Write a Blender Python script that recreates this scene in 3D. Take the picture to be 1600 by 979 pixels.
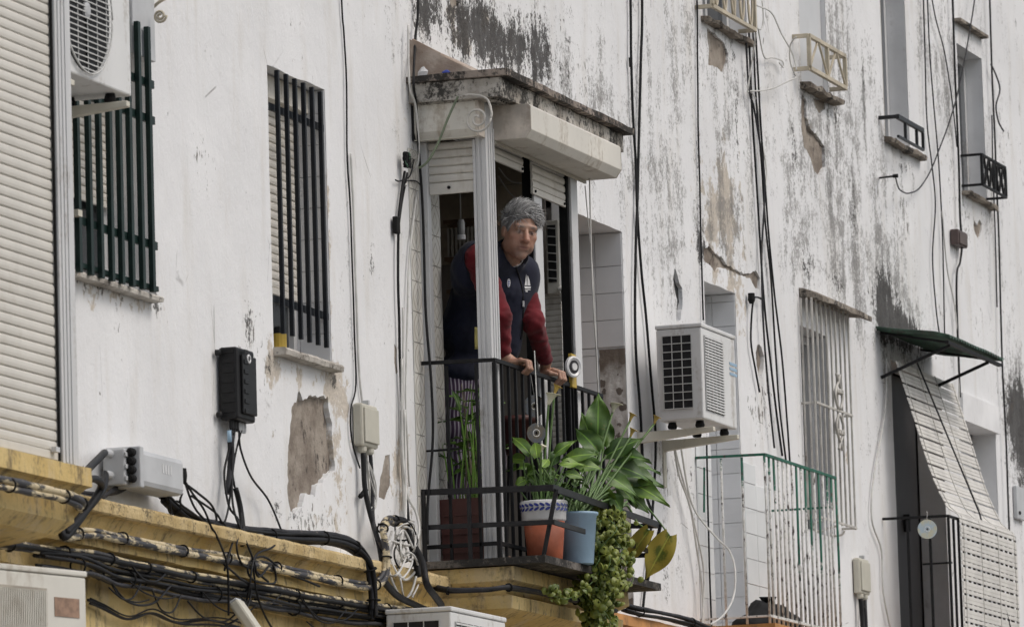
import bpy, bmesh, math, random
import numpy as np
from mathutils import Vector, Matrix, noise as mnoise
from mathutils.geometry import delaunay_2d_cdt
random.seed(7)
scene = bpy.context.scene
for _o in list(bpy.data.objects):
    bpy.data.objects.remove(_o)

# ---------------------------------------------------------------- camera (a long lens in the street, looking up along the facade)
IW, IH, FPX = 1600., 979., 9500.
_d1 = Vector((4000 - IW/2, -(1640 - IH/2), -FPX)).normalized()      # world +X (along the facade) in camera axes
_u = Vector((-.030, 1, 0)); _u.z = -(_u.x*_d1.x + _u.y*_d1.y)/_d1.z; _u.normalize()
_yy = _u.cross(_d1)
ROT = Matrix((_d1, _yy, _u))                                         # camera axes -> world axes
CAM = Vector((0, -9.6, 1.65))
cam_data = bpy.data.cameras.new('camera')
cam = bpy.data.objects.new('camera', cam_data)
scene.collection.objects.link(cam)
cam.matrix_world = Matrix.Translation(CAM) @ ROT.to_4x4()
cam_data.sensor_width = 36
cam_data.lens = FPX/IW*36
cam_data.clip_start = .5
cam_data.clip_end = 2000
cam_data.dof.use_dof = True
cam_data.dof.focus_distance = 30.5
cam_data.dof.aperture_fstop = 9
scene.camera = cam

# ---------------------------------------------------------------- overcast daylight
SUN_DIR = Vector((.02, -.60, .75)).normalized()                      # towards the sun
world = bpy.data.worlds.new('World'); scene.world = world
world.use_nodes = True
_nt = world.node_tree; _nt.nodes.clear()
_sky = _nt.nodes.new('ShaderNodeTexSky'); _sky.sky_type = 'NISHITA'; _sky.sun_disc = False
_sky.sun_elevation = math.asin(SUN_DIR.z); _sky.sun_rotation = math.atan2(SUN_DIR.x, SUN_DIR.y)
_sky.air_density = 1.2; _sky.dust_density = 4.0; _sky.ozone_density = 1.0
_hs = _nt.nodes.new('ShaderNodeHueSaturation'); _hs.inputs['Saturation'].default_value = .62
_bg = _nt.nodes.new('ShaderNodeBackground'); _bg.inputs['Strength'].default_value = .15
_wo = _nt.nodes.new('ShaderNodeOutputWorld')
_nt.links.new(_sky.outputs[0], _hs.inputs['Color']); _nt.links.new(_hs.outputs[0], _bg.inputs['Color']); _nt.links.new(_bg.outputs[0], _wo.inputs['Surface'])
sun_data = bpy.data.lights.new('sun', 'SUN'); sun_data.energy = 0.8; sun_data.angle = math.radians(20); sun_data.color = (1, .955, .90)
sun = bpy.data.objects.new('sun', sun_data); scene.collection.objects.link(sun)
sun.rotation_euler = SUN_DIR.to_track_quat('Z', 'Y').to_euler()
sun.location = (20, -20, 30)
vs = scene.view_settings
vs.view_transform = 'Standard'; vs.look = 'None'; vs.gamma = 1; vs.use_curve_mapping = False
vs.exposure = -0.10
scene.cycles.use_denoising = True
scene.cycles.max_bounces = 8

# ---------------------------------------------------------------- helpers
ORG = {}
def V(X, o, Z): return Vector((X, -o, Z))                            # o = metres out from the facade plane
def P(px, py, o=0.):                                                 # where a sight line meets the plane o metres out from the facade
    v = ROT @ Vector((px - IW/2, -(py - IH/2), -FPX)); t = (-o - CAM.y)/v.y
    return CAM + v*t
def Q(px, py, X):                                                    # where a sight line meets the cross plane at X
    v = ROT @ Vector((px - IW/2, -(py - IH/2), -FPX)); t = (X - CAM.x)/v.x
    return CAM + v*t
def PX(px, py, o=0.): return P(px, py, o).x
def PZ(px, py, o=0.): return P(px, py, o).z
def link(o, parent, wloc):
    scene.collection.objects.link(o)
    if parent is not None:
        o.parent = parent; o.location = Vector(wloc) - ORG[parent.name]
    else:
        o.location = wloc
    ORG[o.name] = Vector(wloc)
    return o
def tag(o, label=None, cat=None, group=None, kind=None):
    if label: o['label'] = label
    if cat: o['category'] = cat
    if group: o['group'] = group
    if kind: o['kind'] = kind
    return o
def thing(name, loc, label, cat, group=None):
    o = bpy.data.objects.new(name, None); o.empty_display_size = .1
    link(o, None, loc); tag(o, label, cat, group)
    return o

class MB:
    def __init__(s): s.v = []; s.f = []; s.sm = False
    def add(s, vs, fs):
        b = len(s.v); s.v += [Vector(p) for p in vs]; s.f += [tuple(i + b for i in f) for f in fs]; return s
    def box(s, x0, x1, o0, o1, z0, z1):
        c = [V(x, o, z) for z in (z0, z1) for o in (o0, o1) for x in (x0, x1)]
        return s.add(c, [(0,1,3,2),(4,6,7,5),(0,4,5,1),(2,3,7,6),(0,2,6,4),(1,5,7,3)])
    def obox(s, c, ax, ay, az):                                      # centre and three half-axis vectors
        c = Vector(c); r = [c + ax*i + ay*j + az*k for k in (-1,1) for j in (-1,1) for i in (-1,1)]
        return s.add(r, [(0,2,3,1),(4,5,7,6),(0,1,5,4),(2,6,7,3),(0,4,6,2),(1,3,7,5)])
    def bar(s, a, b, w, h, up=None):
        a = Vector(a); b = Vector(b); d = (b - a); up = Vector(up or (0,0,1))
        if abs(d.normalized().dot(up)) > .98: up = Vector((0,1,0))
        r = d.cross(up).normalized(); u = r.cross(d).normalized()
        return s.obox((a + b)/2, d/2, r*w/2, u*h/2)
    def tube(s, pts, r, n=7, caps=True):
        pts = [Vector(p) for p in pts]; k = len(pts); b = len(s.v)
        rr = r if isinstance(r, (list, tuple)) else [r]*k
        t0 = (pts[1] - pts[0]).normalized(); ref = Vector((0,0,1)) if abs(t0.z) < .9 else Vector((1,0,0))
        u = t0.cross(ref).normalized()
        for i in range(k):
            t = (pts[min(i+1,k-1)] - pts[max(i-1,0)])
            t = t.normalized() if t.length > 1e-9 else t0
            u = (u - t*u.dot(t)); u = u.normalized() if u.length > 1e-6 else t.orthogonal().normalized()
            w = t.cross(u)
            for j in range(n):
                a = 2*math.pi*j/n
                s.v.append(pts[i] + (u*math.cos(a) + w*math.sin(a))*rr[i])
        for i in range(k-1):
            for j in range(n):
                s.f.append((b+i*n+j, b+i*n+(j+1)%n, b+(i+1)*n+(j+1)%n, b+(i+1)*n+j))
        if caps:
            s.f.append(tuple(b+j for j in range(n))[::-1]); s.f.append(tuple(b+(k-1)*n+j for j in range(n)))
        s.sm = True
        return s
    def lathe(s, c, prof, n=24, ax=(0,0,1), closed=False):           # profile of (radius, height)
        c = Vector(c); ax = Vector(ax).normalized(); u = ax.orthogonal().normalized(); w = ax.cross(u); b = len(s.v); k = len(prof)
        for r, h in prof:
            for j in range(n):
                a = 2*math.pi*j/n; s.v.append(c + ax*h + (u*math.cos(a) + w*math.sin(a))*r)
        for i in range(k-1):
            for j in range(n):
                s.f.append((b+i*n+j, b+i*n+(j+1)%n, b+(i+1)*n+(j+1)%n, b+(i+1)*n+j))
        s.f.append(tuple(b+j for j in range(n))[::-1]); s.f.append(tuple(b+(k-1)*n+j for j in range(n)))
        return s
    def prism(s, poly, ext):
        poly = [Vector(p) for p in poly]; n = len(poly); ext = Vector(ext)
        fs = [tuple(range(n))[::-1], tuple(range(n, 2*n))] + [(i,(i+1)%n,n+(i+1)%n,n+i) for i in range(n)]
        return s.add(poly + [p + ext for p in poly], fs)
    def sweepx(s, prof, x0, x1, n=1):                                # closed (o, z) profile carried along X
        m = len(prof)
        for i in range(n+1):
            for o, z in prof: s.v.append(V(x0 + (x1-x0)*i/n, o, z))
        b = len(s.v) - m*(n+1)
        for i in range(n):
            for j in range(m): s.f.append((b+i*m+j, b+i*m+(j+1)%m, b+(i+1)*m+(j+1)%m, b+(i+1)*m+j))
        s.f.append(tuple(b+j for j in range(m))); s.f.append(tuple(b+n*m+j for j in range(m))[::-1])
        return s
    def quad(s, a, b, c, d): return s.add([a,b,c,d], [(0,1,2,3)])
    def jitter(s, amp, fr=3., seed=0):
        for p in s.v:
            p += mnoise.noise_vector(p*fr + Vector((seed*7.3, seed*3.1, 0)))*amp
        return s
    def mesh(s, name, mat, origin, smooth=None):
        me = bpy.data.meshes.new(name)
        me.from_pydata([p - origin for p in s.v], [], s.f)
        bm = bmesh.new(); bm.from_mesh(me); bmesh.ops.recalc_face_normals(bm, faces=bm.faces); bm.to_mesh(me); bm.free()
        if mat: me.materials.append(mat)
        if smooth if smooth is not None else s.sm:
            me.polygons.foreach_set('use_smooth', [True]*len(me.polygons))
        return me
    def build(s, name, mat, parent=None, bev=0, smooth=None, origin=None):
        if origin is None:
            lo = Vector((min(p.x for p in s.v), min(p.y for p in s.v), min(p.z for p in s.v)))
            hi = Vector((max(p.x for p in s.v), max(p.y for p in s.v), max(p.z for p in s.v)))
            origin = (lo + hi)/2
            if parent is None: origin.z = lo.z
        o = bpy.data.objects.new(name, s.mesh(name, mat, Vector(origin), smooth))
        link(o, parent, origin)
        if bev:
            m = o.modifiers.new('bevel', 'BEVEL'); m.width = bev; m.segments = 2; m.limit_method = 'ANGLE'; m.angle_limit = .6
        return o
def piece(name, me, parent, wloc, rot=None, scale=None):
    o = bpy.data.objects.new(name, me); link(o, parent, Vector(wloc))
    if rot is not None: o.rotation_euler = rot
    if scale is not None: o.scale = scale
    return o
def box_mesh(name, mat, sx, so, sz, bev=.002):
    bm = bmesh.new(); bmesh.ops.create_cube(bm, size=1)
    for v in bm.verts: v.co = Vector((v.co.x*sx, v.co.y*so, v.co.z*sz))
    if bev: bmesh.ops.bevel(bm, geom=list(bm.edges), offset=bev, segments=1, affect='EDGES')
    me = bpy.data.meshes.new(name); bm.to_mesh(me); bm.free(); me.materials.append(mat); return me
def smooth_path(pts, n=6):
    pts = [Vector(p) for p in pts]; out = []
    for i in range(len(pts)-1):
        p0 = pts[max(i-1,0)]; p1 = pts[i]; p2 = pts[i+1]; p3 = pts[min(i+2,len(pts)-1)]
        for k in range(n):
            t = k/n; out.append(.5*((2*p1) + (p2-p0)*t + (2*p0-5*p1+4*p2-p3)*t*t + (3*p1-p0-3*p2+p3)*t**3))
    return out + [pts[-1]]
def wob(pts, amp, fr=2., seed=0.):
    return [p + mnoise.noise_vector(p*fr + Vector((seed*5.1, seed*9.7, seed)))*amp for p in pts]
# ---------------------------------------------------------------- procedural materials
class G:
    def __init__(s, name):
        s.m = bpy.data.materials.new(name); s.m.use_nodes = True; s.nt = s.m.node_tree; s.nt.nodes.clear()
        s.out = s.nt.nodes.new('ShaderNodeOutputMaterial'); s.p = s.nt.nodes.new('ShaderNodeBsdfPrincipled')
        s.nt.links.new(s.p.outputs[0], s.out.inputs[0]); s._pos = None
    def put(s, sock, val):
        if isinstance(val, bpy.types.NodeSocket): s.nt.links.new(val, sock)
        elif isinstance(val, (tuple, list)) and len(val) == 3 and len(sock.default_value) == 4: sock.default_value = (*val, 1)
        else: sock.default_value = val
    def set(s, **k):
        for a, b in k.items(): s.put(s.p.inputs[a.replace('_', ' ')], b)
        return s
    def pos(s):
        if s._pos is None: s._pos = s.nt.nodes.new('ShaderNodeNewGeometry').outputs['Position']
        return s._pos
    def gen(s, which='Generated'): return s.nt.nodes.new('ShaderNodeTexCoord').outputs[which]
    def map(s, v, scale=(1,1,1), loc=(0,0,0), rot=(0,0,0)):
        n = s.nt.nodes.new('ShaderNodeMapping'); s.put(n.inputs[0], v); n.inputs['Scale'].default_value = scale; n.inputs['Location'].default_value = loc; n.inputs['Rotation'].default_value = rot
        return n.outputs[0]
    def noise(s, v, scale, detail=5, rough=.55, dist=0):
        n = s.nt.nodes.new('ShaderNodeTexNoise'); s.put(n.inputs['Vector'], v); n.inputs['Scale'].default_value = scale; n.inputs['Detail'].default_value = detail
        n.inputs['Roughness'].default_value = rough; n.inputs['Distortion'].default_value = dist
        return n.outputs['Fac']
    def voro(s, v, scale, feat='DISTANCE_TO_EDGE', out='Distance', rnd=1.):
        n = s.nt.nodes.new('ShaderNodeTexVoronoi'); n.feature = feat; s.put(n.inputs['Vector'], v); n.inputs['Scale'].default_value = scale; n.inputs['Randomness'].default_value = rnd
        return n.outputs[out]
    def wave(s, v, scale, dist=0, axis='Z', prof='SIN'):
        n = s.nt.nodes.new('ShaderNodeTexWave'); n.bands_direction = axis; n.wave_profile = prof; s.put(n.inputs['Vector'], v); n.inputs['Scale'].default_value = scale; n.inputs['Distortion'].default_value = dist
        return n.outputs['Fac']
    def math(s, op, a, b=0., clamp=False):
        n = s.nt.nodes.new('ShaderNodeMath'); n.operation = op; n.use_clamp = clamp; s.put(n.inputs[0], a); s.put(n.inputs[1], b); return n.outputs[0]
    def ss(s, v, a, b, c=0., d=1.):
        n = s.nt.nodes.new('ShaderNodeMapRange'); n.interpolation_type = 'SMOOTHSTEP'; s.put(n.inputs[0], v)
        for i, q in enumerate((a, b, c, d)): s.put(n.inputs[i+1], q)
        return n.outputs[0]
    def mix(s, f, a, b, mode='MIX'):
        n = s.nt.nodes.new('ShaderNodeMix'); n.data_type = 'RGBA'; n.blend_type = mode; s.put(n.inputs[0], f); s.put(n.inputs[6], a); s.put(n.inputs[7], b); return n.outputs[2]
    def attr(s, name, out='Fac'):
        n = s.nt.nodes.new('ShaderNodeAttribute'); n.attribute_name = name; return n.outputs[out]
    def sep(s, v):
        n = s.nt.nodes.new('ShaderNodeSeparateXYZ'); s.put(n.inputs[0], v); return n.outputs
    def bump(s, h, strength=.3, dist=.01):
        n = s.nt.nodes.new('ShaderNodeBump'); n.inputs['Strength'].default_value = strength; n.inputs['Distance'].default_value = dist; s.put(n.inputs['Height'], h)
        s.nt.links.new(n.outputs[0], s.p.inputs['Normal']); return s
    def rnd(s): return s.nt.nodes.new('ShaderNodeObjectInfo').outputs['Random']

def mat(name, col, rough=.6, metal=0., var=.25, vscale=6., dirt=0., dcol=(.05,.045,.04), dscale=5., dth=.5, bmp=.15, bscale=60., streak=1., piecevar=0., spec=.5):
    g = G(name); p = g.pos(); pv = g.map(p, (1,1,1./streak))
    n = g.noise(pv, vscale, 5)
    dark = tuple(c*(1-var) for c in col); lite = tuple(min(1, c*(1+var*.6)) for c in col)
    c = g.mix(g.ss(n, .3, .7), dark, lite)
    if piecevar:
        c = g.mix(g.math('MULTIPLY', g.rnd(), piecevar), c, tuple(q*.45 for q in col))
    rg = rough
    if dirt:
        d = g.noise(g.map(p, (1,1,.25), (3.1,1.7,.4)), dscale, 9, .7)
        d2 = g.noise(p, dscale*7, 4, .6)
        f = g.ss(g.math('ADD', g.math('MULTIPLY', d, .75), g.math('MULTIPLY', d2, .25)), dth, dth+.13)
        c = g.mix(g.math('MULTIPLY', f, dirt), c, dcol)
    g.set(Base_Color=c, Roughness=rg, Metallic=metal)
    g.p.inputs['Specular IOR Level'].default_value = spec
    if bmp: g.bump(g.noise(p, bscale, 4), bmp, .004)
    return g.m

M = {}
# limewashed wall: layers of flaking paint, black mould in vertical runs, bare ochre undercoat
g = G('limewash'); p = g.pos()
S = g.attr('mould'); O = g.attr('bare'); K = g.attr('grey')
def amp(v, k): return g.math('MULTIPLY', g.math('SUBTRACT', v, .5), k)
base = g.mix(g.ss(g.noise(p, 1.3, 5), .35, .7), (.75,.752,.755), (.82,.822,.825))
base = g.mix(g.ss(g.noise(g.map(p, (1.2,1,.22)), 5, 6, .6), .48, .72, 0, .5), base, (.64,.615,.57))
fine = g.noise(p, 52, 7, .75)
med = g.noise(g.map(p, (1,1,.75), (7,0,1)), 17, 9, .75, .4)
run = g.noise(g.map(p, (1.5,1,.16)), 5.2, 7, .62, .25)
big = g.noise(p, 2.6, 4, .6)
# bare undercoat
of = g.ss(g.math('ADD', g.math('ADD', amp(med, 1.5), amp(g.noise(p, 5, 6, .6), 1.6)), g.math('MULTIPLY', O, .85)), .42, .58)
ocol = g.mix(g.ss(fine, .35, .65), (.40,.335,.26), (.62,.55,.45))
base = g.mix(g.math('MULTIPLY', of, .80), base, ocol)
# grey wash: grains gathered into runs
gw = g.math('ADD', g.math('ADD', amp(run, 1.5), amp(med, 2.0)), g.math('ADD', amp(fine, 2.0), amp(g.noise(p, 4.5, 5, .65), 1.5)))
gf = g.ss(g.math('ADD', gw, g.math('MULTIPLY', K, .54)), .47, .97)
base = g.mix(g.math('MULTIPLY', gf, .80), base, g.mix(g.ss(med, .38, .62), (.085,.083,.08), (.26,.25,.238)))
# mould: black flecks clustered along the runs
ms = g.math('ADD', g.math('ADD', amp(med, 2.2), amp(fine, 1.9)), g.math('ADD', amp(run, 1.2), amp(big, 1.0)))
mf = g.ss(g.math('ADD', ms, g.math('MULTIPLY', S, 1.05)), .62, .86)
base = g.mix(g.math('MULTIPLY', mf, .92), base, g.mix(g.ss(fine, .4, .6), (.020,.020,.021), (.085,.08,.075)))
# scattered chips that show everywhere
ch = g.ss(g.math('MULTIPLY', g.noise(g.map(p, (1.9,1,.9), (2,5,8)), 15, 5, .68, .6), g.noise(p, 1.3, 3)), .375, .40)
base = g.mix(g.math('MULTIPLY', ch, .8), base, (.11,.095,.08))
# hairline cracks
ck = g.voro(g.map(p, (1.3,1,.6)), 2.3); ckn = g.noise(p, 2.2, 4)
cf = g.math('MULTIPLY', g.ss(ck, .006, 0.), g.ss(ckn, .56, .66))
base = g.mix(g.math('MULTIPLY', cf, .6), base, (.12,.11,.10))
g.set(Base_Color=base, Roughness=.92); g.p.inputs['Specular IOR Level'].default_value = .2
h = g.math('ADD', g.math('MULTIPLY', med, 1.0), g.math('MULTIPLY', g.math('ADD', mf, of), -.30))
h = g.math('ADD', h, g.math('MULTIPLY', g.math('ADD', cf, ch), -.35)); h = g.math('ADD', h, g.math('MULTIPLY', big, 1.3)); h = g.math('ADD', h, g.math('MULTIPLY', fine, .35))
g.bump(h, .42, .013)
M['wall'] = g.m

# bare render where the skin has fallen off
g = G('bare_render'); p = g.pos()
c = g.mix(g.ss(g.noise(p, 6, 8, .65), .35, .65), (.19,.155,.125), (.36,.315,.265))
c = g.mix(g.ss(g.noise(g.map(p, (1,1,.5)), 22, 6, .7), .56, .66), c, (.08,.065,.055))
c = g.mix(g.ss(g.noise(p, 3.1, 6, .7), .6, .66, 0, .6), c, (.45,.42,.38))
g.set(Base_Color=c, Roughness=.95); g.bump(g.math('ADD', g.noise(p, 26, 8, .7), g.math('MULTIPLY', g.noise(p, 6, 4), 2.)), .8, .012)
M['render'] = g.m

# yellow painted cornice, chipped, with dark run marks
g = G('yellow_masonry'); p = g.pos()
c = g.mix(g.ss(g.noise(p, 2.5, 6), .3, .7), (.56,.40,.15), (.67,.52,.25))
c = g.mix(g.ss(g.noise(g.map(p, (1,1,.4)), 6, 8, .65), .5, .64, 0, .55), c, (.55,.45,.30))
d = g.math('ADD', g.math('MULTIPLY', g.noise(g.map(p, (2.2,1,.35)), 7, 9, .72), .7), g.math('MULTIPLY', g.noise(p, 45, 4), .3))
nz = g.sep(g.nt.nodes.new('ShaderNodeNewGeometry').outputs['Normal'])
c = g.mix(g.ss(d, .49, .63, 0, .72), c, (.11,.085,.06))
c = g.mix(g.ss(g.noise(p, 12, 6, .7), .66, .70, 0, .9), c, (.30,.24,.17))
g.set(Base_Color=c, Roughness=.85); g.p.inputs['Specular IOR Level'].default_value = .3
g.bump(g.math('ADD', g.noise(p, 30, 8, .7), g.math('MULTIPLY', g.noise(p, 5, 4), 1.5)), .5, .01)
M['yellow'] = g.m

# weathered concrete canopy: black lichen over grey-cream mortar
def mouldy(name, a, b, th, amt=.93, sc=5.):
    g = G(name); p = g.pos()
    c = g.mix(g.ss(g.noise(p, 7, 6), .35, .65), a, b)
    d = g.math('ADD', g.math('MULTIPLY', g.noise(g.map(p, (1,1,.6)), sc, 9, .72), .6), g.math('MULTIPLY', g.noise(p, sc*9, 5, .7), .4))
    c = g.mix(g.ss(d, th, th+.09, 0, amt), c, (.03,.029,.027))
    c = g.mix(g.ss(g.noise(p, 8, 5, .7), .63, .69, 0, .5), c, (.26,.16,.09))
    g.set(Base_Color=c, Roughness=.92); g.p.inputs['Specular IOR Level'].default_value = .25
    g.bump(g.math('ADD', g.noise(p, 25, 8, .7), g.math('MULTIPLY', g.noise(p, 6, 4), 1.6)), .8, .012)
    return g.m
M['canopy'] = mouldy('lichened_concrete', (.34,.31,.27), (.60,.57,.52), .475)
M['canopy_top'] = mouldy('lichened_concrete_edge', (.20,.165,.14), (.33,.28,.24), .45)
M['fillet'] = mouldy('clay_tile_weathered', (.33,.26,.21), (.50,.43,.37), .58)
M['sill'] = mouldy('sill_stone', (.36,.33,.29), (.58,.55,.50), .52)
M['ledge_dark'] = mouldy('blackened_ledge', (.10,.09,.08), (.2,.18,.16), .42)
M['rust_slab'] = mouldy('rusty_slab', (.19,.16,.13), (.36,.32,.27), .48)
M['ledge_cream'] = mouldy('grimy_ledge', (.46,.34,.16), (.60,.47,.26), .505, .8, 8.)

M['alu'] = mat('white_aluminium', (.62,.62,.62), .4, 0, .12, 3, .5, (.24,.20,.15), 7, .53, .05, 20, streak=5.)
M['alu_front'] = M['alu']
M['slat'] = mat('cream_roller_slat', (.66,.63,.57), .5, 0, .10, 4, .45, (.36,.30,.23), 3, .53, .03, 30)
M['slat_big'] = mat('cream_roller_shutter', (.62,.595,.54), .5, 0, .08, 3, .40, (.40,.35,.28), 2.2, .53, .03, 30)
M['boxp'] = mat('cream_shutter_box', (.70,.67,.60), .5, 0, .10, 3, .6, (.31,.24,.16), 5.5, .505, .06, 20, streak=2.)
M['marble'] = mat('marbled_end_board', (.58,.52,.45), .5, 0, .3, 7, .55, (.28,.22,.17), 6, .5, .05, 20)
M['iron'] = mat('black_iron', (.011,.011,.012), .6, .0, .35, 30, .4, (.09,.06,.04), 16, .62, .25, 90, spec=.25)
M['rack'] = mat('worn_flat_iron', (.016,.016,.018), .45, .0, .35, 20, .45, (.13,.11,.09), 14, .60, .2, 90, spec=.35)
M['rod'] = mat('black_glossy_bar', (.010,.012,.016), .45, 0, .25, 20, .3, (.08,.08,.08), 14, .63, .1, 60, spec=.3)
M['dgreen'] = mat('dark_green_bar', (.008,.022,.019), .45, 0, .3, 14, .55, (.20,.21,.20), 9, .66, .12, 60, spec=.3)
def chipped(name, reach):
    g = G(name); p = g.pos()
    c = g.mix(g.ss(g.noise(p, 30, 5), .4, .6), (.56,.555,.52), (.70,.69,.67))
    lim = g.math('SUBTRACT', 5.30, g.math('MULTIPLY', g.math('POWER', g.rnd(), 1.5), .95)) if reach is None else reach
    gn = g.math('SUBTRACT', g.math('ADD', g.sep(p)[2], g.math('MULTIPLY', g.math('SUBTRACT', g.noise(p, 22, 6, .7), .5), .5)), lim)
    c = g.mix(g.ss(gn, -.02, .03), c, g.mix(g.noise(p, 20, 3), (.010,.085,.055), (.02,.16,.10)))
    c = g.mix(g.ss(g.noise(g.map(p, (1,1,.5)), 38, 7, .75), .545, .595), c, (.045,.032,.025))
    g.set(Base_Color=c, Roughness=.6); g.bump(g.noise(p, 90, 5), .3, .003); return g.m
M['green_iron'] = chipped('chipped_green_iron', None); M['green_rail'] = chipped('chipped_green_rail', 4.5)
M['cream_iron'] = mat('cream_iron', (.52,.46,.35), .6, 0, .2, 12, .75, (.10,.06,.035), 14, .56, .3, 90)
M['white_iron'] = mat('grimy_white_iron', (.52,.50,.46), .6, 0, .2, 12, .8, (.10,.065,.045), 18, .54, .3, 90)
M['ac'] = mat('ac_white_enamel', (.70,.70,.69), .45, 0, .07, 3, .5, (.28,.23,.17), 7, .52, .03, 20)
M['ac_old'] = mat('ac_yellowed_enamel', (.64,.62,.56), .45, 0, .08, 3, .45, (.30,.24,.17), 3.5, .55, .02, 20)
M['coil'] = mat('condenser_fins', (.022,.022,.024), .6, .3, .3, 40, 0, bmp=.2, bscale=200)
M['wire'] = mat('white_wire_guard', (.60,.60,.58), .45, 0, .1, 20)
M['bracket'] = mat('painted_bracket', (.60,.57,.48), .5, 0, .1, 8, .5, (.24,.14,.08), 9, .57)
M['rubber'] = mat('black_rubber', (.012,.012,.012), .75, 0, .3, 20, spec=.2)
M['cable'] = mat('black_cable', (.011,.011,.012), .55, 0, .4, 18, .5, (.12,.105,.09), 22, .57, .2, 60, spec=.25)
M['cable_grey'] = mat('dusty_grey_cable', (.030,.030,.034), .6, 0, .4, 12, .7, (.24,.21,.17), 20, .55, .2, 60, spec=.25)
M['cable_white'] = mat('white_cable', (.60,.59,.56), .5, 0, .15, 12, .3, (.25,.22,.18), 8, .56)
g = G('paint_spattered_cable'); p = g.pos()
c = g.mix(g.ss(g.noise(g.map(p, (.6,1,2)), 8, 8, .72), .47, .52), (.56,.47,.30), (.04,.04,.045)); c = g.mix(g.ss(g.noise(p, 40, 6, .7), .58, .64), c, (.03,.03,.03))
g.set(Base_Color=c, Roughness=.6); M['cable_painted'] = g.m
M['plastic_black'] = mat('black_plastic', (.012,.012,.013), .5, 0, .25, 8, .25, (.09,.09,.09), 9, .60, .05, 40, spec=.3)
M['plastic_grey'] = mat('grey_plastic', (.50,.51,.52), .5, 0, .12, 5, .35, (.2,.18,.15), 6, .56, .04, 40)
M['plastic_cream'] = mat('cream_plastic', (.54,.52,.44), .5, 0, .08, 5, .35, (.28,.22,.15), 5, .55, .03, 40)
M['tile'] = mat('white_glazed_tile', (.76,.77,.78), .16, 0, .06, 3, .2, (.4,.38,.35), 4, .6, .03, 12, piecevar=.12)
M['tile_dull'] = mat('grey_glazed_tile', (.64,.65,.67), .25, 0, .08, 3, .25, (.3,.28,.26), 4, .58, .03, 12, piecevar=.15)
M['grout'] = mat('tile_grout', (.36,.35,.33), .9, 0, .25, 9)
g = G('patterned_tile')                                              # diamond and corner arcs printed on each tile
uv = g.gen(); sx = g.sep(uv)
ax = g.math('ABSOLUTE', g.math('SUBTRACT', sx[0], .5)); az = g.math('ABSOLUTE', g.math('SUBTRACT', sx[2], .5))
dm = g.math('ADD', g.math('MULTIPLY', ax, 1.35), az)
dl = g.math('ABSOLUTE', g.math('SUBTRACT', dm, .27))
rl = g.math('ABSOLUTE', g.math('SUBTRACT', ax, g.math('SUBTRACT', .43, g.math('MULTIPLY', g.math('POWER', az, 2.), 1.5))))
ln = g.math('MAXIMUM', g.ss(dl, .04, .02), g.ss(rl, .045, .02))
c = g.mix(g.ss(g.noise(g.pos(), 5, 5), .35, .65), (.56,.54,.49), (.66,.645,.60))
c = g.mix(g.math('MULTIPLY', ln, .75), c, (.27,.23,.19))
g.set(Base_Color=c, Roughness=.25); M['ptile'] = g.m
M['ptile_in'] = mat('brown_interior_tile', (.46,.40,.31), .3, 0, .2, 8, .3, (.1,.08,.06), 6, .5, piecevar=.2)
M['terracotta'] = mat('red_terracotta', (.38,.10,.045), .65, 0, .3, 8, .5, (.50,.36,.28), 9, .55, .15, 60)
M['maroon'] = mat('maroon_plastic', (.105,.035,.028), .5, 0, .2, 8, .3, (.2,.14,.11), 7, .58)
M['bucket'] = mat('pale_blue_plastic', (.31,.45,.58), .5, 0, .14, 8, .45, (.30,.30,.27), 8, .55, .06)
M['glaze'] = mat('white_glaze', (.68,.68,.68), .25, 0, .08, 8, .3, (.3,.25,.2), 6, .6)
M['cobalt'] = mat('cobalt_glaze', (.035,.05,.28), .25, 0, .3, 20)
M['soil'] = mat('dark_soil', (.03,.022,.016), .95, 0, .4, 30, bmp=.8, bscale=80)
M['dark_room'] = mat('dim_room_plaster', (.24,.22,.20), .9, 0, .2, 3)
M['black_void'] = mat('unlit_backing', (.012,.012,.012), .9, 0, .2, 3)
M['wood'] = mat('brown_wood', (.17,.11,.07), .65, 0, .35, 9, .4, (.06,.04,.03), 5, .5, .2, 30, streak=8.)
M['glass'] = mat('dark_window_glass', (.05,.055,.06), .06, 0, .1, 2, .2, (.2,.2,.2), 3, .6, .0)
M['white_panel'] = mat('grey_white_board', (.60,.61,.62), .5, 0, .05, 2, .3, (.4,.38,.36), 2, .58, .03)
M['painted_white'] = mat('white_painted_reveal', (.78,.78,.78), .85, 0, .10, 3, .40, (.24,.21,.18), 3.5, .55, .3, 25)
M['corr'] = mat('green_corrugated_sheet', (.040,.095,.065), .6, 0, .45, 9, .85, (.035,.032,.027), 9, .47, .2, 40)
M['net'] = mat('white_slat_blind', (.66,.64,.60), .7, 0, .12, 6, .3, (.35,.3,.25), 7, .55)
M['net_line'] = mat('blind_cord', (.55,.53,.49), .8, 0, .3, 20)
M['hole_shade'] = mat('hole_shade', (.02,.02,.02), .95)  # near black for the slit hole, its inner shade put into the colour
M['yellow_plastic'] = mat('yellow_plastic', (.55,.38,.06), .5)
M['orange'] = mat('orange_masonry', (.50,.24,.08), .85, 0, .25, 5, .6, (.08,.055,.04), 6, .52, .4, 40)
g = G('compact_disc')
c = g.mix(g.ss(g.noise(g.pos(), 25, 3), .4, .6), (.50,.54,.58), (.62,.55,.42)); g.set(Base_Color=c, Roughness=.12, Metallic=1.); M['disc'] = g.m
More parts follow.
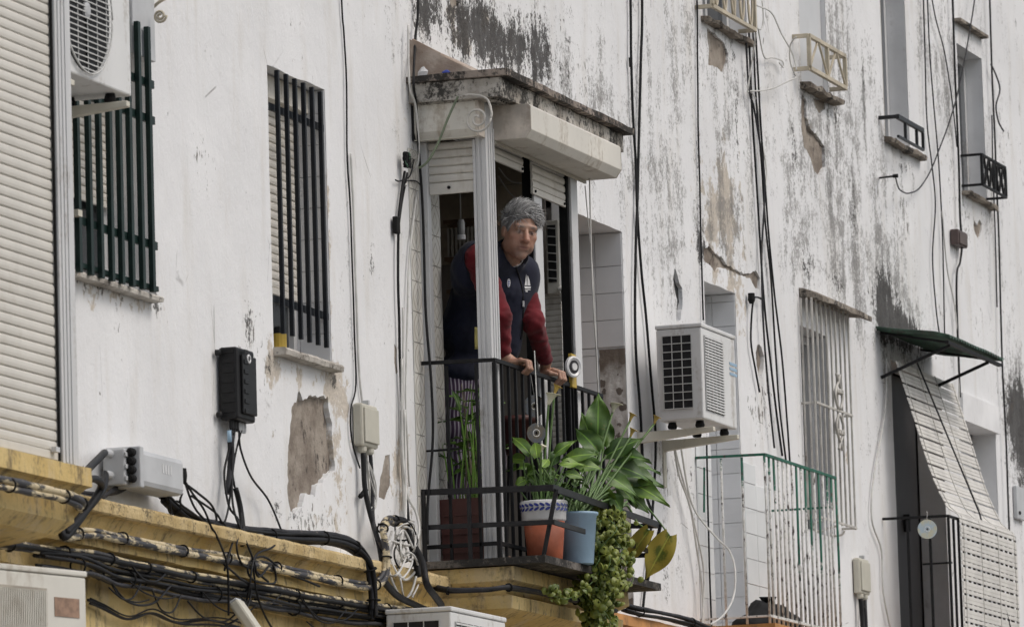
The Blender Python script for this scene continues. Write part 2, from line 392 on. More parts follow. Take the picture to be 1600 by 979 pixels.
# foliage
def leafmat(name, a, b, edge=None, veins=True, trans=.12, rough=.4):
    g = G(name); p = g.pos()
    c = g.mix(g.ss(g.noise(p, 11, 5), .35, .65), a, b)
    c = g.mix(g.math('MULTIPLY', g.rnd(), .5), c, tuple(q*.55 for q in a))
    if edge: c = g.mix(g.ss(g.math('ADD', g.noise(p, 13, 6, .65), g.math('MULTIPLY', g.attr('edge'), .38)), .52, .68), c, edge)
    if veins:
        rb = g.attr('rib'); c = g.mix(g.ss(rb, .10, .02, 0, .55), c, tuple(min(1, q*2.6) for q in b))
        c = g.mix(g.ss(g.noise(p, 34, 5, .7), .62, .70, 0, .5), c, (.20,.15,.05))
    g.set(Base_Color=c, Roughness=rough); g.p.inputs['Transmission Weight'].default_value = 0
    g.p.inputs['Subsurface Weight'].default_value = trans; g.p.inputs['Subsurface Radius'].default_value = (.01,.02,.005); g.p.inputs['Subsurface Scale'].default_value = .05
    g.bump(g.noise(p, 40, 3), .15, .004)
    return g.m
M['leaf'] = leafmat('calla_leaf', (.070,.15,.016), (.165,.27,.032), rough=.5)
M['leaf_dark'] = leafmat('dark_leaf', (.042,.10,.014), (.10,.19,.025), rough=.5)
M['creep'] = leafmat('creeper_leaf', (.13,.165,.022), (.26,.29,.05), rough=.5, veins=False)
M['creep2'] = leafmat('creeper_leaf_dark', (.075,.115,.018), (.15,.19,.032), rough=.5, veins=False)
M['leaf_yellow'] = leafmat('yellowing_leaf', (.17,.23,.04), (.30,.31,.06), (.50,.40,.07))
M['stem'] = mat('green_stem', (.11,.19,.055), .5, 0, .25, 12)
M['dry_stem'] = mat('dry_stem', (.20,.17,.11), .7, 0, .3, 12)
M['petal'] = mat('cream_petal', (.70,.68,.52), .5, 0, .12, 20)
M['petal_old'] = mat('faded_ochre_petal', (.55,.38,.09), .6, 0, .3, 25)
M['asphalt'] = mat('asphalt', (.05,.05,.052), .9, 0, .25, 2, bmp=.5, bscale=120)
M['paving'] = mat('concrete_paving', (.28,.27,.25), .9, 0, .2, 3, .4, (.12,.11,.10), 2, .55, .3, 60)
# ---------------------------------------------------------------- ground
o = MB().quad((-300,-300,0),(300,-300,0),(300,300,0),(-300,300,0)).build('ground', M['asphalt']); tag(o, kind='structure')
o = MB().box(-40, 90, .12, 5.5, .004, .14).build('pavement', M['paving']); tag(o, kind='structure')  # out of view; made wide to bounce light up onto the facade

# ---------------------------------------------------------------- the apartment building
building = thing('apartment_building', V(31, 0, 0), 'long white apartment block with mould-streaked peeling limewash and yellow cornice', 'building')
# openings: X0, X1, Z0, Z1, depth of the reveal
def opening(px_r, py_r, width, z0, z1, depth):
    x1 = PX(px_r, py_r); return (x1 - width, x1, z0, z1, depth)
OP = {
 'w1': opening(239, 300, 1.30, 5.165, 6.43, .26),
 'w2': opening(510, 250, .76, 5.112, 6.41, .21),
 'bay': (27.98, 29.93, 4.29, 6.46, .05),
 'd2': opening(976, 500, 1.00, 4.29, 6.33, .25),
 'd3': opening(1157, 700, .62, 4.29, 6.25, .19),
 'w4': opening(1296, 600, .62, 5.0, 6.22, .16),
 'd4': opening(1478, 800, 1.25, 4.29, 6.24, .17),
 'w8': opening(1556, 700, .95, 4.29, PZ(1556, 640), .16),
 'w5b': opening(1166, 20, .9, PZ(1160, 62), PZ(1160, 62)+1.3, .15),
 'w5': opening(1291, 60, .60, PZ(1291, 152), PZ(1291, 152)+1.35, .10),
 'w6': opening(1418, 130, .62, PZ(1418, 234), PZ(1418, 234)+1.28, .17),
 'w7': opening(1538, 200, .68, PZ(1538, 316), PZ(1537, 94), .16),
}
def cr(ox, oy, s, pts): return [(ox + x/s, oy + y/s) for x, y in pts]
PATCH = {                                                            # where the plaster skin has come away: outline in sight lines onto the wall, depth
 'a': ([(468,612),(474,624),(484,617),(512,620),(516,645),(519,680),(523,735),(505,748),(497,757),(491,776),(479,770),(473,786),(462,802),(454,800),(449,772),(450,720),(452,680),(456,640),(462,628)], .036),
 'b': (cr(970,0,2.967,[(400,130),(440,160),(480,200),(500,255),(495,290),(470,338),(440,310),(405,300),(408,220),(400,170)]), .02),
 'c': (cr(970,0,2.967,[(840,430),(862,470),(862,545),(880,600),(905,620),(945,680),(948,770),(925,820),(895,790),(880,730),(850,680),(838,600),(836,500)]), .025),
 'c2': (cr(970,0,2.967,[(892,452),(950,470),(948,505),(925,528),(902,505)]), .015),
 'd': (cr(970,300,2.967,[(385,262),(410,252),(440,285),(470,305),(495,340),(560,375),(600,378),(625,362),(645,400),(640,455),(622,440),(600,402),(540,382),(480,352),(455,352),(438,378),(420,345),(385,316)]), .02),
 'e': (cr(970,300,2.967,[(248,350),(262,385),(270,420),(286,450),(284,540),(276,598),(258,598),(262,500),(250,460),(243,400)]), .030),
 'f': (cr(970,300,2.967,[(636,702),(652,715),(664,760),(662,820),(654,856),(640,852),(630,800),(626,745)]), .035),
 'g': (cr(1240,300,2.967,[(836,128),(850,150),(862,124),(874,150),(868,190),(856,222),(844,195),(834,160)]), .015),
 'h': (cr(380,0,2.967,[(958,-30),(1008,-30),(1000,18),(978,42),(962,20)]), .02),
 'i': (cr(380,640,2.8875,[(640,205),(660,200),(664,330),(640,400),(612,395),(618,320)]), .005),
 'j': (cr(380,300,2.967,[(700,700),(712,730),(716,830),(708,850),(700,780)]), .004),
}
def ragged(poly, step=.016, amp=.018, seed=1):
    pts = [P(x, y) for x, y in poly]; out = []
    for i, a in enumerate(pts):
        b = pts[(i+1) % len(pts)]; n = max(1, int((b-a).length/step))
        for k in range(n):
            q = a.lerp(b, k/n)
            j = mnoise.noise_vector(q*19 + Vector((seed, 0, 0)))*amp + mnoise.noise_vector(q*61)*amp*.55
            out.append(Vector((q.x + j.x, q.z + j.z)))
    return out
WX0, WX1, WZ0, WZ1 = 16., 46., 3.9, 10.6
loops = []
for k, (a, b, c, d, dep) in OP.items():
    n = 14; L = []
    for (p, q) in (((a,c),(b,c)), ((b,c),(b,d)), ((b,d),(a,d)), ((a,d),(a,c))):
        m = max(3, int((Vector(q)-Vector(p)).length/.06))
        for i in range(m):
            s = Vector(p).lerp(Vector(q), i/m)
            if 0 < i: s = s + Vector((mnoise.noise(Vector((s.x*6, 0, s.y*6)))*.006, mnoise.noise(Vector((s.x*6, 4, s.y*6)))*.006))   # worn arrises
            L.append(s)
    loops.append(L)
ploops = {k: ragged(v[0], seed=i*3.1, **({'amp': .009, 'step': .014} if k in 'cefgdbij' or k == 'c2' else {})) for i, (k, v) in enumerate(PATCH.items())}
loops += list(ploops.values())
def inside(p, L):
    c = False; n = len(L); j = n-1
    for i in range(n):
        if (L[i].y > p.y) != (L[j].y > p.y) and p.x < (L[j].x-L[i].x)*(p.y-L[i].y)/(L[j].y-L[i].y) + L[i].x: c = not c
        j = i
    return c
pts = [Vector((WX0,WZ0)), Vector((WX1,WZ0)), Vector((WX1,WZ1)), Vector((WX0,WZ1))]; edges = [(0,1),(1,2),(2,3),(3,0)]
for L in loops:
    b = len(pts); pts += L; edges += [(b+i, b+(i+1) % len(L)) for i in range(len(L))]
bbs = [(min(q.x for q in L)-.02, max(q.x for q in L)+.02, min(q.y for q in L)-.02, max(q.y for q in L)+.02) for L in loops]
def in_hole(p, grow=True):
    for L, bb in zip(loops, bbs):
        if bb[0] < p.x < bb[1] and bb[2] < p.y < bb[3] and inside(p, L): return True
    return False
x = WX0 + .3
while x < WX1 - .1:
    st = .075 if 21.5 < x < 42 else .4
    z = WZ0 + .1
    while z < WZ1 - .1:
        q = Vector((x + random.uniform(-.02,.02), z + random.uniform(-.02,.02)))
        if not in_hole(q): pts.append(q)
        z += .075 if st < .1 else .4
    x += st
cv, ce, cf, _, _, _ = delaunay_2d_cdt(pts, edges, [], 0, 1e-5)
keep = []
for f in cf:
    c = sum((cv[i] for i in f), Vector((0,0)))/len(f)
    if not in_hole(c): keep.append(tuple(f))
wv = [Vector((q.x, 0, q.y)) for q in cv]
on_edge = set()
wall = MB(); wall.v = wv; wall.f = keep
nb = len(wall.v)
# rims of the fallen patches, and the bare render behind them
me = bpy.data.meshes.new('wall')
rv = list(wall.v); rf = list(keep)
for k, L in ploops.items():
    dep = PATCH[k][1]; b = len(rv)
    for q in L: rv.append(Vector((q.x, 0, q.y)))
    for q in L: rv.append(Vector((q.x, dep + .006, q.y)))
    n = len(L); rf += [(b+i, b+(i+1) % n, b+n+(i+1) % n, b+n+i) for i in range(n)]
me.from_pydata([p - Vector((31, 0, 0)) for p in rv], [], rf)
BL = {'mould': [ (745,50,80,60,.55),(805,70,60,50,.52),(865,55,34,90,.45),(690,20,30,40,.5),(930,60,12,90,.4),(470,582,45,7,.5),(440,590,5,30,.5),(522,590,5,30,.5),(1412,258,18,12,.5),(1526,332,14,14,.5),(1128,76,20,10,.5),(1300,172,10,20,.5),(1100,620,6,90,.35),(1180,120,8,120,.45),(1345,120,14,120,.4),(1010,120,10,120,.4),(655,20,10,60,.5),(600,520,5,200,.25),(1425,700,8,200,.2),(1320,700,5,60,.6),(635,130,10,90,.55),(640,480,8,120,.30),(582,405,9,14,.75),(570,425,16,18,.5),(553,480,5,50,.35),(334,75,7,45,.55),
   (389,500,8,45,.42),(420,590,7,70,.55),(432,700,10,90,.35),(480,808,55,14,.5),(640,830,14,70,.55),(605,800,18,40,.35),(165,440,60,9,.62),(243,472,5,20,.5),(170,455,55,18,.3),
   (1388,470,22,50,.95),(1415,512,42,22,.75),(1265,425,14,42,.60),(1303,435,16,32,.55),(1276,85,14,60,.45),(1300,200,24,110,.33),(1152,230,6,130,.55),(1089,230,6,160,.5),(1335,320,12,140,.30),
   (1100,385,30,22,.42),(1170,430,20,20,.5),(1042,890,14,60,.55),(1084,850,6,90,.75),(1078,700,4,60,.4),(1596,690,14,70,1.25),(1585,620,14,60,.5),(1492,480,3,200,.5),(1500,300,6,20,.4),
   (1240,210,5,120,.5),(1225,420,4,150,.3),(985,150,6,130,.35),(1010,500,5,300,.2),(1440,40,10,40,.3),(1560,400,6,200,.25),(1345,700,8,60,.3),(1395,250,20,60,.3),(640,600,6,60,.35),(1030,100,8,100,.3),(1055,300,8,120,.28),(1590,60,14,80,.3)],
   'grey': [(760,60,140,90,.95),(880,120,60,140,.8),(1080,120,60,180,.95),(1160,200,50,200,.7),(1290,120,40,140,1.1),(1330,220,50,220,1.0),(1400,300,30,200,.6),(1500,200,60,200,.6),(1570,400,40,300,.6),(1000,200,30,220,.85),(1040,300,30,180,.7),
   (1280,390,50,70,.95),(1400,480,50,60,1.1),(1100,560,40,160,.3),(1060,830,40,120,.6),(640,250,14,260,.8),(560,450,30,120,.4),(420,650,30,140,.6),(1380,600,20,200,.4),(1590,680,16,120,1.2),(165,450,60,20,.5),(1150,370,50,50,.7),(1450,60,30,80,.6),(1540,40,40,60,.5),(940,140,20,120,.6),(690,10,40,40,.7),(545,300,6,300,.5),(330,90,10,70,.6),(1240,300,20,200,.6),(610,300,12,300,.35),(1345,560,10,200,.4)],
 'bare': [(1130,330,40,80,.55),(1120,250,24,160,.35),(1160,480,10,40,.55),(1010,250,10,100,.3),(640,150,14,60,.6),(490,600,40,22,.45),(530,700,22,110,.45),(628,740,18,70,.65),(712,35,18,50,.7),(760,30,30,40,.4),(1268,210,20,50,.45),
   (165,455,70,28,.42),(425,600,10,100,.45),(500,800,40,25,.35),(1085,830,6,90,.5),(1145,620,14,120,.4),(565,440,20,80,.25),(470,590,50,14,.5),(1465,320,10,60,.3),(1325,700,6,60,.5),(430,300,6,200,.3),(512,350,6,200,.45)]}
for key, bl in BL.items():
    at = me.attributes.new(key, 'FLOAT', 'POINT')
    X = np.array([p.x for p in rv]); Z = np.array([p.z for p in rv]); acc = np.zeros(len(rv))
    for (px, py, rx, ry, s) in bl:
        c = P(px, py); ex = abs(PX(px+rx, py) - c.x); ez = abs(PZ(px, py+ry) - c.z)
        dz = Z - c.z; up = np.where(dz > 0, ez, ez*1.25)
        acc = np.maximum(acc, 0) + s*np.exp(-((X-c.x)/ex)**2*.8 - (dz/up)**2*.8)
    jag = np.array([mnoise.noise(Vector((p.x*2.1, 0, p.z*.9)))*.9 + mnoise.noise(Vector((p.x*6, 3, p.z*2.2)))*.6 for p in rv])
    acc = acc*np.clip(1 + jag*.75, .15, 1.7)
    at.data.foreach_set('value', np.minimum(acc, 1.3).astype(np.float32))
me.materials.append(M['wall'])
bm = bmesh.new(); bm.from_mesh(me)
for f in bm.faces:                                                   # the outer skin faces the street
    f.normal_update()
    if abs(f.normal.y) > .9 and f.normal.y > 0: f.normal_flip()
bm.to_mesh(me); bm.free()
w = bpy.data.objects.new('wall', me); link(w, building, Vector((31, 0, 0)))
for k, L in ploops.items():
    dep = PATCH[k][1]; xs = [q.x for q in L]; zs = [q.y for q in L]; pp = list(L); ee = [(i, (i+1) % len(L)) for i in range(len(L))]
    z = min(zs)
    while z < max(zs):
        x = min(xs)
        while x < max(xs):
            q = Vector((x + random.uniform(-.01,.01), z + random.uniform(-.01,.01)))
            if inside(q, L): pp.append(q)
            x += .035
        z += .035
    v2, _, f2, _, _, _ = delaunay_2d_cdt(pp, ee, [], 0, 1e-5)
    mb = MB(); mb.v = [Vector((q.x, dep + min(.0, -dep*.25) + mnoise.noise(Vector((q.x*7, 1, q.y*7)))*min(.010, dep*.45) + mnoise.noise(Vector((q.x*31, 1, q.y*31)))*min(.005, dep*.2), q.y)) for q in v2]
    mb.f = [tuple(f) for f in f2 if inside(sum((v2[i] for i in f), Vector((0,0)))/len(f), L)]
    mb.build('bare_patch', M['hole_shade'] if k == 'e' else M['render'], building, smooth=True)  # the slit hole gets a black backing in place of deep shade
# end walls, back and roof of the block
MB().box(WX0, WX0+.25, -9, -.01, 0, WZ1).build('end_wall', M['painted_white'], building)
MB().box(WX1-.25, WX1, -9, -.01, 0, WZ1).build('end_wall', M['painted_white'], building)
MB().box(WX0, WX1, -9.2, -9.01, 0, WZ1).build('rear_wall', M['painted_white'], building)
MB().box(WX0-.2, WX1+.2, -9.4, .25, WZ1+.01, WZ1+.25).build('roof', M['canopy'], building)
MB().box(WX0, WX1, -9, -.3, 4.02, 4.2).build('floor_slab', M['dark_room'], building)
MB().box(WX0, WX1, -9, -.3, 6.95, 7.15).build('floor_slab', M['dark_room'], building)
# the yellow ground floor and its moulded cornice
MB().box(WX0, WX1, -.25, .015, 0, 3.895).build('ground_floor_wall', M['yellow'], building)
ZC = 4.20
CP = [(0,0),(.128,.004),(.132,-.05),(.100,-.058),(.085,-.075),(.062,-.115),(.062,-.135),(.092,-.142),(.094,-.188),(.055,-.20),(.030,-.25),(.030,-.305),(-.02,-.305),(-.02,0)]
mb = MB().sweepx([(a, ZC + b) for a, b in CP], 16.2, 29.9, 160); mb.jitter(.004, 6)
co = mb.build('cornice', M['yellow'], building)
mb = MB().sweepx([(0,ZC+.004),(.06,ZC+.010),(.132,ZC+.008),(.139,ZC-.004),(.138,ZC-.046),(.130,ZC-.053),(.0,ZC-.053)], 16.2, 29.9, 420).jitter(.003, 7).jitter(.0025, 33)
mb.build('cornice_ledge', M['ledge_cream'], building)
mb = MB().sweepx([(a, ZC + .015 + b) for a, b in CP], 29.95, 45.8, 160); mb.jitter(.004, 6)
mb.build('cornice', M['orange'], building)

# reveals of the openings (jambs, head, foot)
def reveal(k, mt, foot=True, inner=None):
    a, b, c, d, dep = OP[k]; t = .03; mb = MB(); e = .0015
    mb.box(b+e, b+t, -dep, -.002, c-t, d+t); mb.box(a-t, a-e, -dep, -.002, c-t, d+t); mb.box(a-t, b+t, -dep, -.002, d+e, d+t)
    if foot: mb.box(a-t, b+t, -dep, -.002, c-t, c-e)
    o = mb.build('window_reveal' if k[0] == 'w' else 'door_reveal', mt, building); return o
REV = {k: reveal(k, M['painted_white']) for k in OP}
# dim rooms behind the open balcony doors
def room(x0, x1, z0, z1, o0, o1, mt):
    mb = MB(); t = .02
    mb.box(x0, x1, o1-t, o1, z0, z1); mb.box(x0-t, x0, o1, o0, z0, z1); mb.box(x1, x1+t, o1, o0, z0, z1)
    mb.box(x0, x1, o1, o0, z1, z1+t); mb.box(x0, x1, o1, o0, z0-t, z0)
    return mb.build('room_shell', mt, building)
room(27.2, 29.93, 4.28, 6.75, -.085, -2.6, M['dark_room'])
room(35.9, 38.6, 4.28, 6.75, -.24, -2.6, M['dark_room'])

# balcony slabs: stepped mouldings round three sides
def slab(name, x0, x1, rings, mt, parent, sub=10):
    mb = MB(); b = 0; m = None
    for (ins, oo, z) in rings:
        ring = []
        a, c = x0 + ins, x1 - ins
        seq = [(a, 0.)] + [(a, oo*i/4) for i in range(1, 4)] + [(a + (c-a)*i/sub, oo) for i in range(sub+1)] + [(c, oo*(4-i)/4) for i in range(1, 4)] + [(c, 0.)]
        m = len(seq)
        for (xx, o_) in seq: mb.v.append(V(xx, o_, z))
    nr = len(rings)
    for i in range(nr-1):
        for j in range(m-1): mb.f.append((i*m+j, i*m+j+1, (i+1)*m+j+1, (i+1)*m+j))
    mb.f.append(tuple(range(m))); mb.f.append(tuple((nr-1)*m+j for j in range(m)))
    mb.jitter(.004, 5)
    return mb.build(name, mt, parent)
slab('balcony_slab', 27.58, 29.42, [(0,.46,4.243),(0,.465,4.175),(.03,.43,4.155),(.06,.40,4.14),(.06,.40,4.118),(.03,.44,4.105),(.03,.435,4.045),(.06,.40,4.03),(.16,.14,3.93),(.2,.05,3.91)], M['yellow'], building)
mb = MB().box(27.55, 29.44, 0.004, .63, 4.247, 4.283).jitter(.003, 4); mb.build('balcony_floor', M['ledge_dark'], building)
slab('balcony_slab', 19.6, PX(136, 733, .5), [(0,.52,4.215),(0,.52,4.14),(.02,.50,4.13),(.05,.46,4.09),(.05,.46,4.0),(.10,.40,3.95),(.2,.15,3.90)], M['yellow'], building)
slab('balcony_slab', 32.12, 33.95, [(0,.46,4.27),(0,.46,4.19),(.04,.42,4.16),(.04,.42,4.10),(.2,.1,3.95)], M['orange'], building)
slab('balcony_slab', 36.1, 38.1, [(0,.47,4.27),(0,.47,4.19),(.04,.42,4.16),(.04,.42,4.10),(.2,.1,3.95)], M['orange'], building)
# ---------------------------------------------------------------- windows, shutters, tiled jambs
def slat_mesh(mt, length, pitch, bulge=.009):
    mb = MB(); prof = [(0,-pitch*.5+.001),(bulge*.75,-pitch*.36),(bulge,-pitch*.05),(bulge*.8,pitch*.30),(bulge*.25,pitch*.45),(0,pitch*.5-.001),(-.004,pitch*.49),(-.004,-pitch*.49)]
    mb.sweepx(prof, -length/2, length/2); me = mb.mesh('slat', mt, Vector((0,0,0)), False); return me
def shutter(parent, x0, x1, o, z0, z1, pitch, mt, bulge=.009, end_bar=True, turned=False):
    L = x1 - x0; me = slat_mesh(mt, L, pitch, bulge); z = z0 + (pitch*.8 if end_bar else 0) + pitch*.5
    while z < z1:
        piece('slat', me, parent, V((x0+x1)/2, o + random.uniform(-.001,.001), z)); z += pitch
    if end_bar: MB().box(x0, x1, o-.006, o+.010, z0, z0+pitch*.8).build('end_bar', mt, parent, bev=.003)
def shutter_side(parent, X, o0, o1, z0, z1, pitch, mt, bar=.0, bulge=.008):      # a shutter in a cross plane, seen from the -X side
    me = slat_mesh(mt, o1-o0, pitch, bulge); z = z0 + bar + pitch*.5
    while z < z1:
        piece('slat', me, parent, V(X, (o0+o1)/2, z), rot=(0,0,-math.pi/2)); z += pitch
    if bar: MB().box(X-.010, X+.006, o0, o1, z0, z0+bar-.002).build('end_bar', mt, parent, bev=.003)
def tiles_cross(parent, X, o_edges, z_edges, mt, skip=lambda i,j: False, th=.006):     # tiles on a jamb that faces -X
    for i in range(len(o_edges)-1):
        for j in range(len(z_edges)-1):
            if skip(i, j): continue
            a, b = o_edges[i], o_edges[i+1]; c, d = z_edges[j], z_edges[j+1]
            me = box_mesh('tile', mt, th, (b-a)-.003, (d-c)-.003, .0012)
            piece('tile', me, parent, V(X - th/2 - .0015 + random.uniform(-.0012,.0004), (a+b)/2, (c+d)/2))
def tiles_wall(parent, o, x_edges, z_edges, mt, skip=lambda i,j: False, th=.006):      # tiles on the facade itself
    cache = {}
    for i in range(len(x_edges)-1):
        for j in range(len(z_edges)-1):
            if skip(i, j): continue
            a, b = x_edges[i], x_edges[i+1]; c, d = z_edges[j], z_edges[j+1]; key = (round(b-a,3), round(d-c,3))
            if key not in cache: cache[key] = box_mesh('tile', mt, (b-a)-.003, th, (d-c)-.003, .0012)
            piece('tile', cache[key], parent, V((a+b)/2, o + th/2 + random.uniform(-.0004,.0012), (c+d)/2))
def steps(a, b, s, start=None):
    r = [a]; v = (start if start is not None else a) + s
    while v < b - s*.25: r.append(v); v += s
    return r + [b]
def sill(parent, x0, x1, o1, z, h=.03, mt='sill'):
    mb = MB(); prof = [(-.02,z-h),(o1,z-h*.9),(o1+.004,z-h*.3),(o1-.004,z),(-.02,z+.006)]
    mb.sweepx(prof, x0, x1, 40).jitter(.0035 if mt == 'sill' else .011, 9).jitter(.002 if mt == 'sill' else .006, 25); return mb.build('sill', M[mt], parent)

def window(k, name, label, shut=None, frame_w=.05, glass=True, cat='window', group=None, mt='alu'):
    a, b, c, d, dep = OP[k]; t = thing(name, V((a+b)/2, -dep, c), label, cat, group); fo = -dep
    fr = MB(); w = frame_w
    for (x0, x1, z0, z1) in ((a+.002, a+w, c+.002, d-.002), (b-w, b-.002, c+.002, d-.002), (a+w, b-w, d-w, d-.002), (a+w, b-w, c+.002, c+w)):
        fr.box(x0, x1, fo+.002, fo+.045, z0, z1)
    fr.build('frame', M[mt], t)
    MB().box((a+b)/2-.02, (a+b)/2+.02, fo+.004, fo+.040, c+w, d-w).build('mullion', M[mt], t)
    if glass:
        MB().box(a+.01, (a+b)/2-.021, fo+.012, fo+.018, c+w*.6, d-w*.6).build('pane', M['glass'], t)
        MB().box((a+b)/2+.021, b-.01, fo+.012, fo+.018, c+w*.6, d-w*.6).build('pane', M['glass'], t)
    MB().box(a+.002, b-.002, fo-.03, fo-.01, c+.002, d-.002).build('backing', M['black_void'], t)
    return t
# left barred window
w1 = window('w1', 'barred_window', 'recessed window with cream roller shutter behind dark green bars', cat='window')
a, b, c, d, dep = OP['w1']
shutter(w1, a+.02, b-.012, -dep+.062, PZ(140, 318, -.2), d-.03, .037, M['slat'])
sill(w1, a-.03, PX(250, 466, .04), .055, 5.165, .026)
MB().box(PX(206, 40, .045), PX(241, 60, .045), .004, .05, PZ(240, 97, .045), 6.9).build('side_board', M['plastic_grey'], w1, bev=.004)
# second barred window
w2 = window('w2', 'barred_window', 'narrow window with half-drawn roller shutter behind six black bars', cat='window')
a, b, c, d, dep = OP['w2']
shutter(w2, a+.02, b-.012, -dep+.06, PZ(425, 462, -.17), PZ(420, 165, -.17), .040, M['slat'])
MB().box(a+.004, b-.004, -dep+.05, -dep+.13, PZ(420, 163, -.15), d-.004).build('shutter_box', M['boxp'], w2)
sill(w2, a-.01, PX(533, 572, .05), .06, 5.11, .036)
tiles_cross(REV['w2'], b, [-.21,-.15,-.001], steps(c+.002, d-.002, .148), M['tile_dull'])
t = thing('tin_can', V(PX(436, 520, -.10), -.10, 5.118), 'small yellow tin on the sill inside the narrow barred window', 'tin')
MB().lathe(ORG[t.name], [(.035,0),(.035,.10)], 14).build('can', M['yellow_plastic'], t); MB().lathe(ORG[t.name]+Vector((0,0,.101)), [(.034,0),(.026,.03),(.012,.035)], 14).build('lid', M['plastic_black'], t)

# the doorway beyond the glazed balcony: tiled jamb over rubble
a, b, c, d, dep = OP['d2']
tz = PZ(978, 541)
tiles_cross(REV['d2'], b, [-.25,-.155,-.002], steps(tz, d-.004, .146), M['tile'])
tiles_cross(REV['d2'], b, [-.25,-.155], steps(4.5, tz-.004, .146), M['tile'])
mb = MB()
nu, nv = 10, 46
for i in range(nv+1):
    for j in range(nu+1):
        q = V(b - .004 - .012*max(0, mnoise.noise(Vector((j*.7, i*.35, 3)))) - .010*mnoise.noise(Vector((j*1.9, i*.9, 9))), -.148 + .146*j/nu, 4.30 + (tz-4.31)*i/nv); mb.v.append(q)
for i in range(nv):
    for j in range(nu): mb.f.append((i*(nu+1)+j, i*(nu+1)+j+1, (i+1)*(nu+1)+j+1, (i+1)*(nu+1)+j))
g = G('broken_mortar'); p = g.pos(); vv = g.voro(g.map(p, (1,1,1)), 17, 'F1')
cc = g.mix(g.ss(g.noise(p, 9, 5), .4, .6), (.50,.48,.45), (.62,.60,.57)); cc = g.mix(g.ss(g.math('ADD', vv, g.math('MULTIPLY', g.noise(p, 11, 5, .6), 1.3)), .98, .90), cc, (.16,.135,.115))
cc = g.mix(g.ss(g.math('ADD', g.sep(p)[2], g.math('MULTIPLY', g.noise(p, 9, 5), .35)), 5.72, 5.80), cc, (.20,.165,.135))
g.set(Base_Color=cc, Roughness=.95); g.bump(g.noise(p, 30, 6, .7), .8, .012); M['mortar'] = g.m
mb.build('broken_mortar_patch', M['mortar'], REV['d2'], smooth=True)
t = thing('folded_door', V(b-.7, -dep, c), 'dark shut door deep in the tiled doorway beside the glazed balcony', 'door')
MB().box(a+.002, b-.002, -dep-.04, -dep-.004, c+.002, d-.002).build('leaf', M['wood'], t)
MB().box(b-.30, b-.26, -dep-.003, -dep+.03, c+.95, c+1.05).build('handle', M['iron'], t)

# tiled doorway of the green-railed balcony
a, b, c, d, dep = OP['d3']
tiles_cross(REV['d3'], b, [-.19,-.14,-.002], steps(c+.002, d-.004, .141, c-.06), M['tile'])
t = thing('door_leaf', V(a+.3, -dep, c), 'shut grey door in the tiled doorway of the green balcony', 'door')
MB().box(a+.002, b-.002, -dep-.04, -dep-.004, c+.002, d-.002).build('panel', M['white_panel'], t); MB().box(a+.05, a+.09, -dep-.003, -dep+.03, c+.95, c+1.05).build('handle', M['iron'], t)
tiles_wall(building, .001, [PX(1089,800), a-.004], steps(4.30, PZ(1095, 686), .145), M['tile'])
tiles_wall(building, .001, steps(b+.03, PX(1206,800), .235), steps(4.30, PZ(1180, 728), .145), M['tile'], skip=lambda i, j: i == 1 and j > 5)

# right-hand windows
w4 = window('w4', 'caged_window', 'small shut window inside the rusty cream grille cage', shut=None)
a, b, c, d, dep = OP['w4']
tiles_cross(REV['w4'], b, [-.16,-.10,-.001], steps(c+.002, d-.002, .148), M['tile_dull'])
w5b = window('w5b', 'upper_window', 'upper window partly cut off, behind scrolled cream iron basket')
w5 = thing('boarded_window', V(OP['w5'][0]+.3, -.1, OP['w5'][2]), 'upper window closed with a plain pale grey board', 'window')
a, b, c, d, dep = OP['w5']
MB().box(a+.002, b-.002, -.05, -.03, c+.002, d-.002).build('board', M['white_panel'], w5)
sill(w5, a-.04, b+.10, .07, c, .035, 'rust_slab')
sill(w5b, OP['w5b'][0]-.04, OP['w5b'][1]+.02, .05, OP['w5b'][2], .03, 'rust_slab')
w6 = window('w6', 'upper_window', 'tall upper window with ajar pale shutter leaf above black bar rail')
a, b, c, d, dep = OP['w6']
MB().box(a+.02, a+.34, -.115, -.085, c+.02, d-.15).build('shutter_leaf', mat('beige_blind', (.36,.33,.28), .7, 0, .15, 4, .3), w6, bev=.004)
MB().box(a+.02, b-.01, -.13, -.04, d-.14, d-.005).build('shutter_box', M['plastic_grey'], w6)
sill(w6, a-.03, b+.24, .05, c, .035, 'rust_slab')
w7 = window('w7', 'upper_window', 'far upper window with dark frame above black scroll rail')
a, b, c, d, dep = OP['w7']
sill(w7, a-.02, b+.10, .05, c, .03, 'rust_slab')
mb = MB().box(a-.06, b+.02, .002, .05, PZ(1500, 40), PZ(1500, 40)+.02).jitter(.002, 8); mb.build('lintel_ledge', M['rust_slab'], w7)
a, b, c, d, dep = OP['w8']
t = thing('balcony_door', V(a+.4, -dep, c), 'pale shut door at the far right of the facade', 'door')
MB().box(a+.002, b-.002, -dep-.04, -dep-.004, c+.002, d-.002).build('panel', M['white_panel'], t); MB().box(a+.05, a+.09, -dep-.003, -dep+.03, c+.95, c+1.05).build('handle', M['iron'], t)
MB().box(a-.02, b+.015, -dep+.01, .03, PZ(1540, 672), d+.012).build('lintel', M['painted_white'], building)
# doorway under the awning, filled by an even dark grey panel
a, b, c, d, dep = OP['d4']
t = thing('balcony_door', V(a+.3, -dep, c), 'dark grey panel filling the doorway under the green awning', 'door')
MB().box(a+.006, b-.006, -dep-.05, -dep-.01, c+.01, d-.01).build('leaf', mat('charcoal_panel', (.062,.062,.066), .6, 0, .15, 3), t); MB().box(b-.40, b-.37, -dep-.009, -dep+.03, c+.95, c+1.06).build('handle', M['iron'], t)

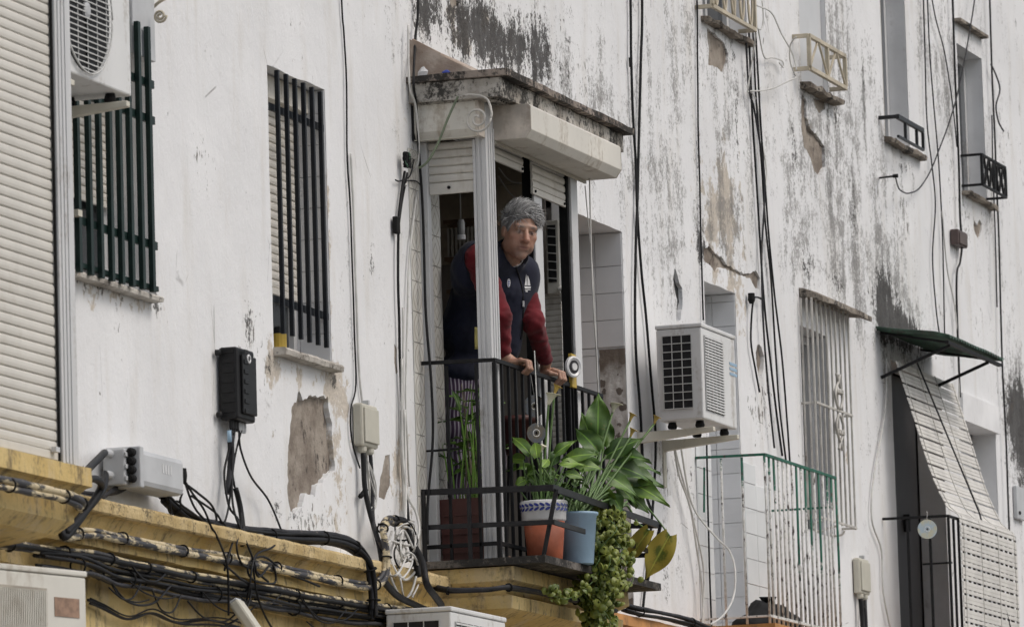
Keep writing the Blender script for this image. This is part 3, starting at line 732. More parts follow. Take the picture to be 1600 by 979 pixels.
# ---------------------------------------------------------------- iron grilles
def bar_v(parent, X, o, z0, z1, w, mt, name='bar', d=None):
    return MB().box(X-w/2, X+w/2, o-(d or w)/2, o+(d or w)/2, z0, z1).build(name, mt, parent, bev=.002)
def rail(parent, a, b, w, h, mt, name='rail'): return MB().bar(a, b, w, h).build(name, mt, parent, bev=.0015)
t = thing('window_grille', V(PX(180, 430, .07), .07, 5.18), 'dark green flat-bar grille over the window beneath the air conditioner', 'grille')
for i, px in enumerate((104, 122, 140, 156.4, 172.7, 188.4, 204.2, 220.4, 236)):
    X = PX(px, 330, .07); bar_v(t, X, .07, PZ(px, 423 + (px-115)*.27, .07), PZ(212, 33, .07) + (i == 8)*-.005, .030, M['dgreen'], d=.022)
for z in (PZ(215, 178, .06), PZ(225, 377, .06), PZ(215, 122, .06)): rail(t, V(PX(100, 330, .05), .05, z), V(PX(243, 330, .05), .05, z), .016, .035, M['dgreen'])
rail(t, V(PX(100, 330, .05), .05, 5.19), V(PX(242, 330, .05), .05, 5.19), .022, .022, M['dgreen'])
MB().box(PX(122,330,.09)-.022, PX(122,330,.09)+.022, .06, .10, PZ(122,338,.09), PZ(122,328,.09)).build('clamp', M['bracket'], t)
t = thing('window_grille', V(PX(465, 520, .04), .04, 5.12), 'black square-bar grille of six bars over the narrow window', 'grille')
for pt, pb, yt, yb in ((430,445,109,522),(444,459.5,115,526),(457.5,473,122,531),(470.5,487,128,536),(484,500,135,540),(497,513,142,544)):
    X = (PX(pt, yt, .012) + PX(pb, yb, .012))/2; bar_v(t, X, .012, PZ(pb, yb, .012), PZ(pt, yt, .012), .019, M['rod'], d=.020)
for y0, y1 in ((163, 206), (462, 497)):
    rail(t, V(OP['w2'][0]+.004, -.012, PZ(417, y0, 0)), V(OP['w2'][1]-.008, -.012, PZ(417, y0, 0)), .014, .034, M['rod'])
# cream cage grille on the right, with its slab
t = thing('window_cage', V(PX(1300, 820, .2), .12, 5.0), 'rusty cream iron cage grille under a small concrete slab', 'grille')
oc = .085; xa, xb = PX(1274, 640, oc), PX(1330, 640, oc)
z0, z1 = PZ(1320, 822, oc), PZ(1290, 474, oc)
for oo in (.02, .055): bar_v(t, xa, oo, z0, z1, .011, M['white_iron'])
nb_ = 9
for i in range(nb_): bar_v(t, xa + (xb-xa)*i/(nb_-1), oc, z0, z1, .012, M['white_iron'])
for z in (z0+.01, PZ(1300, 638, oc)):
    rail(t, V(xa, 0, z), V(xa, oc, z), .012, .014, M['white_iron']); rail(t, V(xa, oc+.007, z), V(xb, oc+.007, z), .010, .014, M['white_iron']); rail(t, V(xb, 0, z), V(xb, oc, z), .012, .014, M['white_iron'])
xm = PX(1307, 640, oc)
for s, zc in ((1, PZ(1307, 612, oc)), (-1, PZ(1307, 675, oc))):
    for sg in (-1, 1):
        pts = [V(xm + sg*(.02 + .06*math.sin(k*.55)), oc+.018, zc + s*(k-4)*.026) for k in range(9)]
        MB().tube(smooth_path(pts, 3), .009, 6).build('scroll', M['white_iron'], t)
    for sg in (-1, 0, 1): MB().lathe(V(xm + sg*.05, oc+.02, zc), [(.002,-.02),(.016,-.01),(.016,.01),(.002,.02)], 8).build('knuckle', M['white_iron'], t)
xs0, xs1 = PX(1284, 462, .14), PX(1361, 489, .14)
mb = MB(); n_ = 24
for i in range(n_+1):
    x = xs0 + (xs1-xs0)*i/n_; sg_ = -.03*math.sin(math.pi*i/n_)*0
    for (oo, z) in ((.002, .075), (.07, .050), (.145, .012), (.145, -.016), (.07, .008), (.002, .020)): mb.v.append(V(x, oo, z1 + z + .012*mnoise.noise(Vector((x*5, oo*9, 1)))))
for i in range(n_):
    for j in range(6): mb.f.append((i*6+j, i*6+(j+1) % 6, (i+1)*6+(j+1) % 6, (i+1)*6+j))
mb.f.append(tuple(range(6))); mb.f.append(tuple(n_*6+j for j in range(6)))
mb.jitter(.005, 14); mb.build('cover_slab', M['rust_slab'], t)
for sx in (.15, .5):
    pts = [V(xa + sx, .05 + .05*math.cos(k*.7), z0 - .03 - .03*math.sin(k*.7)) for k in range(8)]; MB().tube(smooth_path(pts, 3), .007, 6).build('scroll', M['white_iron'], t)

# flower holders and guards of the upper windows
def basket(name, label, x0, x1, oo, z0, z1, mt, w=.022, fancy=0):
    t = thing(name, V((x0+x1)/2, oo/2, z0), label, 'window guard')
    for z in (z0, z1):
        rail(t, V(x0, 0, z), V(x0, oo, z), w, w, mt); rail(t, V(x0, oo, z), V(x1, oo, z), w, w, mt); rail(t, V(x1, 0, z), V(x1, oo, z), w, w, mt)
    for x in (x0, (x0+x1)/2, x1): bar_v(t, x, oo, z0+w/2, z1-w/2, w, mt, 'post')
    if fancy == 1:
        for i in range(2):
            xs = (x0 + (x1-x0)*i/2, x0 + (x1-x0)*(i+1)/2)
            rail(t, V(xs[0], oo, z0), V(sum(xs)/2, oo, z1), .012, .012, mt, 'brace'); rail(t, V(sum(xs)/2, oo+.002, z1), V(xs[1], oo+.002, z0), .012, .012, mt, 'brace')
    if fancy == 2:
        n = 5
        for i in range(n):
            xc = x0 + (x1-x0)*(i+.5)/n
            for s in (-1, 1):
                pts = [V(xc + s*(.05*math.sin(k*.5)*(1-k*.05)), oo, (z0+z1)/2 + s*(z1-z0)*.45*math.cos(k*.5)) for k in range(10)]
                MB().tube(smooth_path(pts, 3), .007, 6).build('scroll', mt, t)
    return t
p0 = P(1254, 58, .2); basket('flower_holder', 'empty cream iron flower holder on the grey-boarded upper window', PX(1265, 100, .10), PX(1322, 150, .10), .10, PZ(1266, 107, .10), PZ(1266, 57, .10), M['cream_iron'], .024, 1)
basket('window_basket', 'cream iron basket with scrollwork on the upper window at the top edge', PX(1113, 10, .10), PX(1180, 50, .10), .10, PZ(1114, 10, .10), PZ(1114, 10, .10)+.32, M['cream_iron'], .022, 2)
t = thing('window_guard', V(PX(1410, 220, .12), .1, PZ(1410, 215, .1)), 'plain black bar guard on the tall upper window with ajar shutter', 'window guard')
x0, x1, oo = PX(1402, 180, .12), PX(1442, 215, .12), .12; z1 = PZ(1402, 182, .12); z0 = z1-.125
rail(t, V(x0, 0, z1), V(x0, oo, z1), .03, .022, M['rack']); rail(t, V(x0, oo, z1), V(x1, oo, z1), .022, .03, M['rack']); rail(t, V(x0, oo, z0), V(x1, oo, z0), .016, .016, M['rack'])
for f_ in (.3, .75, 1.): bar_v(t, x0+(x1-x0)*f_, oo, z0, z1-.016, .018, M['rack'])
t = basket('window_guard', 'black scrolled iron guard on the far upper window', PX(1533, 240, .14), PX(1571, 270, .14), .14, PZ(1533, 287, .14), PZ(1533, 241, .14), M['iron'], .016, 2)
# ---------------------------------------------------------------- the glazed balcony the man leans out of
XB = 27.68
bay = thing('balcony_enclosure', V(28.4, .2, 4.285), 'white aluminium balcony enclosure with roller shutter boxes and open panes', 'balcony enclosure')
ZF, ZH = 4.284, 6.345
# corner post with its grooves, back jamb, mullion and far post
mb = MB().box(XB, XB+.128, .297, .352, ZF, 6.52)
post = mb.build('corner_post', M['alu'], bay, bev=.004)
for oo in (.310, .330): MB().box(XB-.004, XB-.0008, oo, oo+.010, ZF+.01, 6.50).build('ridge', M['alu'], post)
for xx in (.028, .062, .098): MB().box(XB+xx, XB+xx+.016, .3526, .357, ZF+.01, 6.40).build('ridge', M['alu'], post)
MB().box(XB, XB+.05, .280, .2965, ZF, 6.34).build('side_guide', M['alu'], bay, bev=.003)
MB().box(XB, XB+.05, .002, .045, ZF, 6.34).build('back_jamb', M['alu'], bay, bev=.003)
mx0, mx1 = PX(840, 480, .316), PX(852, 480, .316)
MB().box(mx0, mx1, .262, .316, ZF, ZH+.10).build('mullion', M['alu'], bay, bev=.004)
MB().box(mx0-.015, mx0-.0015, .258, .306, ZF, ZH+.10).build('mullion_gap_strip', M['rubber'], bay)  # black strip standing in for the dark gap beside the mullion
MB().box(29.03, 29.135, .295, .348, ZF, ZH).build('end_post', M['alu'], bay, bev=.004)
MB().box(29.00, 29.0285, .29, .335, ZF, ZH).build('end_post_seal', M['rubber'], bay)
# side shutter: box and slats
sb = MB(); zt, zb = 6.515, 6.345
pr = [(27.60, zt), (27.60, zb+.035), (27.622, zb), (27.679, zb), (27.679, zt)]
b0 = len(sb.v)
sb.prism([V(x, .012, z) for x, z in pr], V(0, .318, 0) - V(0,0,0))
sb.build('side_shutter_box', M['boxp'], bay, bev=.003)
MB().box(27.594, 27.6795, .331, .350, zb-.004, zt).build('box_end_cap', M['marble'], bay, bev=.002)
MB().box(27.594, 27.6795, .003, .011, zb-.004, zt).build('box_end_cap', M['plastic_black'], bay, bev=.002)
MB().box(27.60, 27.605, .012, .33, zb-.006, zb-.001).build('drip_strip', M['bracket'], bay)
sd = MB().box(XB+.045, XB+.05, .046, .2795, 6.30, 6.34); sd.build('side_shutter', M['slat'], bay)
ss_ = bay.children[-1]
shutter_side(ss_, XB+.03, .047, .279, 6.085, 6.345, .040, M['slat'], .058)
MB().lathe(V(XB+.019, .15, 6.115), [(.008,0),(.008,.008),(.004,.010)], 10, (-1,0,0)).build('stop_knob', M['rubber'], ss_)
# front shutter box
fb = MB(); prf = [(.352,6.512),(.535,6.512),(.548,6.50),(.548,6.385),(.520,6.345),(.352,6.345)]
fb.sweepx(prf, 27.80, 29.255, 12); fb.build('front_shutter_box', M['boxp'], bay, bev=.003)
MB().prism([V(27.793, a, b) for a, b in prf], (.0065,0,0)).build('box_end_cap', M['marble'], bay)
MB().prism([V(29.256, a, b) for a, b in prf], (.006,0,0)).build('box_end_cap', M['marble'], bay)
MB().box(27.80, 29.25, .350, .362, 6.328, 6.344).build('box_lip', M['bracket'], bay)
fs1 = MB().box(XB+.13, XB+.665, .300, .310, 6.40, 6.51).build('front_shutter', M['slat'], bay)
shutter(fs1, XB+.13, XB+.652, .318, 6.262, 6.40, .040, M['slat']); 
fs2 = MB().box(XB+.795, 29.0, .300, .310, 6.40, 6.51).build('front_shutter', M['slat'], bay)
shutter(fs2, XB+.795, 28.998, .318, 6.175, 6.40, .040, M['slat'])
for fsx, zz in ((fs1, 6.275), (fs2, 6.19)):
    x0 = XB+.15 if fsx is fs1 else XB+.82; x1 = XB+.62 if fsx is fs1 else 28.97
    for x in (x0, x1): MB().lathe(V(x, .329, zz), [(.007,0),(.007,.007)], 8, (0,-1,0)).build('stop_knob', M['rubber'], fsx)
# concrete canopy
cp = thing('concrete_canopy', V(28.5, .2, 6.52), 'cracked mould-blackened concrete canopy over the glazed balcony', 'canopy')
mb = MB()
def ringbox(x0, x1, o1, z0, z1, n=18, jit=.006, seed=0):
    mb = MB()
    for z in (z0, z1):
        for oo in (.003, o1*.5, o1):
            for i in range(n+1): mb.v.append(V(x0+(x1-x0)*i/n, oo, z))
    m = n+1
    for L, in ((0,), (3,)):
        for r in range(2):
            for i in range(n): mb.f.append(((L+r)*m+i, (L+r)*m+i+1, (L+r+1)*m+i+1, (L+r+1)*m+i))
    for i in range(n):
        mb.f.append((2*m+i, 2*m+i+1, 5*m+i+1, 5*m+i)); mb.f.append((i, i+1, 3*m+i+1, 3*m+i))
    for r in range(2):
        mb.f.append((r*m, (r+1)*m, (4+r)*m, (3+r)*m)); mb.f.append((r*m+n, (r+1)*m+n, (4+r)*m+n, (3+r)*m+n))
    return mb.jitter(jit, 8, seed)
ringbox(27.56, 29.54, .475, 6.522, 6.612, jit=.007).build('moulding', M['canopy'], cp)
ringbox(27.53, 29.60, .520, 6.616, 6.648, jit=.008, seed=2).build('top_slab', M['canopy_top'], cp)
ringbox(27.60, 29.44, .435, 6.513, 6.5215, jit=.001, seed=3).build('soffit', M['canopy'], cp)
# sloping clay fillet on top of the canopy: tiles laid against the wall
fl = MB().prism([V(27.58, .002, 6.651), V(27.58, .33, 6.651), V(27.58, .32, 6.66), V(27.58, .002, 6.845)], (1.9,0,0)); fl = fl.jitter(.004, 6).build('mortar_fillet', M['fillet'], cp)
for i in range(6):
    for j in range(2):
        q = box_mesh('tile', M['fillet'], .30, .165, .014, .003)
        piece('tile', q, fl, V(27.74+i*.315, .25-.165*j, 6.70+.094*j + .003*((i+j) % 2)), rot=(math.atan2(.185,.32)+.02*((i*3+j) % 3-1), 0, .03*((i+j*2) % 3-1)))
MB().lathe(V(27.60, .07, 6.652), [(.03,0),(.035,.02),(.02,.045),(.008,.05)], 9).jitter(.01, 20).build('mortar_lump', M['painted_white'], cp)
t = thing('plastic_scrap', V(27.555, .20, 6.649), 'crumpled scrap of blue plastic caught on the canopy edge', 'scrap')
MB().lathe(ORG[t.name], [(.005,0),(.018,.004),(.02,.010),(.008,.018)], 9).jitter(.008, 30).build('scrap', mat('blue_plastic_film', (.03,.06,.35), .3), t)
# patterned wall tiles beside and inside the enclosure
zt_ = steps(4.30, PZ(650, 236), .150)
tiles_wall(building, .001, [27.525, 27.668], zt_, M['ptile'])
tiles_wall(building, .001, [27.80, 27.965], steps(4.30, 6.45, .150, 4.26), M['ptile'])

# iron balustrade
rl = thing('balcony_railing', V(28.4, .36, 4.284), 'thin black iron railing in front of the man, with plain upright bars', 'railing')
RX, RO, RZ = 27.628, .378, 5.247
rail(rl, V(RX, .004, RZ+.008), V(RX, RO+.009, RZ), .018, .018, M['iron'], 'top_rail')
rail(rl, V(RX+.0095, RO, RZ), V(29.345, RO, RZ), .018, .020, M['iron'], 'top_rail')
rail(rl, V(RX, .004, 4.36), V(RX, RO+.009, 4.36), .014, .02, M['iron'], 'bottom_rail'); rail(rl, V(RX+.0095, RO, 4.36), V(29.345, RO, 4.36), .014, .02, M['iron'], 'bottom_rail')
for oo in (.135, .285): bar_v(rl, RX, oo, 4.285, RZ-.012, .014, M['iron'])
bar_v(rl, RX, RO, 4.285, RZ-.011, .020, M['iron'])
n = 16
for i in range(1, n+1): bar_v(rl, RX + (29.338-RX)*i/n, RO, 4.285, RZ-.011, .0145, M['iron'])
for oo in (.02,): MB().tube(smooth_path([V(RX, oo, RZ-.42), V(RX, oo+.08, RZ-.42), V(RX, oo+.16, RZ-.415)], 3), .006, 6).build('wall_stay', M['iron'], rl)

# flower-pot rack of flat iron outside the railing
rk = thing('flower_rack', V(28.4, .5, 4.284), 'flat black iron flower-pot rack jutting out below the railing', 'rack')
KX, KO = 27.575, .672
rail(rk, V(KX, .0, 4.622), V(KX, KO+.006, 4.605), .010, .030, M['rack']); rail(rk, V(KX, .0, 4.452), V(KX, KO+.006, 4.44), .010, .024, M['rack'])
rail(rk, V(KX+.006, KO, 4.605), V(29.33, KO, 4.565), .010, .034, M['rack']); rail(rk, V(KX+.006, KO, 4.44), V(28.05, KO+.004, 4.432), .010, .026, M['rack'])
rail(rk, V(28.62, KO, 4.435), V(29.33, KO-.02, 4.42), .010, .024, M['rack'])
rail(rk, V(29.33, .004, 4.60), V(29.33, KO+.005, 4.565), .010, .026, M['rack']); rail(rk, V(29.33, .004, 4.43), V(29.33, KO-.02, 4.42), .010, .024, M['rack'])
for (x, oo, ob) in ((KX, .02, .02), (KX, .25, .25)): MB().bar(V(x-.008, oo, 4.285), V(x-.008, oo, 4.63), .012, .018).build('upright', M['rack'], rk)
MB().bar(V(KX+.02, KO+.012, 4.60), V(KX+.05, .60, 4.284), .020, .012).build('upright', M['rack'], rk)
MB().bar(V(29.30, KO+.010, 4.57), V(29.30, .60, 4.284), .020, .012).build('upright', M['rack'], rk)
MB().bar(V(28.45, KO+.010, 4.585), V(28.45, .60, 4.284), .020, .012).build('upright', M['rack'], rk)
MB().bar(V(29.33, .30, 4.60), V(29.33, .20, 4.02), .014, .012).build('stay', M['rack'], rk)
MB().bar(V(29.33, .05, 4.20), V(29.33, .34, 4.19), .012, .02).build('stay', M['rack'], rk)

# ---------------------------------------------------------------- what shows inside the room
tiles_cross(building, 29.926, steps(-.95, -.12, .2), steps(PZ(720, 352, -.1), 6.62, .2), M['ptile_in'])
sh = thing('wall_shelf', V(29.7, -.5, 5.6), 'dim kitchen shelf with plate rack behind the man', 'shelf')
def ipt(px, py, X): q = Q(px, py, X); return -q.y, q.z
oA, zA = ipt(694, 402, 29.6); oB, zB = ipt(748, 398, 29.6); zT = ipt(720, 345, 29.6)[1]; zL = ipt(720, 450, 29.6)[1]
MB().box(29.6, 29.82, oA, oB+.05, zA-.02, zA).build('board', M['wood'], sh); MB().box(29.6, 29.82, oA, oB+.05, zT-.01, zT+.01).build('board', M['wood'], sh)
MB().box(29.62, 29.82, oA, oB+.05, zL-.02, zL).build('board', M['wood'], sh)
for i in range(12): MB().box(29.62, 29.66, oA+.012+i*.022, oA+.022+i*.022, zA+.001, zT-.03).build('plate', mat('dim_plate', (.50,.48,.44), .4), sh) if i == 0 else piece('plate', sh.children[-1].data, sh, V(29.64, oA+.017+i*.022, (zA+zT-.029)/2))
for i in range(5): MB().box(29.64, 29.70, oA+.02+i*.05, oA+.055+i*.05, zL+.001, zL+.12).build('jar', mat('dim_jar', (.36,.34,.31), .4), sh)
q = Q(721, 374, 28.3)
t = thing('jar', V(28.3, -q.y, q.z), 'upturned glass jar with white lid hanging in the side pane', 'jar')
MB().lathe(ORG[t.name], [(.021,0),(.022,.022),(.020,.023)], 14).build('lid', M['painted_white'], t)
MB().lathe(ORG[t.name]+Vector((0,0,.024)), [(.017,0),(.019,.02),(.019,.06),(.015,.075)], 14).build('glass', mat('grey_glass', (.32,.32,.32), .2), t)
MB().tube([ORG[t.name]+Vector((0,0,.098)), Vector((28.3, q.y, 6.45))], .002, 5).build('string', M['cable_white'], t)
# the unit, louvred leaf and board beyond the far pane
XI = 29.60
def ibox(name, px0, px1, py0, py1, mt, parent, X=XI, th=.05, bev=.003):
    a = Q(px0, py0, X); b = Q(px1, py1, X); return MB().box(X, X+th, -a.y, -b.y, b.z, a.z).build(name, mt, parent, bev=bev)
t = thing('room_air_conditioner', Q(862, 455, XI), 'grimy white air conditioner seen through the far pane', 'air conditioner')
cs = ibox('casing', 852, 875, 345, 458, M['ac_old'], t, XI, .30)
ibox('coil', 855, 870, 352, 440, M['coil'], t, XI-.006, .005, 0)
for i in range(7):
    a = Q(855, 356+i*13, XI-.012); b = Q(870, 357+i*13, XI-.012); MB().bar(a, b, .004, .005).build('wire', M['wire'], t)
MB().tube(smooth_path([Q(872, 452, XI-.02), Q(879, 452, XI-.02), Q(880, 470, XI-.02)], 4), .012, 8).build('pipe', M['cable_white'], t)
t = thing('louvred_leaf', Q(868, 560, XI+.03), 'folded white louvred shutter leaf behind the far pane', 'shutter')
a = Q(850, 460, XI+.03); b = Q(884, 700, XI+.03)
shutter_side(t, XI+.03, -a.y, -b.y, b.z, a.z, .03, M['slat'], .03, .006)
t = thing('wooden_board', Q(890, 560, XI), 'upright weathered brown board behind the far pane', 'board')
ibox('plank', 884.5, 897, 386, 720, M['wood'], t, XI, .03)
t = thing('inner_door_frame', Q(902, 560, XI), 'dark inner frame upright at the edge of the far pane', 'frame'); ibox('upright', 897.5, 912, 300, 720, M['plastic_black'], t, XI, .03); ibox('strip', 899, 901, 300, 720, M['plastic_grey'], t, XI-.006, .005)
ibox('shade_panel', 872, 897, 290, 385.5, M['plastic_black'], t, XI+.04, .03)  # added black panel hiding lit wall, in place of the dark above the unit
# clothes-line reel on the far post
q = P(893, 573, .40)
t = thing('clothesline_reel', q, 'round white clothesline reel with yellow bracket on the railing', 'reel')
ax = Vector((-.42, -.9, -.05)).normalized()
MB().lathe(q, [(.048,0),(.054,.004),(.054,.018),(.046,.022),(.036,.016),(.02,.016),(.018,.024)], 28, ax).build('drum', M['glaze'], t)
MB().lathe(q+ax*.012, [(.034,0),(.034,.006),(.026,.007)], 24, ax).build('ring', M['cable_grey'], t)
MB().box(q.x+.01, q.x+.08, .38, .40, q.z-.10, q.z+.07).build('bracket', M['yellow_plastic'], t, bev=.003)
q = Q(747.5, 528, 27.86); t = thing('yellow_cloth', q, 'scrap of yellow cloth showing at the edge of the corner post', 'cloth')
mb = MB()
for i in range(7):
    for j in range(4): mb.v.append(Vector((27.86 + .012*math.sin(i*.9+j), q.y + .018 - .012*j + .003*math.sin(i), q.z + .055 - .018*i)))
for i in range(6):
    for j in range(3): mb.f.append((i*4+j, i*4+j+1, i*4+j+5, i*4+j+4))
ob = mb.build('cloth', mat('yellow_cotton', (.50,.44,.16), .9), t, smooth=True); ob.modifiers.new('thick', 'SOLIDIFY').thickness = .004
# ---------------------------------------------------------------- roller-shuttered balcony at the near end
t = thing('shuttered_balcony', V(21.3, .25, 4.22), 'enclosed balcony closed by a tall cream roller shutter with white guide', 'balcony enclosure')
SO = .452; gx0, gx1 = PX(88, 300, .46), PX(112, 300, .46)
shutter(t, 19.75, gx0+.004, SO-.012, 4.235, 6.75, .0415, M['slat_big'], .0065)
gd = MB().box(gx0, gx1, .40, .468, 4.222, 6.8).build('guide', M['alu'], t, bev=.003)
for xx in (.02, .055, .09): MB().box(gx0+xx, gx0+xx+.022, .4685, .473, 4.23, 6.79).build('ridge', M['alu'], gd)
MB().box(gx0-.012, gx0-.001, .45, .458, 4.235, 6.75).build('brush_seal', M['rubber'], t)
MB().box(gx1-.04, gx1-.002, .003, .399, 4.222, 6.8).build('side_panel', M['alu'], t)
MB().box(19.70, gx1, .003, .50, 6.81, 7.05).build('shutter_box', M['boxp'], t, bev=.004)
MB().box(19.70, 19.745, .003, .468, 4.222, 6.8).build('guide', M['alu'], t)
MB().box(gx0-.09, gx0-.05, .455, .475, 4.262, 4.282).build('latch', M['plastic_grey'], t)

# ---------------------------------------------------------------- air conditioners
def ac_unit(label, x0, x1, o0, o1, z0, z1, mt, fan=True, left=True, feet=True, brackets=True, louvre=False, panel=False, blo=None):
    t = thing('air_conditioner', V((x0+x1)/2, (o0+o1)/2, z0), label, 'air conditioner')
    L, D, Hh = x1-x0, o1-o0, z1-z0
    cs = MB().box(x0, x1, o0, o1, z0, z1-.012).build('casing', M[mt], t, bev=.008)
    MB().box(x0-.004, x1+.004, o0-.004, o1+.006, z1-.011, z1+.012).build('top_cover', M[mt], t, bev=.006)
    if left:                                                         # finned end with wire guard
        a, b, c, d = o0+.035, o1-.055, z0+.06, z1-.05
        MB().box(x0-.0035, x0-.0005, a, b, c, d).build('coil', M['coil'], t)
        gd = MB().box(x0-.010, x0-.004, a-.002, a+.003, c, d).build('wire_guard', M['wire'], t)
        for i in range(1, 4): MB().box(x0-.010, x0-.006, a+(b-a)*i/3-.002, a+(b-a)*i/3+.002, c, d).build('wire', M['wire'], gd)
        nr = 9
        for i in range(nr+1): MB().box(x0-.013, x0-.0102, a, b, c+(d-c)*i/nr-.0022, c+(d-c)*i/nr+.0022).build('wire', M['wire'], gd)
    if fan and louvre:
        a, b, c, d = x0+L*.07, x0+L*.60, z0+Hh*.10, z1-Hh*.10
        lv = MB().box(a, b, o1+.0005, o1+.003, c, d).build('fan_dark_plate', M['coil'], t)  # dark plate on the casing in place of the shaded opening
        n = 26
        for i in range(n): MB().box(a-.004, b+.004, o1+.006, o1+.0105, c+(d-c)*(i+.2)/n, c+(d-c)*(i+.72)/n).build('louvre', M['ac'], lv)
        for i in range(6): MB().box(a+(b-a)*i/5-.003, a+(b-a)*i/5+.003, o1+.003, o1+.0058, c, d).build('louvre_rib', M['ac'], lv)
    elif fan:
        r = min(Hh*.455, L*.32); cx_, cz_ = x0 + L*.40, z0 + Hh*.5
        q = V(cx_, o1+.001, cz_)
        MB().lathe(q, [(r,0),(r,.002)], 40, (0,-1,0)).build('fan_dark_plate', M['coil'], t)  # dark disc on the casing front, painted shade instead of a hole
        fn = MB().lathe(q, [(.035,.003),(.035,.012),(.02,.018)], 16, (0,-1,0)).build('fan_hub', M['plastic_grey'], t)
        for k in range(3):
            a0 = k*2.09+.4; pts = []
            for (rr, da) in ((.036,0),(r*.9,.15),(r*.92,.75),(.036,.5)): pts.append(q + Vector((math.cos(a0+da)*rr, -.004-.003*da, math.sin(a0+da)*rr)))
            MB().prism(pts, (0,-.002,0)).build('fan_blade', M['plastic_black'], fn)
        gr = MB().tube([q + Vector((math.cos(a_)*r*1.02, -.014, math.sin(a_)*r*1.02)) for a_ in [k*math.pi/20 for k in range(41)]], .004, 5).build('fan_guard', M['wire'], t)
        n = 22
        for i in range(n):
            zz = -r + 2*r*(i+.5)/n; hw = r*1.06 if louvre else math.sqrt(max(0, r*r-zz*zz))
            MB().box(cx_-hw, cx_+hw, o1+.013, o1+.0165, cz_+zz-.0022, cz_+zz+.0022).build('wire', M['wire'], gr)
        for i in range(5):
            xx = cx_ - r*.8 + r*1.6*i/4; hh = r*1.0 if louvre else math.sqrt(max(0, r*r-(xx-cx_)**2)); MB().box(xx-.002, xx+.002, o1+.0098, o1+.0128, cz_-hh, cz_+hh).build('wire', M['wire'], gr)
    if panel:
        MB().box(x0+L*.06, x0+L*.58, o1+.0005, o1+.003, z0+.02, z1-.07).build('louvre_recess', mat('grimy_recess', (.40,.36,.30), .6, 0, .25, 5), t)
        for i in range(26): MB().box(x0+L*.075+i*L*.019, x0+L*.083+i*L*.019, o1+.0035, o1+.010, z0+.03, z1-.08).build('rib', M['ac_old'], t)
        MB().box(x0+L*.66, x0+L*.92, o1+.0005, o1+.003, z1-.175, z1-.10).build('name_plate', mat('faded_brown_label', (.30,.19,.13), .5, 0, .3, 30), t)
    if brackets:
        for xx in (x0+L*.14, x1-L*.14):
            br = MB().prism([V(xx-.02, .004, z0-.045), V(xx-.02, o1+.03, z0-.038), V(xx-.02, o1+.03, z0-.062), V(xx-.02, .004, z0-.105)], (.04,0,0)).build('bracket', M[blo or 'bracket'], t, bev=.003)
            MB().box(xx-.024, xx+.024, .0015, .009, z0-.30, z0-.03).build('wall_plate', M[blo or 'bracket'], br)
            for oo in (o0+.05, o1-.05): MB().lathe(V(xx, oo, z0-.037), [(.022,0),(.026,.012),(.02,.034)], 12).build('foot', M['rubber'], t)
    return t
q = P(206, 151, .40)
ac1 = ac_unit('white air conditioner with big fan grille high above the green-barred window', q.x-.82, q.x, .12, .40, q.z, q.z+.56, 'ac')
q0, q1 = P(1095, 507, .40), P(1150, 670, .40)
ac2 = ac_unit('white air conditioner on brackets beside the tiled doorway', q0.x, q1.x+.03, .145, .40, q1.z, q0.z, 'ac', louvre=True)
for i in range(3): MB().box(q0.x+.52+i*.0, q0.x+.66, .401, .4025, q0.z-.16-i*.028, q0.z-.145-i*.028).build('print_stripe', M['bucket'], ac2)
q = P(17, 881, .42)
ac3 = ac_unit('old yellowed air conditioner with ribbed front low under the cornice', q.x, q.x+.62, .17, .42, q.z-.6, q.z, 'ac_old', fan=False, panel=True)
ac3.rotation_euler.z = math.radians(-14)
q = P(704, 950, .46)
ac4 = ac_unit('white air conditioner cut off below the balcony slab', q.x, q.x+.8, .14, .46, q.z-.56, q.z, 'ac', louvre=True)

# ---------------------------------------------------------------- boxes on the wall
q0, q1 = P(367, 545, .09), P(391, 660, .09)
t = thing('fibre_box', V(q0.x, .05, q1.z), 'tall black plastic telecom box with round lock, cables hanging below', 'junction box')
bx = MB().box(q0.x-.005, q0.x+.215, .012, .10, q1.z, q0.z+.012).build('housing', M['plastic_black'], t, bev=.012)
MB().box(q0.x+.035, q0.x+.205, .1005, .112, q1.z+.03, q0.z-.02).build('cover', M['plastic_black'], t, bev=.004)
for i in range(7): MB().box(q0.x-.0095, q0.x-.0055, .03, .085, q1.z+.03+i*.044, q1.z+.052+i*.044).build('rib', M['plastic_black'], t, bev=.002)
for i in range(7): MB().box(q0.x+.05, q0.x+.10, .1125, .116, q1.z+.03+i*.044, q1.z+.05+i*.044).build('rib', M['plastic_black'], t, bev=.002)
c = V(q0.x+.105, .1125, q0.z-.035); MB().tube([c + Vector((math.cos(a_)*.017, -.002, math.sin(a_)*.017)) for a_ in [k*math.pi/10 for k in range(21)]], .005, 6).build('lock_ring', M['glaze'], t)
MB().lathe(c, [(.011,0),(.011,.003)], 14, (0,-1,0)).build('lock_core', M['plastic_black'], t)
for z in (q0.z-.015, q1.z+.02): MB().lathe(V(q0.x-.035, .012, z), [(.014,0),(.014,.02),(.008,.024)], 10, (0,-1,0)).build('mount_lug', M['plastic_black'], t); MB().box(q0.x-.035, q0.x, .012, .02, z-.006, z+.006).build('lug_arm', M['plastic_black'], t)
for i in range(6): MB().lathe(V(q0.x+.03+i*.03, .055, q1.z-.045), [(.008,0),(.011,.01),(.011,.044)], 9).build('gland', M['plastic_grey'] if i > 2 else M['plastic_black'], t)
FIBRE = V(q0.x+.08, .055, q1.z-.045)

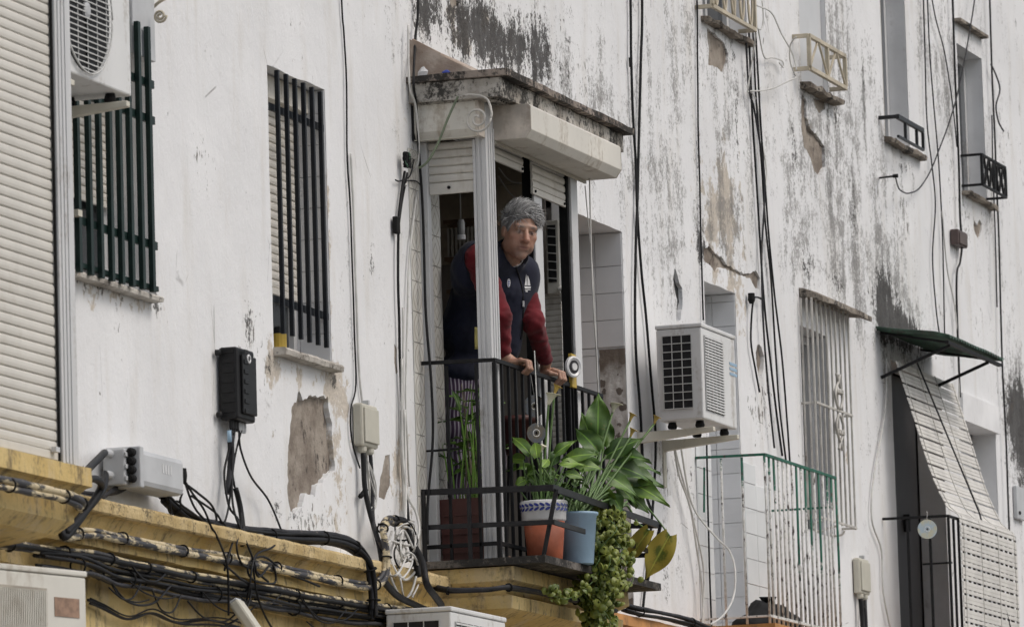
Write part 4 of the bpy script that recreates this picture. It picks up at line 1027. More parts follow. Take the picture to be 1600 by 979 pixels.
q0, q1 = P(190, 702, .06), P(285, 775, .12)
t = thing('splice_closure', V(PX(235, 770, .1), .08, q1.z), 'grey ribbed plastic cable splice closure with black cable plugs', 'junction box')
z0_, z1_ = PZ(250, 770, .12), PZ(250, 712, .12); x0_, x1_ = PX(214, 740, .15), PX(284, 740, .15)
MB().box(x0_, x1_, .02, .165, z0_, z1_).build('housing', M['plastic_grey'], t, bev=.025)
MB().box(x0_-.012, x0_+.03, .012, .172, z0_-.008, z1_+.008).build('end_flange', M['plastic_grey'], t, bev=.006)
MB().box(x0_-.06, x0_-.013, .02, .12, z0_+.002, z1_-.002).build('neck', M['plastic_grey'], t, bev=.008)
for i in range(4):
    for j in range(2): MB().lathe(V(x0_-.013, .102+j*.036, z0_+.03+i*.037), [(.017,0),(.018,.01),(.018,.028),(.010,.034)], 14, (-1,0,0)).build('plug', M['rubber'], t)
for i in range(3): MB().box(x0_-.063, x0_-.02, .1205, .128, z0_+.02+i*.05, z0_+.04+i*.05).build('clip', M['plastic_grey'], t, bev=.003)
for i in range(2): MB().lathe(V(x0_-.06, .055, z0_+.045+i*.09), [(.018,0),(.018,.03),(.013,.06)], 12, (-1,0,0)).build('cable_entry', M['plastic_grey'], t)
for i in range(4): MB().box(x0_+.25+i*.03, x0_+.264+i*.03, .1653, .167, z0_+.075, z0_+.115).build('print_mark', M['glaze'], t)
SPL = (V(x0_-.12, .055, z0_+.045), V(x0_-.12, .055, z0_+.135))

def meter_box(label, px0, px1, py0, py1, oo, conduit_py, dn):
    a = P(px0, py0, oo); b = P(px1, py1, oo)
    t = thing('meter_box', V((a.x+b.x)/2, .04, b.z), label, 'junction box')
    MB().box(a.x, b.x, .004, oo, b.z, a.z).build('housing', M['plastic_cream'], t, bev=.012)
    MB().box(a.x+.012, b.x-.012, oo+.0005, oo+.010, b.z+.02, a.z-.02).build('cover', M['plastic_cream'], t, bev=.004)
    MB().box((a.x+b.x)/2-.01, (a.x+b.x)/2+.01, .02, .05, a.z+.0005, a.z+.02).build('lug', M['plastic_grey'], t)
    for i in range(2): MB().lathe(V(a.x+.05+i*.10, .030, b.z-.03), [(.016,0),(.022,.01),(.022,.03)], 12).build('gland', M['plastic_cream'], t)
    return t, V(a.x+.05, .035, b.z-.03), V(a.x+.15, .035, b.z-.03)
mbx1, MA, MBb = meter_box('cream plastic meter box beside the big bare plaster patch', 566, 592, 628, 702, .055, 840, 1)
mbx2, MC, MD = meter_box('cream plastic meter box below the caged window', 1343, 1360, 870, 930, .05, 979, 1)
q = P(1497, 357, .06); t = thing('brown_box', q, 'small dark brown junction box on the upper facade', 'junction box')
MB().box(q.x, q.x+.24, .004, .06, PZ(1500, 382, .06), q.z).build('housing', mat('brown_plastic', (.09,.06,.055), .5), t, bev=.008); MB().box(q.x+.02, q.x+.22, .0605, .066, PZ(1500, 380, .06), q.z-.02).build('cover', mat('brown_plastic_cover', (.10,.07,.06), .5), t, bev=.004)
# pale lamp tube poking into view under the cornice
a, b = P(368, 940, .14), P(397, 982, .22)
t = thing('tube_lamp', b, 'pale plastic lamp housing slanting under the cornice', 'lamp')
MB().bar(a, b + (b-a)*.6, .10, .05).build('housing', M['plastic_cream'], t, bev=.012); MB().bar(a-(b-a)*.06, a+(b-a)*.01, .085, .04).build('end_cap', M['plastic_grey'], t, bev=.006)

# ---------------------------------------------------------------- green-railed balcony
gr = thing('balcony_railing', V(33, .4, 4.275), 'chipped green and white iron railing with rusty bars', 'railing')
X0, X1, OO, ZR = 32.235, 33.71, .40, 5.215
GI = M['green_iron']
rail(gr, V(X0, .003, ZR+.005), V(X0, OO+.008, ZR), .014, .014, M['green_rail'], 'top_rail'); rail(gr, V(X0+.008, OO, ZR), V(X1, OO, ZR), .016, .016, M['green_rail'], 'top_rail')
rail(gr, V(X0+.008, OO-.35, ZR-.05), V(X0+.008, OO-.36, ZR-.30), .01, .01, M['green_rail'], 'stay'); rail(gr, V(X0+.01, OO, 4.32), V(X1, OO, 4.32), .014, .016, M['green_rail'], 'bottom_rail'); rail(gr, V(X0, .003, 4.32), V(X0, OO+.008, 4.32), .012, .012, M['green_rail'], 'bottom_rail')
for oo in (.15, .27): MB().tube([V(X0, oo, 4.28), V(X0, oo, ZR-.008)], .007, 7).build('bar', GI, gr)
n = 16
for i in range(n+1): MB().tube([V(X0+(X1-X0)*i/n, OO, 4.28), V(X0+(X1-X0)*i/n + random.uniform(-.01,.01), OO+random.uniform(-.004,.004), 4.75), V(X0+(X1-X0)*i/n, OO, ZR-.009)], .0072, 7).build('bar', GI, gr)
rail(gr, V(X1-.03, .003, ZR-.17), V(X1-.03, OO-.01, ZR-.17), .01, .012, M['green_rail'], 'stay')
t = thing('sack', V(32.9, .2, 4.275), 'slumped black plastic sack on the green balcony floor', 'sack')
mb = MB(); n1_, n2_ = 20, 10
for i in range(n2_+1):
    for j in range(n1_):
        th = math.pi*.5*i/n2_; ph = 2*math.pi*j/n1_; r_ = 1 + .22*mnoise.noise(Vector((math.cos(ph)*1.6, math.sin(ph)*1.6, th*2)))
        mb.v.append(V(32.92 + .42*math.cos(th)*math.cos(ph)*r_, .2 + .16*math.cos(th)*math.sin(ph)*r_, 4.272 + .17*math.sin(th)*r_))
for i in range(n2_):
    for j in range(n1_): mb.f.append((i*n1_+j, i*n1_+(j+1) % n1_, (i+1)*n1_+(j+1) % n1_, (i+1)*n1_+j))
mb.build('bag', M['rubber'], t, smooth=True); MB().lathe(V(32.92, .2, 4.43), [(.02,0),(.035,.03),(.05,.05)], 9).jitter(.012, 20).build('knot', M['rubber'], t)

# ---------------------------------------------------------------- black-railed balcony, awning and blind
br = thing('balcony_railing', V(37, .42, 4.275), 'black iron railing under the green corrugated awning', 'railing')
X0, X1, OO, ZR = 36.24, 37.95, .42, 5.205
rail(br, V(X0, .003, ZR+.005), V(X0, OO+.008, ZR), .014, .016, M['iron'], 'top_rail'); rail(br, V(X0+.008, OO, ZR), V(X1, OO, ZR), .016, .016, M['iron'], 'top_rail')
rail(br, V(X0, .003, 4.30), V(X0, OO+.008, 4.30), .014, .03, M['iron'], 'bottom_rail'); rail(br, V(X0+.008, OO, 4.30), V(X1, OO, 4.30), .014, .03, M['iron'], 'bottom_rail')
for oo in (.16, .30, .42): bar_v(br, X0, oo, 4.277, ZR-.01, .016, M['iron'])
for i in range(1, 15): bar_v(br, X0+(X1-X0)*i/14, OO, 4.277, ZR-.009, .015, M['iron'])
rail(br, V(X0+.1, .22, ZR-.28), V(X0+.1, OO-.01, ZR-.28), .01, .012, M['iron'], 'stay')
# awning
aw = thing('awning', V(37, .25, 6.25), 'green corrugated sheet awning on thin iron struts', 'awning')
aA, aB = PX(1367, 520, .0), PX(1566, 580, .46); oF = .47; zW, zFr = 6.40, 6.315
mb = MB(); nx = 84
for i in range(nx+1):
    x = aA + (aB-aA)*i/nx; wv_ = .011*math.cos(i*math.pi/2*1.0)
    for j in range(6):
        s = j/5; mb.v.append(V(x, .004+oF*s, zW+(zFr-zW)*s + wv_ + .02*mnoise.noise(Vector((x*2, s*2, 1)))))
for i in range(nx):
    for j in range(5): mb.f.append((i*6+j, i*6+j+1, (i+1)*6+j+1, (i+1)*6+j))
sht = mb.build('corrugated_sheet', M['corr'], aw, smooth=True); md = sht.modifiers.new('thick', 'SOLIDIFY'); md.thickness = .004
rail(aw, V(aA+.02, oF-.02, zFr-.032), V(aB-.02, oF-.02, zFr-.032), .025, .02, M['iron'], 'front_bar')
for x in (aA+.10, aB-.32): MB().bar(V(x, .004, zW-.30), V(x, oF-.02, zFr-.045), .018, .018).build('strut', M['iron'], aw); MB().bar(V(x, .01, zW-.02), V(x, oF-.02, zFr-.028), .016, .014).build('rafter', M['iron'], aw)
# slatted blind slung from under the awning to the railing
bl = thing('reed_blind', V(37.3, .3, 4.35), 'white slatted blind slung from awning down over the black railing', 'blind')
bx0, bx1 = 36.42, 37.86
# top edge along the wall side under the awning, then out over the rail and straight down outside it
prof = [(.10, 6.20), (.19, 5.85), (.28, 5.50), (.37, 5.28), (.440, 5.215), (.450, 5.0), (.452, 4.6), (.455, 4.36)]
path = smooth_path([V(0, a_, b_) for a_, b_ in prof], 8)
cum = [0]
for i in range(1, len(path)): cum.append(cum[-1] + (path[i]-path[i-1]).length)
def on(s):
    for i in range(1, len(path)):
        if cum[i] >= s: f_ = (s-cum[i-1])/(cum[i]-cum[i-1]); return path[i-1].lerp(path[i], f_), (path[i]-path[i-1]).normalized()
    return path[-1], (path[-1]-path[-2]).normalized()
Ltot = cum[-1]; ns = 66; pitch = Ltot/ns
sm_ = box_mesh('slat', M['net'], bx1-bx0, .006, pitch*.80, .0015)
for i in range(ns):
    c_, d_ = on((i+.5)*pitch); ang = math.atan2(d_.y, -d_.z)
    shift = .28*max(0, 1-(i*pitch)/1.0)                              # hangs askew towards the wall end
    piece('slat', sm_, bl, Vector((( bx0+bx1)/2 - shift*.3, c_.y, c_.z + .004*math.sin(i*2.1))), rot=(ang, .03*math.sin(i*.7)*0, 0))
for k in range(4):
    x = bx0 + .06 + (bx1-bx0-.12)*k/3
    MB().tube([V(x - .28*max(0, 1-s_)*.3, -on(s_)[0].y + .005, on(s_)[0].z + .003) for s_ in [Ltot*u/40 for u in range(41)]], .0022, 4).build('cord', M['net_line'], bl)
MB().tube([V(bx0+.2, .16, 6.22), V(bx0+.7, .40, 5.3), V(bx0+1.3, .475, 4.4)], .006, 5).build('tie_rope', M['cable_grey'], bl)
q = Q(1449, 826, 36.20); t = thing('compact_disc', q, 'shiny compact disc hanging from the black railing', 'disc')
def disc(t, q, ax, r=.06):
    ax = Vector(ax).normalized(); u = ax.orthogonal().normalized(); w_ = ax.cross(u); mb = MB(); n = 36
    for h in (0, .0014):
        for rr in (.0075, r):
            for k in range(n): mb.v.append(q + ax*h + (u*math.cos(2*math.pi*k/n) + w_*math.sin(2*math.pi*k/n))*rr)
    for k in range(n):
        k2 = (k+1) % n; mb.f += [(k,k2,n+k2,n+k),(2*n+k,3*n+k,3*n+k2,2*n+k2),(n+k,n+k2,3*n+k2,3*n+k),(k,2*n+k,2*n+k2,k2)]
    mb.build('disc', M['disc'], t)
    MB().tube([q + ax*.0022 + (u*math.cos(a_) + w_*math.sin(a_))*.017 for a_ in [k*math.pi/10 for k in range(21)]], .0016, 5).build('hub_ring', M['glaze'], t)
disc(t, q, (-.9, -.35, .02)); MB().tube([q+Vector((0,0,.05)), q+Vector((.01,0,.11))], .0015, 5).build('string', M['cable_white'], t)
# ---------------------------------------------------------------- the man: smooth-blended volumes turned into one skin
class Field:
    def __init__(s, lo, hi, h):
        s.lo = np.array(lo, np.float32); s.h = h; s.n = np.ceil((np.array(hi)-np.array(lo))/h).astype(int)+1
        s.f = np.full(s.n, .25, np.float32)
    def sub(s, c0, c1):
        a = np.clip(np.floor((np.minimum(c0, c1)-s.lo)/s.h).astype(int), 0, s.n-1); b = np.clip(np.ceil((np.maximum(c0, c1)-s.lo)/s.h).astype(int)+1, 1, s.n)
        sl = tuple(slice(i, j) for i, j in zip(a, b))
        g = [s.lo[k] + s.h*np.arange(a[k], b[k], dtype=np.float32) for k in range(3)]
        return sl, np.meshgrid(*g, indexing='ij')
    def blend(s, sl, d, k, cut=False):
        f = s.f[sl]
        if cut: d = -d; hh = np.clip(.5 - .5*(d-f)/k, 0, 1); r = f*hh + d*(1-hh) + k*hh*(1-hh)
        else: hh = np.clip(.5 + .5*(d-f)/k, 0, 1); r = f*hh + 0 + d*(0) if False else (f*(1-(hh)) + d*hh - k*hh*(1-hh))
        s.f[sl] = r.astype(np.float32)
    def ell(s, c, r, ax=None, k=.02, cut=False):                     # ellipsoid, ax = 3x3 rows of axes
        c = np.array(c, np.float32); r = np.array(r, np.float32); m = r.max()+k*2+.02
        sl, (X, Y, Z) = s.sub(c-m, c+m); X = X-c[0]; Y = Y-c[1]; Z = Z-c[2]
        if ax is not None:
            A = np.array(ax, np.float32); X, Y, Z = (A[0,0]*X+A[0,1]*Y+A[0,2]*Z, A[1,0]*X+A[1,1]*Y+A[1,2]*Z, A[2,0]*X+A[2,1]*Y+A[2,2]*Z)
        q = np.sqrt((X/r[0])**2+(Y/r[1])**2+(Z/r[2])**2)+1e-6; q2 = np.sqrt((X/r[0]**2)**2+(Y/r[1]**2)**2+(Z/r[2]**2)**2)+1e-6
        hh = q*(q-1)/q2
        s.mix(sl, hh, k, cut)
    def cone(s, a, b, ra, rb, k=.02, cut=False):                     # tapered capsule
        a = np.array(a, np.float32); b = np.array(b, np.float32); m = max(ra, rb)+k*2+.02
        sl, (X, Y, Z) = s.sub(np.minimum(a, b)-m, np.maximum(a, b)+m)
        d = b-a; L = float((d*d).sum())+1e-9; t = np.clip(((X-a[0])*d[0]+(Y-a[1])*d[1]+(Z-a[2])*d[2])/L, 0, 1)
        hh = np.sqrt((X-a[0]-t*d[0])**2+(Y-a[1]-t*d[1])**2+(Z-a[2]-t*d[2])**2) - (ra+(rb-ra)*t)
        s.mix(sl, hh, k, cut)
    def chain(s, pts, rs, k=.02):
        for i in range(len(pts)-1): s.cone(pts[i], pts[i+1], rs[i], rs[i+1], k)
    def mix(s, sl, d, k, cut):
        f = s.f[sl]
        if cut:
            d = -d; hh = np.clip(.5 - .5*(f-d)/k, 0, 1); s.f[sl] = f + (d-f)*hh + k*hh*(1-hh)
        else:
            hh = np.clip(.5 + .5*(f-d)/k, 0, 1); s.f[sl] = f + (d-f)*hh - k*hh*(1-hh)
    def plane_cut(s, p, nrm, k=.01):                                 # remove what lies on the side nrm points to
        sl, (X, Y, Z) = s.sub(s.lo, s.lo+s.h*s.n); d = -((X-p[0])*nrm[0]+(Y-p[1])*nrm[1]+(Z-p[2])*nrm[2])
        s.mix(sl, d, k, True)
    def noise(s, fn):
        sl, (X, Y, Z) = s.sub(s.lo, s.lo+s.h*s.n); s.f += fn(X, Y, Z).astype(np.float32)
    def mesh(s):
        f = s.f; n = f.shape; ins = f < 0
        cnt = np.zeros(tuple(k-1 for k in n), np.int8)
        for i in (0,1):
            for j in (0,1):
                for k in (0,1): cnt += ins[i:n[0]-1+i, j:n[1]-1+j, k:n[2]-1+k]
        act = (cnt > 0) & (cnt < 8); idx = np.argwhere(act); num = len(idx)
        lut = np.full(act.shape, -1, np.int32); lut[act] = np.arange(num)
        acc = np.zeros((num, 3)); w = np.zeros(num)
        cor = [(i,j,k) for i in (0,1) for j in (0,1) for k in (0,1)]
        for a in cor:
            for ax in range(3):
                if a[ax]: continue
                b = list(a); b[ax] = 1
                fa = f[idx[:,0]+a[0], idx[:,1]+a[1], idx[:,2]+a[2]]; fb = f[idx[:,0]+b[0], idx[:,1]+b[1], idx[:,2]+b[2]]
                m = (fa < 0) != (fb < 0); t = np.where(m, fa/(fa-fb+1e-12), 0)
                p = np.array(a, float)[None].repeat(num, 0); p[:, ax] += t
                acc[m] += p[m]; w[m] += 1
        V_ = s.lo + s.h*(idx + acc/w[:,None]); F = []
        for ax in range(3):
            u, v = (ax+1) % 3, (ax+2) % 3
            sa = [slice(None)]*3; sb = [slice(None)]*3; sa[ax] = slice(0,-1); sb[ax] = slice(1,None)
            for q in (u, v): sa[q] = slice(1,-1); sb[q] = slice(1,-1)
            A = ins[tuple(sa)]; B = ins[tuple(sb)]; e = np.argwhere(A != B)
            if not len(e): continue
            flip = A[e[:,0], e[:,1], e[:,2]]
            e = e.copy(); e[:, u] += 1; e[:, v] += 1
            def cell(du, dv):
                c = e.copy(); c[:, u] += du; c[:, v] += dv; return lut[c[:,0], c[:,1], c[:,2]]
            q = np.stack([cell(-1,-1), cell(0,-1), cell(0,0), cell(-1,0)], 1); q[~flip] = q[~flip][:, ::-1]; F.append(q)
        return V_, np.concatenate(F)
def skin(name, V_, F, mt, parent, origin, cols=None):
    me = bpy.data.meshes.new(name); me.vertices.add(len(V_)); me.vertices.foreach_set('co', (V_-np.array(origin)).astype(np.float32).ravel())
    me.loops.add(F.size); me.loops.foreach_set('vertex_index', F.astype(np.int32).ravel()); me.polygons.add(len(F)); me.polygons.foreach_set('loop_start', np.arange(0, F.size, 4, dtype=np.int32))
    me.update(calc_edges=True); me.validate(); me.polygons.foreach_set('use_smooth', [True]*len(me.polygons)); me.materials.append(mt)
    if cols is not None:
        at = me.color_attributes.new('tint', 'FLOAT_COLOR', 'POINT'); at.data.foreach_set('color', np.concatenate([cols, np.ones((len(cols),1))], 1).astype(np.float32).ravel())
    o = bpy.data.objects.new(name, me); return link(o, parent, origin) if parent is not None else link(o, None, origin)
A3 = lambda v: np.array([v[0], v[1], v[2]], float)
def nrm(v): v = np.array(v, float); return v/np.linalg.norm(v)
# joints
HIPS = A3(Q(727, 592, 28.24)); WAIST = A3(Q(738, 520, 28.23)); CHEST = A3(Q(763, 455, 28.21)); NECK = A3(Q(793, 402, 28.20))
tf = nrm((-.62, -.78, -.10)); tr = nrm(np.cross(tf, (0,0,1)))       # chest facing, towards his right
SH_C = CHEST + np.array([0, -.045, .135])
SHR = A3(Q(746, 402, 27.99)); SHL = A3(Q(815, 426, 28.33))
RH = V(28.03, .378, 5.247); LH = V(28.545, .378, 5.247)
WR = A3(RH) + np.array([-.01, .085, .075]); WL = A3(LH) + np.array([-.075, .012, .085])
ELR = A3(Q(781, 494, 27.93)); ELL = A3(Q(833, 503, 28.25))
hf = nrm((-.775, -.585, -.21)); hr = nrm(np.cross(hf, (-.05,-.20,1))); hu = np.cross(hr, hf)      # face direction, his right, crown
HS = 1.05; HC = A3(Q(813, 361.5, 28.10))
HA = np.stack([hr, hf, hu])
def hl(p): return HC + (np.array(p)*HS) @ HA                         # head-local (right, forward, up) to world
man = None
B = Field((27.72, -.58, 4.27), (28.78, .34, 6.12), .004)
# torso, hips and legs (mostly under the clothes)
tA = np.stack([tr, tf, (0,0,1)])
B.ell(CHEST, (.165,.105,.17), tA, .03); B.ell((CHEST+WAIST)/2, (.155,.11,.15), tA, .05); B.ell(WAIST, (.15,.115,.13), tA, .05); B.ell(HIPS, (.155,.12,.12), tA, .05)
B.cone(SHR, SHL, .06, .06, .04)
for s_ in (1, -1):
    h_ = HIPS + tr*.085*s_ + np.array([0,0,-.05]); k_ = np.array([h_[0]+.02, h_[1]-.03, 4.80]); f_ = np.array([h_[0]+.01, h_[1]+.02, 4.375])
    B.cone(h_, k_, .085, .058, .03); B.cone(k_, f_, .055, .040, .02); B.ell(f_ + np.array([-.02,-.06,-.045]), (.048,.13,.04), None, .03)
# neck and head
B.cone(NECK + np.array([0,.02,-.03]), hl((0,-.025,-.05)), .066, .060, .03)
B.ell(hl((0,-.018,.035)), np.array((.075,.095,.088))*HS, HA, .02)
B.ell(hl((0,.022,-.04)), np.array((.066,.066,.082))*HS, HA, .025)
for s_ in (1, -1):
    B.ell(hl((.050*s_,.0,-.068)), np.array((.020,.030,.030))*HS, HA, .03)
    B.ell(hl((.043*s_,.050,-.020)), np.array((.024,.024,.022))*HS, HA, .02)
    B.ell(hl((.033*s_,.050,-.062)), np.array((.022,.026,.026))*HS, HA, .02)
    B.ell(hl((.076*s_,-.016,-.008)), np.array((.010,.022,.030))*HS, HA, .008)
B.ell(hl((0,.056,-.108)), np.array((.027,.026,.024))*HS, HA, .025)
B.cone(hl((-.040,.071,.025)), hl((.040,.071,.025)), .0155*HS, .0155*HS, .012)
for s_ in (1, -1): B.ell(hl((.031*s_,.098,.000)), np.array((.022,.021,.014))*HS, HA, .010, True)
B.cone(hl((0,.080,.014)), hl((0,.110,-.034)), .0085*HS, .0155*HS, .008)
for s_ in (1, -1):
    B.ell(hl((.0135*s_,.093,-.038)), np.array((.010,.012,.009))*HS, HA, .006)
    B.ell(hl((.031*s_,.0705,.000)), np.array((.013,.0135,.012))*HS, HA, .003)
    B.cone(hl((.018*s_,.080,.0120)), hl((.044*s_,.072,.0100)), .0050*HS, .0050*HS, .005)     # upper lid
    B.cone(hl((.020*s_,.079,-.0135)), hl((.042*s_,.070,-.0130)), .0048*HS, .0042*HS, .006)   # lower lid
B.cone(hl((-.020,.078,-.064)), hl((.020,.078,-.064)), .0085*HS, .0085*HS, .008); B.cone(hl((-.017,.078,-.077)), hl((.017,.078,-.077)), .009*HS, .009*HS, .008)
B.cone(hl((-.026,.091,-.0705)), hl((.026,.091,-.0705)), .0030, .0030, .004, True)
# arms
B.cone(SHR, ELR, .056, .045, .03); B.cone(ELR, WR, .043, .029, .02); B.cone(SHL, ELL, .056, .045, .03); B.cone(ELL, WL, .043, .029, .02)
# hands closed on the top rail: fingers over the outside, thumb along the inside
def hand(c, side, wrist, dx, lift=0., curl=0.):
    c = A3(c); pal = c + np.array([dx*.2, .022, .030+lift]); kn = []
    B.cone(wrist, pal + np.array([0,.02,.008]), .028, .026, .015)
    B.ell(pal, (.044,.042,.019), None, .012)
    for i in range(4):
        x = (i-1.5)*.0215; L_ = (.92, 1., .97, .80)[i if side > 0 else 3-i]
        k0 = c + np.array([x + dx*.5, -.012, .038+lift]); k1 = c + np.array([x*1.04 + dx, -.012-.034*L_, .030+lift-.004*curl]); k2 = c + np.array([x*1.03 + dx, -.014-.040*L_, -.004+lift*.5]); k3 = c + np.array([x + dx, -.012-.012*L_, -.024+lift*.3])
        B.cone(pal + np.array([x*.8, .0, .004]), k0, .0125, .0118, .007)
        B.chain([k0, k1, k2, k3], [.0118, .0108, .0098, .0085], .0035)
    t0 = pal + np.array([.040*side, .018, -.004]); t1 = c + np.array([.060*side, -.004, .020+lift]); t2 = c + np.array([.056*side + dx*.3, -.034, .012+lift])
    B.chain([t0, t1, t2], [.0145, .0120, .0100], .008)
hand(RH, 1, WR, .0); hand(LH, -1, WL, .004, .006, 1.)
Vb, Fb = B.mesh()
# skin colours (lips, brows, eyes, stubble, ruddy nose and cheeks) plus shade painted into recesses
loc = ((Vb - HC) @ HA.T)/HS
def gz(p, r): return np.exp(-(((loc - np.array(p))/np.array(r))**2).sum(1))
col = np.tile(np.array((.40,.235,.165)), (len(Vb), 1))
def put(m, c, a=1.):
    global col
    m = np.clip(m*a, 0, 1)[:, None]; col = col*(1-m) + np.array(c)*m
put(gz((0,.105,-.03), (.03,.03,.03)), (.42,.17,.12), .7)
for s_ in (1, -1): put(gz((.045*s_,.06,-.03), (.026,.03,.022)), (.40,.185,.13), .6)
put(gz((0,.06,-.095), (.06,.05,.035)), (.24,.18,.155), .65); put(gz((0,.07,.055), (.05,.04,.006)), (.27,.15,.10), .35); put(gz((0,.07,.042), (.045,.04,.004)), (.26,.14,.095), .35)  # stubble, then crease shade painted across the forehead
put(gz((0,.088,-.071), (.024,.02,.010)), (.27,.10,.085), .8)
put(gz((0,.09,-.0705), (.026,.025,.0024)), (.06,.025,.022), .9)
for s_ in (1, -1):
    put(gz((.032*s_,.083,.026), (.022,.016,.0065)), (.12,.105,.095), 1.)
    put(gz((.031*s_,.08,.000), (.017,.02,.010)), (.20,.105,.075), .5)  # shade painted into the eye sockets
    put(gz((.031*s_,.085,-.001), (.012,.014,.0062)), (.46,.42,.39), 1.2)
    put(gz((.030*s_,.085,.000), (.0058,.014,.0062)), (.016,.012,.010), 1.8); put(gz((.031*s_,.085,.0072), (.014,.014,.0026)), (.045,.028,.022), 1.)
    put(gz((.0135*s_,.100,-.045), (.005,.008,.004)), (.08,.035,.03), 1.)  # nostrils painted dark
    put(gz((.029*s_,.082,-.048), (.006,.02,.018)), (.24,.12,.085), .5)  # shade painted into the folds beside the nose
g = G('skin'); tc = g.attr('tint', 'Color'); p = g.pos()
c = g.mix(g.ss(g.noise(p, 45, 5), .4, .65, 0, .35), tc, (.40,.20,.14)); c = g.mix(g.ss(g.noise(p, 160, 3), .55, .7, 0, .3), c, (.22,.11,.08))
g.set(Base_Color=c, Roughness=.5); g.p.inputs['Subsurface Weight'].default_value = .12; g.p.inputs['Subsurface Radius'].default_value = (.01,.004,.002); g.p.inputs['Subsurface Scale'].default_value = .3
g.bump(g.noise(p, 130, 4), .25, .003); M['skin'] = g.m
org = Vector((HIPS[0], HIPS[1], 4.284))
man = skin('person', Vb, Fb, M['skin'], None, org, col)
tag(man, 'grey-haired man in navy vest and red sleeves leaning on the railing', 'person')

# --- clothes
def cloth(name, base, rough=.85, stripe=None, wv=260):
    g = G(name); p = g.pos(); c = g.mix(g.ss(g.noise(p, 12, 5), .3, .7), tuple(q*.75 for q in base), tuple(q*1.25 for q in base))
    if stripe:
        u = g.math('ADD', g.math('MULTIPLY', g.sep(p)[0], tf[1]), g.math('MULTIPLY', g.sep(p)[1], -tf[0]))
        c = g.mix(g.ss(g.math('ABSOLUTE', g.math('SUBTRACT', g.math('FRACT', g.math('MULTIPLY', u, 62.)), .5)), .30, .38), c, stripe)
    g.set(Base_Color=c, Roughness=rough); g.p.inputs['Sheen Weight'].default_value = .12; g.p.inputs['Specular IOR Level'].default_value = .25
    g.bump(g.noise(p, wv, 3), .25, .002); return g.m
def folds(ax0, ax1, amp, fr):
    d = nrm(ax1-ax0)
    def fn(X, Y, Z):
        t = (X-ax0[0])*d[0]+(Y-ax0[1])*d[1]+(Z-ax0[2])*d[2]; sw = np.sin(X*31+Y*17)*.6+np.sin(Y*43-X*11)*.5
        return amp*(np.sin(t*fr+sw*1.8)+.5*np.sin(t*fr*2.3+sw*2.7+1))
    return fn
S_ = Field((27.74, -.50, 5.15), (28.76, .34, 6.0), .005)             # red pullover
S_.ell(CHEST, (.165,.108,.17), tA, .03); S_.ell((CHEST+WAIST)/2, (.165,.122,.15), tA, .05); S_.cone(SHR, SHL, .070, .058, .04)
EPR = WR + (ELR-WR)*.10; EPL = WL + (ELL-WL)*.08
S_.cone(SHR, ELR, .072, .053, .03); S_.cone(ELR, EPR, .053, .042, .03); S_.cone(SHL, ELL, .060, .051, .03); S_.cone(ELL, EPL, .051, .041, .03)
def crumple(amp, fr, sx=1., sz=1.):
    def fn(X, Y, Z):
        a = np.sin(X*fr*sx+1.7*np.sin(Y*fr*.7+Z*fr*.45)+.6)*np.sin(Y*fr*1.1+1.3*np.sin(Z*fr*.8-X*fr*.5))
        b = np.sin(Z*fr*1.25*sz+2.1*np.sin(X*fr*.62+Y*fr*.5)+1.1*np.sin(Y*fr*1.4))
        return amp*(a*.8+b*.7*np.clip(.5+np.sin(X*fr*.4+Z*fr*.33+2), 0, 1.3))
    return fn
S_.noise(crumple(.0038, 48, 1., 1.6)); S_.noise(crumple(.0012, 90, 1., 1.7))
S_.cone(WR, WR+(WR-ELR)*.3, .028, .028, .006, True); S_.cone(WL, WL+(WL-ELL)*.3, .028, .028, .006, True)
Vs, Fs = S_.mesh(); skin('pullover', Vs, Fs, cloth('red_pullover', (.120,.008,.013)), man, org)
K_ = Field((27.80, -.50, 5.12), (28.72, .36, 6.0), .005)             # navy vest with stand-up collar
K_.ell(CHEST + np.array([0,0,-.01]), (.186,.138,.185), tA, .03); K_.ell((CHEST+WAIST)/2, (.180,.142,.16), tA, .05); K_.ell(WAIST, (.178,.148,.14), tA, .05); K_.ell(HIPS+np.array([0,0,.02]), (.182,.150,.10), tA, .05)
K_.cone(SHR - tr*.01, SHL + tr*.0, .084, .086, .04); K_.ell(SHR + np.array([.03,.05,-.06]), (.10,.10,.13), tA, .04)
K_.cone(A3(Q(800, 465, 28.22)), A3(Q(790, 545, 28.22)), .085, .070, .05)
nkd = nrm(hl((0,-.02,-.09)) - NECK)
K_.cone(NECK + nkd*-.05, NECK + nkd*.045, .098, .088, .02)
K_.cone(NECK + nkd*-.02, NECK + nkd*.12, .072, .074, .008, True)
K_.cone(NECK + tf*.085 + np.array([0,0,.05]), NECK + tf*.125 + np.array([0,0,-.065]), .046, .014, .010, True)       # open throat
K_.noise(crumple(.0040, 26)); K_.noise(crumple(.0012, 80))
K_.cone(SHR + np.array([-.045,-.03,-.015]), ELR + np.array([-.03,-.01,0]), .080, .085, .006, True)
K_.ell(SHL + tf*.015 + np.array([-.015,0,-.035]), (.085,.095,.105), tA, .03); K_.ell(SHL + tf*.02 + np.array([-.03,.01,-.12]), (.07,.085,.12), tA, .04)
K_.cone(SHL + np.array([.06,-.085,-.14]), ELL + np.array([.05,-.055,-.02]), .060, .075, .006, True)
K_.plane_cut(HIPS + np.array([0,0,-.045]), (0,0,-1), .004)
Vk, Fk = K_.mesh(); vest = skin('vest', Vk, Fk, cloth('navy_vest', (.010,.012,.026)), man, org)
